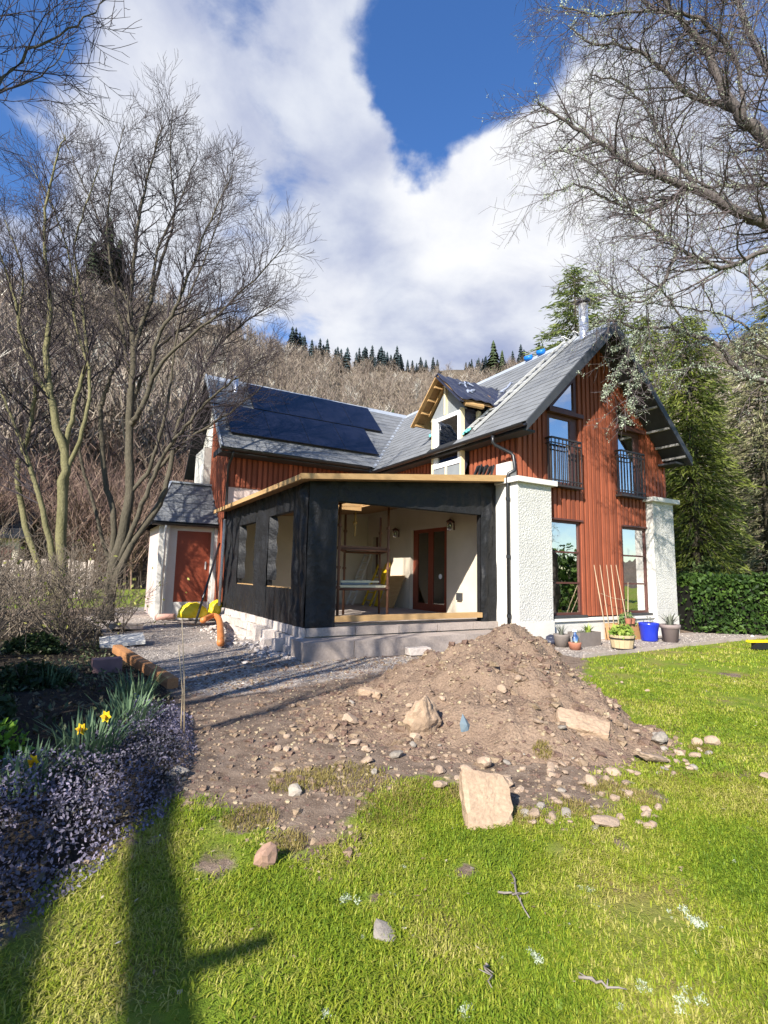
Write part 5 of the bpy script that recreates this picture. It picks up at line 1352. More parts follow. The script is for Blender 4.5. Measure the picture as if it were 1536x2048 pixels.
def smooth_path(pts, sub=4, jit=.0, r=None):
    out = []
    for i in range(len(pts) - 1):
        p0, p1, p2, p3 = pts[max(i - 1, 0)], pts[i], pts[i + 1], pts[min(i + 2, len(pts) - 1)]
        for k in range(sub):
            t_ = k / sub
            q = 0.5 * ((2 * p1) + (p2 - p0) * t_ + (2 * p0 - 5 * p1 + 4 * p2 - p3) * t_ ** 2 + (3 * p1 - p0 - 3 * p2 + p3) * t_ ** 3)
            out.append(q + (wob(r, jit) if r and out else Vector((0, 0, 0))))
    out.append(pts[-1]); return out
class Grower:
    """side branches of every order along a given limb"""
    def __init__(s, r, up=.10, minr=.0032, ratio=.62, ang=(25, 55), nodes=None, sides=3, tips=None, curl=.10):
        s.r = r; s.up = up; s.minr = minr; s.ratio = ratio; s.ang = ang; s.sides = sides; s.tips = tips; s.curl = curl; s.twigs = Tubes(); s.count = 0; s.nodes = nodes
    def side(s, d):
        a = math.radians(s.r.uniform(*s.ang)); ax = d.cross(wob(s.r, 1)).normalized(); return (Matrix.Rotation(a, 3, ax) @ d).normalized()
    def branch(s, p, d, L, rad, lv):
        r = s.r; n = max(3, int(L / .22)) if lv > 0 else 3; n = min(n, 7); st = L / n; pts = [p]; dd = d.copy()
        for i in range(n):
            dd = (dd + wob(r, s.curl) + Vector((0, 0, s.up if not callable(s.up) else s.up(lv)))).normalized(); pts.append(pts[-1] + dd * st)
        rads = [max(rad * (1 - .75 * i / n), s.minr * (1 if i < n else .6)) for i in range(n + 1)]
        s.twigs.add(pts, rads, s.sides if rad < .02 else 5); s.count += 1
        if s.nodes is not None:
            for q in pts[1:]: s.nodes.append((q, rad, lv))
        if lv > 0: s.along(pts, rads, lv - 1, .25)
    def along(s, pts, rads, lv, t0=.2, dens=None, lmul=1.0, Lmax=None):
        r = s.r; tot = sum((pts[i + 1] - pts[i]).length for i in range(len(pts) - 1)); step = {0: .085, 1: .15, 2: .24, 3: .42}[lv] if dens is None else dens
        x = tot * t0; acc = 0; i = 0
        while x < tot:
            while i < len(pts) - 2 and acc + (pts[i + 1] - pts[i]).length < x: acc += (pts[i + 1] - pts[i]).length; i += 1
            seg = (pts[i + 1] - pts[i]); q = min(1, max(0, (x - acc) / max(seg.length, 1e-6))); p = pts[i].lerp(pts[i + 1], q); rad = rads[i]
            f = x / tot
            L = {0: .34, 1: .75, 2: 1.35, 3: 2.2}[lv] * r.uniform(.6, 1.25) * (1.12 - .5 * f) * lmul
            if Lmax: L = min(L, Lmax)
            s.branch(p, s.side(seg.normalized()), L, max(min(rad * s.ratio, {0: .0045, 1: .010, 2: .020, 3: .036}[lv]), s.minr), lv)
            x += step * r.uniform(.6, 1.5)
M['bark'] = material('grey_brown_mossy_bark', (.115, .098, .07), .95, (.05, .044, .03), 5, .8, .25, 40, .8, 34, .02, stretch=(1, 1, .4))
M['barkmoss'] = material('yellow_green_mossy_bark', (.21, .19, .10), .95, (.10, .094, .04), 4, .8, .28, 40, .8, 30, .02, stretch=(1, 1, .5))
M['twigs'] = material('dark_bare_twigs', (.062, .048, .050), .9, (.038, .031, .036), 3, .6)
def limb_tree(name, label, cat, limbs, r0s, bark, twigmat, seed, lv=3, up=.10, dens=.42, grower=None, t0=.3, base=None, lmul=1.0):
    """limbs: list of point lists, each with start and end radius"""
    rr = random.Random(seed); g = grower or Grower(rr, up)
    tr = empty(name, base or limbs[0][0]); tag(tr, label, cat)
    off = Vector(tr.location)
    for i, (pts, (ra, rb)) in enumerate(zip(limbs, r0s)):
        sp = smooth_path(pts, 5, .012, rr); n = len(sp)
        rads = [ra + (rb - ra) * (k / (n - 1)) ** .8 for k in range(n)]
        if i in (0,) or ra > .1: rads[0] *= 1.25
        tb = Tubes(); tb.add([p - off for p in sp], rads, 9 if ra > .05 else 6); tb.build('trunk' if ra > .075 else 'limb', bark, tr)
        g.along(sp, rads, lv, t0, dens, lmul)
    for a in range(len(g.twigs.V)): g.twigs.V[a] = g.twigs.V[a] - np.array(tuple(off))
    g.twigs.build('twigs', twigmat, tr)
    return tr, g
def px_limb(pts, Y, dY=0.0):
    n = len(pts); return [at(x, y, Y + dY * i / max(n - 1, 1)) for i, (x, y) in enumerate(pts)]
Y1 = 10.6
A_ = [(212, 1240), (222, 1160), (250, 1050), (260, 960), (260, 834), (267, 704), (260, 611), (267, 537), (278, 440), (300, 340), (325, 250)]
B_ = [(262, 850), (276, 830), (297, 778), (315, 678), (356, 604), (382, 537), (420, 440), (465, 350)]
E_ = [(238, 1120), (285, 1010), (323, 919), (371, 852), (423, 797), (478, 752), (535, 710)]
F_ = [(225, 1180), (262, 1090), (318, 1010), (340, 940), (352, 860), (395, 770), (430, 700), (490, 645), (560, 600)]
G_ = [(215, 1190), (228, 1040), (211, 964), (200, 834), (208, 797), (222, 752), (256, 693), (262, 640), (225, 520), (190, 420), (150, 330), (120, 250)]
H_ = [(300, 770), (330, 720), (420, 640), (510, 560), (570, 490)]
I_ = [(268, 700), (300, 600), (315, 500), (360, 400), (395, 310)]
XT = [[(258, 990), (300, 930), (330, 830), (345, 740), (360, 640), (400, 540), (440, 430), (455, 330)], [(264, 760), (240, 640), (225, 560), (215, 460), (225, 350), (250, 250)],
      [(266, 800), (300, 720), (360, 660), (430, 620), (520, 590)], [(300, 960), (350, 900), (420, 850), (480, 810), (530, 770)],
      [(225, 1150), (190, 1020), (160, 900), (170, 800), (150, 700), (120, 600), (95, 500)], [(300, 600), (330, 500), (350, 420), (340, 320), (345, 220)]]
limbs = [px_limb(A_, Y1), px_limb(B_, Y1, -.8), px_limb(E_, Y1, -.8), px_limb(F_, Y1 - .1, .8), px_limb(G_, Y1 + .1, .6), px_limb(H_, Y1 - .3, -.6), px_limb(I_, Y1, .8)] + [px_limb(q, Y1 + .2 * k, .5 * (-1) ** k) for k, q in enumerate(XT)]
limb_tree('bare_tree', 'tall bare many stemmed tree with mossy trunks left of the lean-to', 'tree', limbs,
          [(.135, .012), (.07, .010), (.06, .009), (.085, .010), (.07, .008), (.05, .007), (.055, .007)] + [(.05, .007)] * 6, M['bark'], M['twigs'], 3, 2, lambda lv: .09, .10, t0=.42, lmul=.72)
Y2 = 9.9
C_ = [(120, 1260), (122, 1149), (124, 982), (130, 927), (104, 808), (93, 722), (100, 611), (93, 537), (88, 440), (110, 330), (130, 270)]
D_ = [(116, 1250), (104, 1112), (70, 964), (37, 871), (8, 800), (-30, 700)]
J_ = [(124, 1180), (133, 908), (148, 815), (171, 722), (165, 620), (150, 500), (175, 400), (200, 330)]
K_ = [(112, 1230), (60, 1080), (35, 950), (62, 840), (70, 740), (40, 640), (45, 540), (10, 440)]
limbs = [px_limb(C_, Y2), px_limb(D_, Y2, -.5), px_limb(J_, Y2, .6), px_limb(K_, Y2, .3), px_limb([(128, 960), (165, 860), (180, 760), (150, 640), (140, 520), (100, 400), (60, 330)], Y2, .5), px_limb([(104, 800), (50, 700), (30, 600), (0, 500), (-20, 400)], Y2, -.4)]
limb_tree('bare_tree', 'yellow mossy bare tree with several stems at the left edge', 'tree', limbs, [(.12, .010), (.075, .010), (.06, .008), (.07, .009), (.05, .007), (.05, .007)], M['barkmoss'], M['twigs'], 8, 2, lambda lv: .09, .11, t0=.42, lmul=.72)

# tree off to the left behind the photographer: its twigs enter at the top left, its shade falls over path and bed
T3 = Vector((-5.8, -.5, 0)); rr = random.Random(5)
l3 = [[T3, T3 + Vector((.1, .1, 1.5)), T3 + Vector((.3, .3, 3.2)), T3 + Vector((.5, .9, 5.5)), T3 + Vector((.9, 1.4, 8))],
      [T3 + Vector((.1, .1, 1.2)), T3 + Vector((-.5, .8, 2.8)), T3 + Vector((-.6, 2.0, 4.6)), T3 + Vector((-.4, 2.8, 6.6))],
      [T3 + Vector((.2, .2, 2.2)), T3 + Vector((1.1, .4, 4.0)), T3 + Vector((1.5, .9, 6.0)), T3 + Vector((1.9, 1.6, 7.6))],
      [T3 + Vector((.1, .1, 1.6)), T3 + Vector((-.9, -.8, 3.6)), T3 + Vector((-1.6, -.6, 6.0)), T3 + Vector((-1.7, .2, 8.2))],
      [T3 + Vector((.1, .1, 1.3)), T3 + Vector((.2, -1.4, 3.2)), T3 + Vector((.8, -2.0, 5.6)), T3 + Vector((1.0, -1.8, 7.6))],
      px_limb([(-260, 420), (-60, 230), (40, 120), (120, 70), (200, 10), (260, -60)], 4.2, .8), px_limb([(-300, 330), (-80, 215), (10, 180), (95, 140), (150, 75)], 4.6, .4)]
limb_tree('bare_tree', 'bare tree whose twigs reach in at the top left corner', 'tree', l3, [(.17, .012), (.10, .010), (.10, .010), (.10, .01), (.10, .01), (.022, .004), (.018, .004)], M['bark'], M['twigs'], 12, 2, lambda lv: .05, .24, t0=.25, lmul=.8)
hz_l = []
for i in range(27):
    a = rr.uniform(0, 6.28); b0_ = Vector((-4.9 + rr.uniform(-1.1, .75), 2.3 + rr.uniform(-1.6, .9), 0)); t_ = Vector((rr.uniform(-.9, .5), rr.uniform(-.7, .9), rr.uniform(7, 10.5)))
    if b0_.x > -.80 * b0_.y - 1.6: b0_.x = -.80 * b0_.y - 1.6 - rr.uniform(0, .5)
    hz_l.append([b0_, b0_ + t_ * .3 + wob(rr, .12), b0_ + t_ * .65 + wob(rr, .2), b0_ + t_])
limb_tree('hazel_tree', 'many stemmed bare hazel left of the bed that throws striped shade on the path', 'tree', hz_l, [(rr.uniform(.05, .10), .014) for _ in hz_l], M['bark'], M['twigs'], 17, 1, lambda lv: .05, .26, t0=.25)
# leaning stems just behind the photographer, their shadow crosses the front lawn
ls = [[Vector((-.03, -1.5, 0)), Vector((-.38, -1.55, .8)), Vector((-1.33, -1.75, 1.7)), Vector((-2.76, -2.15, 2.9)), Vector((-4.6, -2.6, 4.5))],
      [Vector((-.3, -1.6, 0)), Vector((-.78, -1.65, .8)), Vector((-1.76, -1.85, 1.7)), Vector((-3.16, -2.25, 2.9)), Vector((-5.0, -2.7, 4.5))],
      [Vector((-2.76, -2.15, 2.9)), Vector((-2.69, -2.17, 2.98)), Vector((-2.58, -2.2, 3.08))]]
limb_tree('leaning_tree', 'leaning twin stemmed tree behind the lawn that shades its near left corner', 'tree', ls, [(.085, .07), (.06, .05), (.045, .03)], M['bark'], M['twigs'], 15, 0, .05, 9.0, t0=.9)

# ------------------------------------------------------------------ birch on the right, lichen on every branch
nodes = []
rr = random.Random(21)
gb = Grower(rr, lambda lv: (-.10 if lv == 0 else (-.05 if lv == 1 else .0)), .0026, .6, (25, 70), nodes, 3, curl=.17)
Y3 = 8.2
BL = [[(1820, 700), (1690, 470), (1536, 285), (1488, 240), (1448, 185), (1413, 100), (1368, 50), (1318, -10)],
      [(1536, 280), (1470, 225), (1418, 205), (1368, 185), (1308, 125), (1248, 95), (1183, 85), (1140, 55)],
      [(1810, 640), (1660, 520), (1536, 450), (1468, 420), (1393, 380), (1308, 350), (1248, 320), (1198, 285), (1118, 235), (1075, 205)],
      [(1393, 380), (1350, 320), (1330, 290), (1300, 230), (1250, 170), (1180, 150)],
      [(1468, 420), (1400, 375), (1300, 420), (1268, 420), (1208, 395), (1148, 370), (1095, 395)],
      [(1640, 480), (1536, 500), (1450, 535), (1413, 522), (1353, 495), (1318, 465), (1268, 425), (1200, 340), (1120, 300)],
      [(1800, 560), (1640, 400), (1536, 370), (1468, 372), (1400, 368), (1330, 300), (1260, 270)],
      [(1690, 460), (1600, 250), (1530, 130), (1480, 20), (1440, -60)],
      [(1488, 240), (1470, 120), (1400, 40), (1300, 20), (1200, 30), (1120, 10)],
      [(1353, 495), (1330, 560), (1290, 600), (1230, 590), (1190, 540)]]
blr = [(.15, .032), (.065, .012), (.12, .015), (.048, .009), (.05, .009), (.05, .009), (.055, .009), (.10, .025), (.046, .009), (.034, .008)]
limbs = [px_limb(q, Y3 + .25 * math.sin(i * 2.1), -.4 + .25 * (i % 4)) for i, q in enumerate(BL)]
tb = Vector((8.6, 8.6, 0)); limbs.insert(0, [tb, tb + Vector((0, 0, 2)), tb + Vector((-.1, -.1, 4)), limbs[2][0], limbs[0][1] + Vector((.4, 0, 1.5)), limbs[0][1] + Vector((.3, 0, 4))]); blr.insert(0, (.24, .06))
M['birchbark'] = material('dark_birch_branch_bark', (.14, .12, .112), .9, (.06, .05, .05), 9, .8, .2, 40, .5, 40, .01)
M['birchtwig'] = material('brown_birch_twigs', (.125, .10, .10), .9, (.07, .056, .06), 4, .6)
birch, g = limb_tree('birch_tree', 'bare birch with drooping twigs and lichened branches filling the upper right', 'tree', limbs, blr, M['birchbark'], M['birchtwig'], 21, 2, 0, .10, gb, t0=.22, base=tb, lmul=.85)
def lichen_on(nodes_, keep, smin, smax, parent, seed, k=5):
    r = np.random.RandomState(seed); C_ = []
    for (q, rad, lv) in nodes_:
        if r.uniform() < keep: C_.append((q.x, q.y, q.z))
    C_ = np.array(C_); n = len(C_); C_ = np.repeat(C_, k, 0) + r.normal(size=(n * k, 3)) * smax * 1.5
    m = len(C_); t1 = r.normal(size=(m, 3)); t1 /= np.linalg.norm(t1, axis=1)[:, None]; t2 = np.cross(t1, r.normal(size=(m, 3))); t2 /= np.linalg.norm(t2, axis=1)[:, None]
    s = r.uniform(smin, smax, m)[:, None]
    V = np.stack([C_ + t1 * s, C_ + t2 * s * .7, C_ - t1 * s * .8, C_ - t2 * s * .7], 1).reshape(-1, 3) - np.array(tuple(parent.location))
    o = fast_mesh('lichen', V, np.arange(4 * m).reshape(m, 4), M['lichen'], parent); o['kind'] = 'stuff'; return o
big = [q for q in nodes if q[2] >= 1]
limbnodes = [(p + wob(rr, .03), .02, 2) for L_ in limbs[2:] for p in smooth_path(L_, 6, .02, rr)]
lichen_on([q for q in big if rr.random() < .5], 1.0, .005, .013, birch, 5, 6); lichen_on(limbnodes, .95, .007, .022, birch, 6, 26)

# lichen covered branches across the gable roof, same right hand side, own tree
nodes2 = []; rr2 = random.Random(33)
gl = Grower(rr2, lambda lv: -.03, .004, .6, (30, 75), nodes2, 4, curl=.2)
Y4 = 8.9
LB = [[(1800, 900), (1640, 800), (1536, 765), (1484, 745), (1429, 685), (1378, 667), (1333, 655), (1275, 655), (1214, 640), (1185, 650)],
      [(1429, 685), (1380, 690), (1330, 735), (1300, 700), (1260, 680), (1225, 700)],
      [(1484, 750), (1420, 735), (1350, 740), (1300, 745), (1275, 775), (1262, 830)],
      [(1378, 667), (1340, 600), (1310, 575), (1250, 590), (1200, 560), (1170, 590)],
      [(1640, 800), (1530, 690), (1470, 640), (1400, 620), (1330, 610), (1292, 606)],
      [(1640, 810), (1540, 720), (1480, 700), (1440, 640), (1400, 560)],
      [(1275, 660), (1250, 720), (1225, 760), (1205, 790)], [(1300, 660), (1275, 720), (1255, 790), (1250, 850)], [(1700, 860), (1560, 640), (1500, 560), (1450, 520)]]
lbr = [(.06, .014), (.022, .006), (.022, .006), (.02, .006), (.03, .008), (.03, .008), (.012, .005), (.012, .005), (.03, .008)]
limbs2 = [px_limb(q, Y4 + .3 * math.sin(i * 1.7)) for i, q in enumerate(LB)]
tb2 = Vector((10.2, 9.6, 0)); limbs2.insert(0, [tb2, tb2 + Vector((-.1, 0, 2)), limbs2[0][0], limbs2[0][0] + Vector((.3, 0, 2)), limbs2[0][0] + Vector((.4, 0, 4))]); lbr.insert(0, (.18, .05))
larch, g2 = limb_tree('lichened_tree', 'pale lichen crusted branches hanging before the gable top', 'tree', limbs2, lbr, M['birchbark'], M['birchtwig'], 34, 1, 0, .13, gl, t0=.25, base=tb2)
lichen_on([q for q in nodes2 if rr2.random() < .28], 1.0, .005, .014, larch, 9, 8)
lichen_on([(p + wob(rr2, .03), .02, 2) for L_ in limbs2[1:] for p in smooth_path(L_, 8, .02, rr2)], .95, .008, .021, larch, 10, 26)
# ================================================================== EVERGREENS, HEDGE, BED PLANTS
def leaf_quads(C_, s0, s1, r, dirs=None, asp=.5):
    n = len(C_); t1 = r.normal(size=(n, 3)) if dirs is None else dirs + r.normal(size=(n, 3)) * .35
    t1 /= np.linalg.norm(t1, axis=1)[:, None]; t2 = np.cross(t1, r.normal(size=(n, 3))); t2 /= np.linalg.norm(t2, axis=1)[:, None]
    s = r.uniform(s0, s1, n)[:, None]
    return np.stack([C_ + t1 * s, C_ + t2 * s * asp, C_ - t1 * s, C_ - t2 * s * asp], 1).reshape(-1, 3), np.arange(4 * n).reshape(n, 4)
def leafmat(name, dark, mid, light, trans=.25): 
    return grass_material(name, [(.0, dark), (.5, mid), (1.0, light)], trans)
def conifer(name, label, base, H, Rr, seed, mat, n_br=150, spray=.16, droop=.35, per=42, skew=1.0, zlo=.04, trunkr=.2, barkm=None, prof=.85):
    r = np.random.RandomState(seed); t_ = empty(name, base); tag(t_, label, 'tree')
    MB().tube([(0, 0, 0), (0, 0, H * .5), (0, 0, H)], [trunkr, trunkr * .6, .02], 8).build('trunk', barkm or M['bark'], t_, True)
    Cs, Ds, br = [], [], Tubes()
    for i in range(n_br):
        q = zlo + (1 - zlo) * ((i + r.uniform(0, 1)) / n_br); z = H * q; L = Rr * (1 - q) ** prof * r.uniform(.6, 1.12) + .15
        a = i * 2.399 + r.uniform(-.4, .4); d = np.array([math.cos(a), math.sin(a), 0]); k = max(6, int(1.9 * per * L / Rr) + 6)
        f = r.uniform(.12, 1.0, k) ** .7; lift = .25 * (q - .3)
        P_ = np.array([0, 0, z]) + d * (L * f)[:, None] + np.array([0, 0, 1.]) * (L * (lift * f - droop * f ** 2))[:, None]
        P_ += r.normal(size=(k, 3)) * np.array([.3, .3, .12]) * spray * (1 + f[:, None] * 1.5)
        Cs.append(P_); Ds.append(np.repeat((d + np.array([0, 0, -droop * .9]))[None], k, 0))
        m = np.linspace(0, .95, 5); br.add(np.array([0, 0, z]) + d * (L * m)[:, None] + np.array([0, 0, 1.]) * (L * (lift * m - droop * m ** 2))[:, None], np.array([.03, .024, .017, .012, .006]) * (.5 + L / 3), 4)
    br.build('branches', barkm or M['bark'], t_)
    Cs, Ds = np.concatenate(Cs), np.concatenate(Ds); V, F = leaf_quads(Cs, spray * .45, spray * 1.0, r, Ds, .15)
    o = fast_mesh('crown', V, F, mat, t_); o['kind'] = 'stuff'
    return t_
M['spruce'] = leafmat('spruce_needles', (.04, .06, .018), (.11, .15, .035), (.21, .25, .06))
M['cypress'] = leafmat('yellow_green_cypress', (.035, .055, .012), (.115, .15, .026), (.25, .28, .055))
M['palefir'] = leafmat('pale_olive_fir', (.08, .09, .04), (.21, .21, .10), (.38, .36, .20))
M['darkfir'] = leafmat('dark_olive_fir', (.035, .045, .016), (.10, .115, .032), (.19, .19, .055))
M['hedge'] = leafmat('dark_green_hedge_leaves', (.012, .028, .008), (.035, .075, .014), (.10, .17, .03))
# spruce behind the roof
b = at(1165, 1160, 24); conifer('spruce_tree', 'green spruce rising behind the ridge and steel flue', (b.x, b.y, 0), 16.6, 4.6, 3, M['spruce'], 330, .24, .30, 70, prof=.62)
b = at(1260, 1160, 27); conifer('spruce_tree', 'dark spruce behind the gable top among the birch twigs', (b.x, b.y, 0), 17.0, 3.6, 4, M['spruce'], 200, .24, .28, 50)
# cypress right of the house
b = at(1398, 1160, 15.6); conifer('cypress_tree', 'feathery yellow green cypress close behind the right eave', (b.x, b.y, 0), 9.6, 1.5, 5, M['cypress'], 420, .15, .55, 40, prof=.35)
b = at(1310, 1160, 21); conifer('cypress_tree', 'yellow green cypress partly hidden by the gable roof', (b.x, b.y, 0), 12.5, 2.4, 6, M['cypress'], 340, .2, .5, 46, prof=.5)
# pale fir with sweeping branches
b = at(1545, 1160, 17.5); conifer('fir_tree', 'pale olive fir with long sweeping branches at the right edge', (b.x, b.y, 0), 10.4, 3.3, 7, M['palefir'], 330, .15, .42, 60, prof=.5)
b = at(1640, 1160, 21); conifer('fir_tree', 'dark olive fir standing tall in the right edge', (b.x, b.y, 0), 17, 3.8, 8, M['darkfir'], 330, .22, .35, 60, prof=.55)
b = at(1440, 1160, 30); conifer('fir_tree', 'distant grey green fir seen between the near firs', (b.x, b.y, 0), 12.5, 3.6, 9, M['palefir'], 220, .25, .35, 60, prof=.6)
conifer('spruce_tree', 'dark spruce added out of view right of the lawn for window reflections', (24, 4.0, 0), 9, 3.0, 13, M['darkfir'], 150, .28, .3, 36, prof=.6)  # unseen spruce put in to darken the gable window reflections
# hedge: rooted in a row along the gravel, clipped flat
def hedge(name, label, p, q, depth, H, seed, mat, n):
    r = np.random.RandomState(seed); p, q = np.array(p), np.array(q); L = np.linalg.norm(q - p); e = (q - p) / L; nr_ = np.array([-e[1], e[0]])
    t_ = empty(name, (p[0], p[1], 0)); tag(t_, label, 'hedge')
    a = r.uniform(0, L, n); b = r.uniform(0, 1, n) ** 1.8 * depth; z = r.uniform(0.02, 1, n) * H
    top = r.uniform(0, 1, n) < .3; z = np.where(top, H * r.uniform(.9, 1.08, n), z); b = np.where(top, r.uniform(0, depth, n), b)
    bulge = (fbm(a, z * 1.2, 1.3, seed, 3) - .5) * .35
    P_ = np.stack([e[0] * a + nr_[0] * (b - bulge), e[1] * a + nr_[1] * (b - bulge), z + (fbm(a, b, 1.1, seed + 2, 3) - .5) * .3 * (z / H)], -1)
    V, F = leaf_quads(P_, .035, .075, r, None, .55); o = fast_mesh('foliage', V, F, mat, t_); o['kind'] = 'stuff'
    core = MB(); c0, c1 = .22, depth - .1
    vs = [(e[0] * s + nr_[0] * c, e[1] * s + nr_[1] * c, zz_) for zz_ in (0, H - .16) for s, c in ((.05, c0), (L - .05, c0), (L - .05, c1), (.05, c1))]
    core.add(vs, [(3, 2, 1, 0), (4, 5, 6, 7), (0, 1, 5, 4), (1, 2, 6, 5), (2, 3, 7, 6), (3, 0, 4, 7)]).build('branches', material('hedge_inner_shade', (.012, .012, .008), .95), t_)  # near-black box stands in for the shade inside the hedge
    return t_
hedge('hedge', 'clipped dark green hedge between the house and the right edge', (7.75, 13.0), (12.5, 12.6), 1.2, 1.32, 3, M['hedge'], 15000)
# broad leaved shrub behind the hedge, shed and blue car beyond
def shrub(name, label, c, rx, ry, H, n, mat, seed, s0=.03, s1=.06, cat='shrub', stems=True):
    r = np.random.RandomState(seed); t_ = empty(name, c); tag(t_, label, cat)
    d = r.normal(size=(n, 3)); d[:, 2] = np.abs(d[:, 2]); d /= np.linalg.norm(d, axis=1)[:, None]
    rad = r.uniform(.35, 1.05, n) ** .5 * (.75 + .5 * fbm(d[:, 0] * 3 + 5, d[:, 1] * 3 + d[:, 2] * 2, 1.0, seed, 3))
    P_ = d * rad[:, None] * np.array([rx, ry, H])
    V, F = leaf_quads(P_, s0, s1, r, None, .55); o = fast_mesh('foliage', V, F, mat, t_); o['kind'] = 'stuff'
    if stems:
        tb_ = Tubes()
        for i in range(14):
            a = r.uniform(0, 6.28); e_ = np.array([math.cos(a) * rx * .6, math.sin(a) * ry * .6, H * r.uniform(.5, .9)]); tb_.add(np.linspace(0, 1, 4)[:, None] * e_ + r.normal(size=(4, 3)) * .03, np.linspace(.02, .006, 4), 4)
        tb_.build('stems', M['bark'], t_)
    return t_
b = at(1410, 1150, 15.0); shrub('laurel_shrub', 'pale leaved shrub standing above the dark hedge by the house', (b.x, b.y, 0), 1.0, .8, 1.9, 2600, leafmat('pale_laurel', (.05, .09, .03), (.13, .2, .06), (.26, .32, .12)), 4, .04, .09)
sh_ = empty('garden_shed', at(1520, 1165, 21)); sh_.location.z = 0; tag(sh_, 'low brown timber shed with green mossy roof beyond the hedge', 'shed')
M['shedwood'] = material('brown_shed_boards', (.24, .16, .08), .85, (.15, .1, .05), 4, .7, .1, stretch=(5, 5, .5)); M['moss'] = material('mossy_roof', (.16, .18, .07), .95, (.1, .11, .05), 3, .7, .1)
MB().box(-1.0, 2.4, 0, 2.5, 0, 1.75).build('wall', M['shedwood'], sh_); MB().prism([(-1.25, 1.70), (.7, 2.35), (2.65, 1.70), (2.65, 1.8), (.7, 2.46), (-1.25, 1.8)], 'y', -.3, 2.8).build('roof', M['moss'], sh_)
for i in range(9): MB().box(-.95 + i * .38, -.63 + i * .38, -.03, -.001, .02, 1.74 if abs(i - 4) > 5 else 1.74).build('board', M['shedwood'], sh_)
car = empty('parked_car', at(1440, 1165, 24)); car.location.z = 0; car.rotation_euler = (0, 0, .2); tag(car, 'blue car parked beyond the hedge left of the shed', 'car')
M['carblue'] = material('blue_car_paint', (.03, .09, .32), .3, spec=.6, coat=.6)
mb = MB().prism([(-1.9, .35), (1.9, .35), (1.95, .85), (1.2, 1.0), (.75, 1.48), (-.9, 1.5), (-1.5, 1.02), (-1.95, .9)], 'y', -.8, .8)
o = mb.build('body', M['carblue'], car); bv_ = o.modifiers.new('bev', 'BEVEL'); bv_.width = .08; bv_.segments = 3
MB().prism([(-.85, 1.02), (.95, 1.02), (.68, 1.40), (-.8, 1.42)], 'y', -.812, -.803).build('window', M['pv'], car)
for xx in (-1.2, 1.25):
    for yy in (-.82, .64): MB().tube([(xx, yy, .33), (xx, yy + .18, .33)], .33, 16).build('wheel', M['black'], car)

# neighbour's outbuilding and fence on the left
nb = empty('outbuilding', at(-25, 1160, 27)); nb.location.z = .4; nb.rotation_euler = (0, 0, .45); tag(nb, 'cream outbuilding with dark roof at the far left edge', 'building')
MB().box(-6, 1.2, 0, 4, 0, 2.5).build('wall', M['cream'], nb); MB().prism([(-.5, 2.4), (2, 3.9), (4.5, 2.4), (4.5, 2.52), (2, 4.05), (-.5, 2.52)], 'x', -6.4, 1.6).build('roof', M['roofdeck'], nb)
MB().box(.1, .9, -.03, -.001, 0, 2.0).build('door', M['frame'], nb)
fn = empty('picket_fence', at(60, 1165, 21)); fn.location.z = 0; tag(fn, 'weathered picket fence below the cream outbuilding', 'fence')
for i in range(14): MB().box(-1.9 + i * .32, -1.66 + i * .32, 0, .03, 0, 1.62 + .05 * math.sin(i * 2)).build('picket', M['concrete'], fn)
for z in (.5, 1.2): MB().box(-2.0, 2.6, .031, .07, z, z + .08).build('rail', M['concrete'], fn)

# ------------------------------------------------------------------ flower bed
def bare_shrub(name, label, c, H, spread, n, seed, mat, leaf=None, nl=0):
    rr_ = random.Random(seed); g_ = Grower(rr_, .06, .004, .6, (20, 55), None, 3, curl=.16); t_ = empty(name, c); tag(t_, label, 'shrub')
    for i in range(n):
        a = rr_.uniform(0, 6.28); d = Vector((math.cos(a) * spread, math.sin(a) * spread, 1)).normalized()
        g_.branch(Vector((rr_.uniform(-.3, .3) * spread, rr_.uniform(-.3, .3) * spread, -.03)), d, H * rr_.uniform(.6, 1.1), .014, 2)
    g_.twigs.build('stems', mat, t_)
    if nl:
        r = np.random.RandomState(seed); P_ = np.stack([r.normal(0, H * spread * .6, nl), r.normal(0, H * spread * .6, nl), r.uniform(.1, 1, nl) * H], -1)
        V, F = leaf_quads(P_, .02, .05, r, None, .55); o = fast_mesh('leaves', V, F, leaf, t_); o['kind'] = 'stuff'
    return t_
M['twigpale'] = material('grey_brown_shrub_stems', (.20, .165, .125), .9, (.11, .085, .065), 4, .7)
lm = leafmat('yellowing_leaves', (.08, .10, .02), (.22, .24, .05), (.40, .38, .12))
for i, (x, y, Y_, H, n, nl, lab) in enumerate(((40, 1290, 9.2, 1.9, 22, 90, 'tangled bare shrub with a few yellow leaves at the left edge'), (150, 1300, 8.6, 1.5, 18, 50, 'tangled bare shrub around the foot of the mossy tree'), (-40, 1330, 7.0, 1.7, 20, 40, 'bare twiggy shrub cut by the left edge of the bed'), (235, 1265, 10.6, 1.1, 10, 60, 'small twiggy shrub at the foot of the tall bare tree'), (90, 1230, 13, 2.2, 18, 0, 'bare shrub behind the mossy tree below the fence'))):
    p = at(x, y, Y_); p.z = gh1(p.x, p.y); bare_shrub('bare_shrub', lab, p, H, .75, n, 40 + i, M['twigpale'], lm, nl)
M['evergreen'] = leafmat('dark_evergreen_leaves', (.010, .02, .008), (.025, .045, .014), (.05, .08, .025))
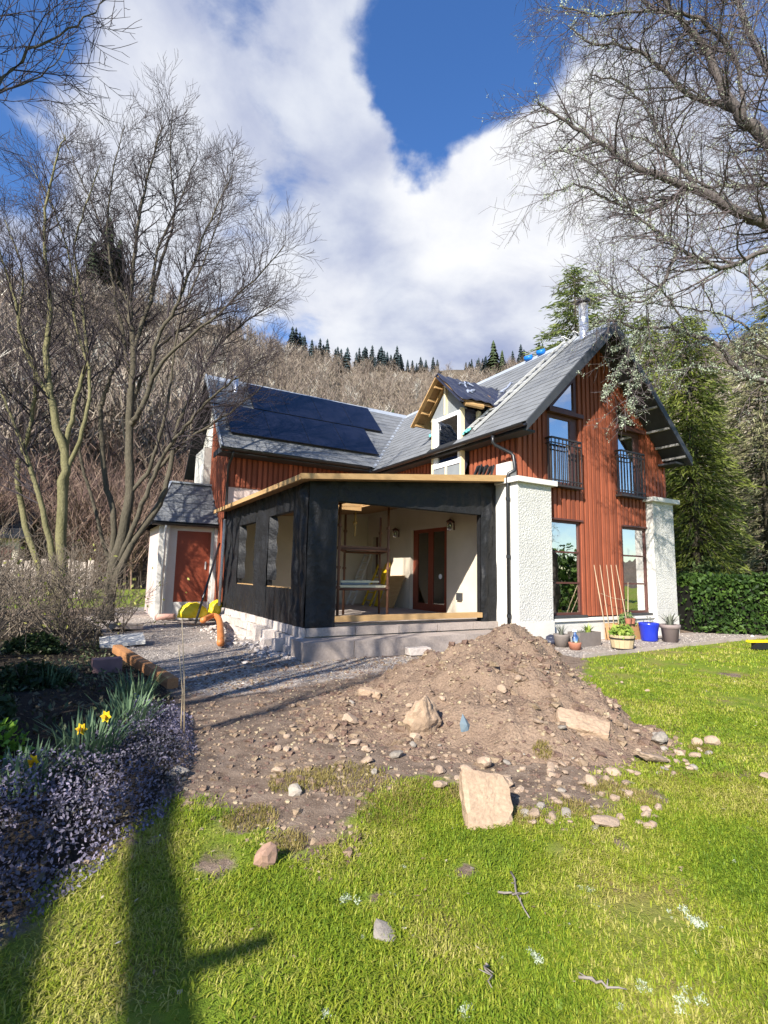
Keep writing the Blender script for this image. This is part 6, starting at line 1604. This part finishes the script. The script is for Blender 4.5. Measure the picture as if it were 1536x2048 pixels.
for i, (x, y, rx, H, lab) in enumerate(((-3.6, 5.5, .4, .22, 'low dark evergreen mound at the back of the bed'), (-5.0, 7.6, .4, .25, 'low dark evergreen below the mossy tree'), (-3.2, 4.1, .4, .28, 'dark evergreen clump at the left edge of the bed'))):
    shrub('evergreen_shrub', lab, (x, y, gh1(x, y)), rx, rx * .8, H, 1500, M['evergreen'], 50 + i, .02, .045)
# evergreens added outside the frame on the left to keep the bed in shade
for i, (x, y, rx, H, n) in enumerate(((-4.2, 1.0, 1.1, 2.9, 5000), (-5.6, 2.2, 1.3, 3.3, 5000), (-3.5, -.6, .9, 2.5, 4000), (-7.2, 3.6, 1.3, 3.2, 4000))):
    shrub('added_shade_bush', ('tall dark bush added out of view left of the bed to shade it', 'broad dark bush added out of view beyond the bed to shade it', 'dark bush added out of view left of the photographer for shade', 'bush added out of view at the far left to shade the bed')[i], (x, y, 0), rx, rx, H, n, M['evergreen'], 80 + i, .04, .08)
for i, (x, y, rx, H) in enumerate(((14.5, 9.2, 1.7, 2.6), (15.5, 6.6, 1.8, 3.4), (15.2, 4.0, 1.6, 2.4), (16.5, 1.4, 1.9, 3.2))):  # bushes added out of view as a dark belt in the window reflections
    shrub('added_reflection_bush', ('dark bush added out of view nearest the hedge for window reflections', 'tallest bush added out of view on the right for window reflections', 'low bush added out of view on the right for window reflections', 'wide bush added out of view at the near right for window reflections')[i], (x, y, 0), rx, rx, H, 2600, M['hedge'], 120 + i, .07, .15)
# daffodils
M['daffleaf'] = leafmat('blue_green_daffodil_leaves', (.035, .07, .04), (.08, .14, .075), (.17, .25, .13)); M['petal'] = material('yellow_daffodil_petals', (.80, .60, .02), .6, (.75, .48, .01), 30, .6, trans=.3); M['trumpet'] = material('deep_yellow_trumpets', (.80, .38, .01), .6, trans=.2)
def daffodils(px, py, n, rad, H, lab, flowers, seed):
    c = hit(px, py); r = np.random.RandomState(seed); t_ = empty('daffodil_clump', c); tag(t_, lab, 'daffodils', 'daffodil clumps in the bed')
    V, F = [], []; b = 0
    for i in range(n):
        a = r.uniform(0, 6.28); q = rad * math.sqrt(r.uniform(0, 1)); p = np.array([q * math.cos(a), q * math.sin(a), -.02]); a2 = a + r.uniform(-.8, .8); out = np.array([math.cos(a2), math.sin(a2), 0]); s = np.array([-math.sin(a2), math.cos(a2), 0]) * .0065; h = H * r.uniform(.6, 1.1); bend = r.uniform(.1, .75)
        for k, f in enumerate((0, .35, .7, 1.0)):
            m = p + out * h * bend * f * f + np.array([0, 0, h * (f - .38 * bend * f * f)]); wv = s * (1 if k < 3 else .15); V += [m - wv, m + wv]
        F += [(b + 2 * k, b + 2 * k + 1, b + 2 * k + 3, b + 2 * k + 2) for k in range(3)]; b += 8
    o = fast_mesh('leaves', V, F, M['daffleaf'], t_); o['kind'] = 'stuff'
    for (fx, fy) in flowers:
        rr_ = ray(fx, fy); Yc = c.y + .0; p = at(fx, fy, Yc) - c
        st = MB().tube([(p.x * .4, p.y * .4, 0), (p.x * .8, p.y * .8, p.z * .6), tuple(p + Vector((0, .015, -.01)))], .004, 6).build('stem', M['daffleaf'], t_)
        fl_ = MB(); ax = Vector((rnd.uniform(-.3, .3), -1, .1)).normalized(); s1 = ax.cross(Vector((0, 0, 1))).normalized(); s2 = s1.cross(ax)
        for k in range(6):
            th = k * math.pi / 3; d = s1 * math.cos(th) + s2 * math.sin(th); e = s1 * -math.sin(th) + s2 * math.cos(th)
            fl_.add([p, p + d * .022 + e * .013, p + d * .042 + ax * .004, p + d * .022 - e * .013], [(0, 1, 2, 3)])
        fo = fl_.build('flower', M['petal'], t_)
        MB().tube([p, p + ax * .012, p + ax * .026], [.009, .010, .014], 8).build('trumpet', M['trumpet'], t_)
daffodils(175, 1525, 120, .17, .36, 'front daffodil clump with two yellow flowers in the bed', ((163, 1458), (212, 1433)), 1)
daffodils(255, 1460, 120, .18, .36, 'daffodil clump with one yellow flower beside the bare soil', ((254, 1446),), 2)
daffodils(270, 1400, 90, .18, .34, 'flowerless daffodil leaves behind the flowering clumps', (), 3)
daffodils(105, 1372, 60, .14, .28, 'flowerless daffodil leaves at the back left of the bed', (), 4)
daffodils(40, 1580, 90, .15, .26, 'daffodil clump with a single flower near the left edge', ((66, 1523),), 5)
# fresh green leaves at the left edge
p = hit(5, 1510); shrub('green_shrub', 'bright green leafy plant at the left edge above the purple flowers', (p.x - .05, p.y, p.z), .17, .17, .2, 220, leafmat('fresh_green', (.06, .13, .02), (.14, .28, .03), (.25, .4, .05)), 61, .02, .04, 'plant')
# purple ground cover along the lawn edge
M['aubrieta'] = leafmat('purple_flowering_groundcover', (.03, .042, .032), (.095, .088, .115), (.27, .24, .33), .15)
r = np.random.RandomState(90); n = 52000; x = r.uniform(-3.2, -1.0, n); y = r.uniform(1.2, 4.9, n)
line = sdist(x, y, BED); wd_ = np.interp(y, [1.2, 2.2, 3.2, 4.9], [1.3, 1.05, .62, .35]); m = (line > -.10 + .12 * (fbm(x, y, 3, 92) - .5)) & (line < wd_ * (.75 + .6 * fbm(x, y, 2, 93)))
x, y = x[m], y[m]; hgt = (.05 + .15 * fbm(x, y, 2.6, 91, 4)) * np.clip((line[m] + .12) * 6, .25, 1)
P_ = np.stack([x, y, ground_h(x, y) + hgt * r.uniform(.35, 1.05, len(x))], -1); V, F = leaf_quads(P_, .005, .014, r, None, .55)
o = fast_mesh('purple_groundcover', V, F, M['aubrieta']); o['kind'] = 'stuff'
# leaf litter, moss and low weeds over the bed
n = 9000; x = r.uniform(-7, -1.2, n); y = r.uniform(2, 11, n); m = sdist(x, y, BED) > .02; x, y = x[m], y[m]
V, F = leaf_quads(np.stack([x, y, ground_h(x, y) + r.uniform(0, .05, len(x))], -1), .012, .035, r, None, .5)
o = fast_mesh('bed_leaf_litter', V, F, leafmat('bed_litter', (.03, .025, .015), (.075, .06, .035), (.20, .17, .10), .1)); o['kind'] = 'stuff'
n = 5000; x = r.uniform(-6, -1.6, n); y = r.uniform(2.4, 9, n); m = (sdist(x, y, BED) > .15) & (fbm(x, y, 1.6, 95) > .45); x, y = x[m], y[m]
V, F = leaf_quads(np.stack([x, y, ground_h(x, y) + r.uniform(0, .10, len(x))], -1), .012, .04, r, None, .4)
o = fast_mesh('bed_weeds', V, F, leafmat('low_bed_weeds', (.02, .035, .014), (.05, .075, .03), (.11, .13, .06), .1)); o['kind'] = 'stuff'
# thin canes standing at the edge of the bed
M['cane'] = material('pale_bamboo_cane', (.50, .40, .27), .7, (.36, .28, .18), 20, .6, rand=.15)
c0 = hit(369, 1480); 
for (x, y, dx, lab) in ((364, 1238, 0, 'tall thin cane standing at the edge of the bed'), (357, 1290, -.03, 'shorter thin cane beside the tall one')):
    e_ = at(x, y, c0.y); o = MB().tube([Vector((dx, 0, -.02)), (e_ - c0) * .5 + Vector((.008, 0, 0)), e_ - c0], [.006, .0055, .004], 6).build('garden_cane', M['cane'], None, True); o.location = c0; tag(o, lab, 'cane')

# ------------------------------------------------------------------ things along the path
def blob_mesh(name, c, sx_, sy_, sz_, seed, mat, sub=3, amp=.22):
    import bmesh
    bm = bmesh.new(); bmesh.ops.create_icosphere(bm, subdivisions=sub, radius=1); r = random.Random(seed)
    for v in bm.verts:
        d = v.co.copy(); k = 1 + amp * (math.sin(d.x * 4 + seed) * math.sin(d.y * 5 + d.z * 3) + .5 * math.sin(d.x * 11 + d.z * 9 + seed) + .4 * math.sin(d.y * 13 - d.z * 8))
        v.co = Vector((d.x * sx_ * k, d.y * sy_ * k, max(d.z * sz_ * k, -sz_ * .35)))
    me = bpy.data.meshes.new(name); bm.to_mesh(me); bm.free(); me.materials.append(mat); me.polygons.foreach_set('use_smooth', [True] * len(me.polygons))
    o = bpy.data.objects.new(name, me); COL.objects.link(o); o.location = c; return o
M['yellow'] = material('bright_yellow_sack', (.80, .60, .015), .5, (.70, .48, .01), 9, .6, .05, spec=.4)
M['orangepipe'] = material('orange_brown_pipe', (.55, .20, .06), .5, (.42, .14, .04), 8, .6, spec=.4)
def uvz(px, py, z): 
    r_ = ray(px, py); return Vector((0, 0, CAMH)) + r_ * ((z - CAMH) / r_.z)
gz = .12
p = uvz(378, 1243, gz); o = blob_mesh('yellow_sack', p + Vector((0, .2, .17)), .34, .26, .26, 3, M['yellow'], 4, .055); o.rotation_euler = (0, 0, AZ); tag(o, 'crumpled bright yellow sack on the gravel by the red door', 'sack')
p = uvz(412, 1240, gz); o = blob_mesh('yellow_sack', p + Vector((.12, .35, .20)), .20, .18, .26, 5, M['yellow'], 4, .06); tag(o, 'smaller yellow sack slumped behind the orange pipe', 'sack')
pp = [uvz(405, 1252, gz) + Vector((0, 0, .12)), uvz(425, 1246, gz) + Vector((0, 0, .16)), uvz(437, 1250, gz) + Vector((0, 0, .13)), uvz(441, 1272, gz) + Vector((0, 0, .06)), uvz(441, 1292, .05) + Vector((0, 0, .05))]
o = MB().tube(smooth_path(pp, 5), .065, 14).build('drain_pipe', M['orangepipe'], None, True); tag(o, 'bent orange plastic drain pipe beside the blockwork corner', 'pipe')
pp = [uvz(312, 1241, gz) + Vector((0, 0, .07)), uvz(330, 1240, gz) + Vector((0, 0, .08)), uvz(350, 1240, gz) + Vector((0, 0, .08))]
o = MB().tube(pp, [.075, .07, .07], 14).build('drain_pipe', material('pinkish_pipe', (.50, .30, .24), .6, (.4, .22, .18), 6, .6), None, True); tag(o, 'short pinkish drain pipe lying left of the yellow sack', 'pipe')
a_, b_ = uvz(391, 1246, gz), W(-4.22, 6.35, 2.02); o = MB().tube([a_, b_], .028, 8).build('black_pole', M['black'], None, True); tag(o, 'long black pole leaning from the gravel to the house corner', 'pole')
# timber baulk, slabs and block at the edge of the bed
a_, b_ = hit(232, 1316), hit(345, 1378)
tbm = MB(); pa_, pb_ = a_ + Vector((0, 0, .13)), b_ + Vector((0, 0, .06)); ns_ = 12; ax_ = (pb_ - pa_).normalized(); sd_ = ax_.cross(Vector((0, 0, 1))).normalized(); ud_ = sd_.cross(ax_); vs_ = []
for k in range(ns_ + 1):
    c_ = pa_.lerp(pb_, k / ns_)
    for (i_, j_) in ((-1, -1), (0, -1.1), (1, -1), (1.1, 0), (1, 1), (0, 1.06), (-1, 1), (-1.08, 0)): vs_.append(c_ + sd_ * .055 * i_ * (1 + .03 * math.sin(k * .9 + i_ * 3)) + ud_ * .055 * j_ * (1 + .04 * math.sin(k * .7 + j_ * 2)))
tbm.add(vs_, [(8 * k + q, 8 * k + (q + 1) % 8, 8 * k + 8 + (q + 1) % 8, 8 * k + 8 + q) for k in range(ns_) for q in range(8)] + [tuple(range(7, -1, -1)), tuple(range(8 * ns_, 8 * ns_ + 8))])
o = tbm.build('timber_beam', material('orange_brown_timber', (.40, .19, .08), .85, (.30, .145, .06), 3, .5, .2, 60, .6, 50, .012), None); tag(o, 'orange brown timber beam lying at the edge of the bed', 'timber')
c = hit(238, 1292); o = MB().box(-.34, .34, -.28, .28, 0, .06).build('paving_slab', M['render']); o.location = c + Vector((0, .1, .05)); o.rotation_euler = (R(8), R(-5), .5); tag(o, 'pale paving slab lying by the timber beam', 'paving slab')
c = hit(243, 1262); o = MB().box(-.25, .3, -.2, .2, 0, .12).build('paving_slab', M['concrete']); o.location = c + Vector((0, .1, .02)); o.rotation_euler = (R(-6), R(5), .9); tag(o, 'grey paving slab stacked behind the pale one', 'paving slab')
c = hit(212, 1345); o = MB().box(-.16, .16, -.1, .1, 0, .17).build('clay_block', material('purplish_clay', (.25, .15, .14), .9, (.17, .1, .1), 8, .7)); o.location = c; o.rotation_euler = (0, 0, .6); tag(o, 'purplish clay block among the plants beside the timber beam', 'block')
# scrap of blue plastic on the heap
c = hit(930, 1462); o = MB().add([(-.03, 0, -.02), (.035, -.01, -.02), (.05, .02, .03), (-.015, .03, .125), (-.04, .015, .05), (.015, -.02, .05)], [(0, 1, 5), (1, 2, 5), (2, 3, 5), (3, 4, 5), (4, 0, 5), (0, 4, 3, 2, 1)]).build('plastic_scrap', material('dusty_blue_plastic', (.07, .12, .17), .5, (.16, .19, .20), 20, .6)); o.location = c; tag(o, 'torn scrap of blue plastic sticking out of the heap', 'plastic scrap')

# ------------------------------------------------------------------ pots and planters along the gable
M['barrel'] = material('pale_barrel_staves', (.50, .40, .24), .8, (.40, .31, .18), 6, .6, .1, rand=.1, stretch=(6, 6, 1)); M['bluepot'] = material('blue_glazed_pot', (.015, .035, .42), .25, (.01, .025, .32), 4, .6, spec=.6); M['taupepot'] = material('taupe_plastic_pot', (.24, .195, .18), .7, (.19, .15, .14), 5, .6); M['troughgrey'] = material('weathered_grey_trough', (.20, .17, .15), .85, (.13, .11, .1), 6, .7, .1); M['ochre'] = material('ochre_wooden_planter', (.45, .26, .12), .8, (.34, .18, .08), 5, .7, .1, stretch=(1, 1, 5)); M['terracotta'] = material('terracotta', (.36, .15, .09), .85, (.28, .11, .07), 6, .6); M['compost'] = material('dark_compost', (.03, .022, .016), .95)
lg = leafmat('spring_green_leaves', (.06, .12, .02), (.16, .26, .04), (.33, .40, .08)); lgrey = leafmat('grey_lavender_leaves', (.06, .07, .05), (.13, .14, .11), (.24, .25, .2)); lfeath = leafmat('feathery_green', (.05, .10, .03), (.12, .2, .06), (.2, .3, .1))
def strap_leaves(parent, c, n, H, spread, mat, seed, w_=.012):
    r = np.random.RandomState(seed); V, F = [], []; b = 0
    for i in range(n):
        a = r.uniform(0, 6.28); out = np.array([math.cos(a), math.sin(a), 0]); s = np.array([-math.sin(a), math.cos(a), 0]) * w_; h = H * r.uniform(.6, 1.1); be = spread * r.uniform(.2, 1.1); p = np.array(c) + out * r.uniform(0, .05)
        for k, f in enumerate((0, .4, .75, 1)):
            m = p + out * h * be * f * f + np.array([0, 0, h * (f - .3 * be * f * f)]); wv = s * (1, 1, .7, .1)[k]; V += [m - wv, m + wv]
        F += [(b + 2 * k, b + 2 * k + 1, b + 2 * k + 3, b + 2 * k + 2) for k in range(3)]; b += 8
    o = fast_mesh('leaves', V, F, mat, parent); o['kind'] = 'stuff'
def bushy(parent, c, rx, H, n, mat, seed, s0, s1):
    r = np.random.RandomState(seed); d = r.normal(size=(n, 3)); d[:, 2] = np.abs(d[:, 2]); d /= np.linalg.norm(d, axis=1)[:, None]; P_ = np.array(c) + d * (r.uniform(.3, 1, n) ** .5)[:, None] * np.array([rx, rx, H])
    V, F = leaf_quads(P_, s0, s1, r, None, .6); o = fast_mesh('leaves', V, F, mat, parent); o['kind'] = 'stuff'
def base_at(px, py): 
    p = uvz(px, py, 0.0); p.z = gh1(p.x, p.y); return p
b = base_at(1240, 1298); b += Vector((.1, .12, 0)); o = thing('half_barrel_planter', 'half barrel planter of pale staves with spring green leaves', 'planter', b)
for k in range(14):
    th0, th1 = 2 * math.pi * k / 14 + .01, 2 * math.pi * (k + 1) / 14 - .01; vs = []
    for (rr_, z) in ((.185, 0), (.235, .27), (.215, .27), (.165, 0)):
        vs += [(rr_ * math.cos(th0), rr_ * math.sin(th0), z), (rr_ * math.cos(th1), rr_ * math.sin(th1), z)]
    MB().add(vs, [(0, 1, 3, 2), (2, 3, 5, 4), (4, 5, 7, 6), (6, 7, 1, 0), (0, 2, 4, 6), (7, 5, 3, 1)]).build('stave', M['barrel'], o)
for z, rr_ in ((.19, .225), (.0, .19)): MB().lathe([(rr_, z), (rr_ + .006, z + .03), (rr_ - .01, z + .03)], (0, 0, 0), 28).build('hoop', M['iron'], o)
MB().lathe([(.0, .24), (.215, .24)], (0, 0, 0), 20).build('soil', M['compost'], o); bushy(o, (0, 0, .24), .23, .22, 240, lg, 3, .03, .07)
b = base_at(1301, 1284) + Vector((.05, .14, 0)); o = thing('plant_pot', 'glazed blue plant pot by the right window', 'pot', b)
MB().lathe([(.0, 0), (.155, 0), (.165, .03), (.175, .2), (.20, .34), (.205, .38), (.185, .385), (.17, .35), (.0, .33)], (0, 0, 0), 28).build('pot', M['bluepot'], o, True); bushy(o, (0, 0, .33), .15, .2, 40, lgrey, 5, .015, .03)
b = base_at(1344, 1286) + Vector((.05, .14, 0)); o = thing('plant_pot', 'taupe plastic pot with strap leaves at the right pier', 'pot', b)
MB().lathe([(.0, 0), (.145, 0), (.175, .28), (.2, .29), (.205, .36), (.185, .365), (.17, .31), (.0, .31)], (0, 0, 0), 28).build('pot', M['taupepot'], o, True); strap_leaves(o, (0, 0, .3), 22, .38, .9, lgrey, 6, .016); 
def trough(px, py, L, D_, H, mat, lab, rot=AZ, nm='planter_box'):
    b = base_at(px, py); o = thing(nm, lab, 'planter', b, rot)
    mb = MB(); w_ = .03; mb.box(-L / 2, L / 2, 0, w_, 0, H); mb.box(-L / 2, L / 2, D_ - w_, D_, 0, H); mb.box(-L / 2, -L / 2 + w_, w_, D_ - w_, 0, H); mb.box(L / 2 - w_, L / 2, w_, D_ - w_, 0, H)
    mb.build('box', mat, o); MB().box(-L / 2 + w_, L / 2 - w_, w_, D_ - w_, 0, H - .05).build('soil', M['compost'], o); return o
o = trough(1182, 1291, .62, .3, .27, M['troughgrey'], 'long grey trough planter with green leaves under the left window'); strap_leaves(o, (.12, .15, .22), 30, .22, .8, lg, 8); bushy(o, (-.15, .15, .22), .16, .1, 60, lgrey, 9, .015, .03)
o = trough(1262, 1281, .86, .32, .34, M['ochre'], 'ochre wooden planter with feathery green plant between the windows'); bushy(o, (.12, .16, .3), .2, .3, 600, lfeath, 10, .012, .035)
for (dx, dy) in ((-.1, -.02), (.05, -.01)):
    q = MB().lathe([(.0, 0), (.05, 0), (.07, .11), (.078, .115), (.0, .11)], (dx, dy, .345), 14).build('small_pot', M['terracotta'], o)
b = base_at(1150, 1298) + Vector((.03, .08, 0)); o = thing('plant_pot', 'small terracotta pot holding a clear bottle by the grey trough', 'pot', b)
MB().lathe([(.0, 0), (.095, 0), (.115, .10), (.12, .13), (.105, .135), (.0, .12)], (0, 0, 0), 22).build('pot', M['terracotta'], o, True); MB().lathe([(.08, .12), (.08, .22), (.05, .26), (.035, .30), (.035, .34), (.0, .34)], (0, 0, 0), 18).build('bottle', M['glass'], o, True); MB().lathe([(.04, .33), (.04, .37), (.0, .37)], (0, 0, 0), 12).build('bottle_cap', M['whiteupvc'], o)
b = base_at(1128, 1293) + Vector((.0, .12, 0)); o = thing('plant_pot', 'round dark pot with grey lavender by the left pier', 'pot', b); MB().lathe([(.0, 0), (.12, 0), (.15, .2), (.16, .24), (.14, .24), (.0, .2)], (0, 0, 0), 22).build('pot', M['troughgrey'], o, True)
strap_leaves(o, (0, 0, .2), 40, .26, .7, lgrey, 12, .006)
b = base_at(1108, 1290); o = blob_mesh('rubbish_sack', b + Vector((0, .1, .08)), .2, .14, .12, 9, M['tarp'], 3, .16); tag(o, 'crumpled dark plastic sack between the heap and the pots', 'sack')
# bean canes leaning on the gable
cf = thing('cane_trellis', 'fan of pale bamboo canes leaning on the red gable boards', 'trellis', W(2.75, -.25, 0), AZ); ORG[cf.name] = (2.75, -.25, 0)
tops = ((1188, 1130), (1200, 1130), (1213, 1130), (1222, 1130), (1232, 1130), (1256, 1165)); bots = ((1206, 1232), (1215, 1232), (1226, 1235), (1236, 1238), (1253, 1240), (1256, 1250))
def plane_v(px, py, v):
    r_ = ray(px, py); c_ = Vector((0, 0, CAMH)); n_ = VX; q = (P0 + VX * v - c_).dot(n_) / r_.dot(n_); p = c_ + r_ * q; a, b = to_uv(p); return Vector((a, b, p.z))
for a, b in zip(tops, bots):
    t1, b1 = plane_v(*a, .13), plane_v(*b, -.22); b1 = b1 + (b1 - t1) * (max(b1.z - .3, 0) / max(t1.z - b1.z, .1)); MB().tube([b1, t1], [.011, .007], 7).build('cane', M['cane'], cf, True)
t1, b1 = plane_v(1202, 1187, .0), plane_v(1250, 1200, .0); MB().tube([t1, (t1 + b1) / 2 + Vector((0, 0, -.03)), b1], .005, 5).build('tie', M['cane'], cf)
# hand tool and white stone at the right of the lawn
b = uvz(1512, 1300, 0); o = thing('hand_tool', 'black and yellow hand tool lying in the lawn at the right edge', 'tool', (b.x, b.y, gh1(b.x, b.y)), .2)
MB().box(-.04, .45, -.06, .06, .02, .15).build('body', M['black'], o); MB().box(-.16, .42, -.05, .05, .151, .19).build('handle', M['yellow'], o)
p = uvz(1505, 1277, 0); put_stone(p, .08, 'white rounded stone at the end of the gravel strip by the hedge', None, stone_mesh(95, .8, 2, M['cap']))
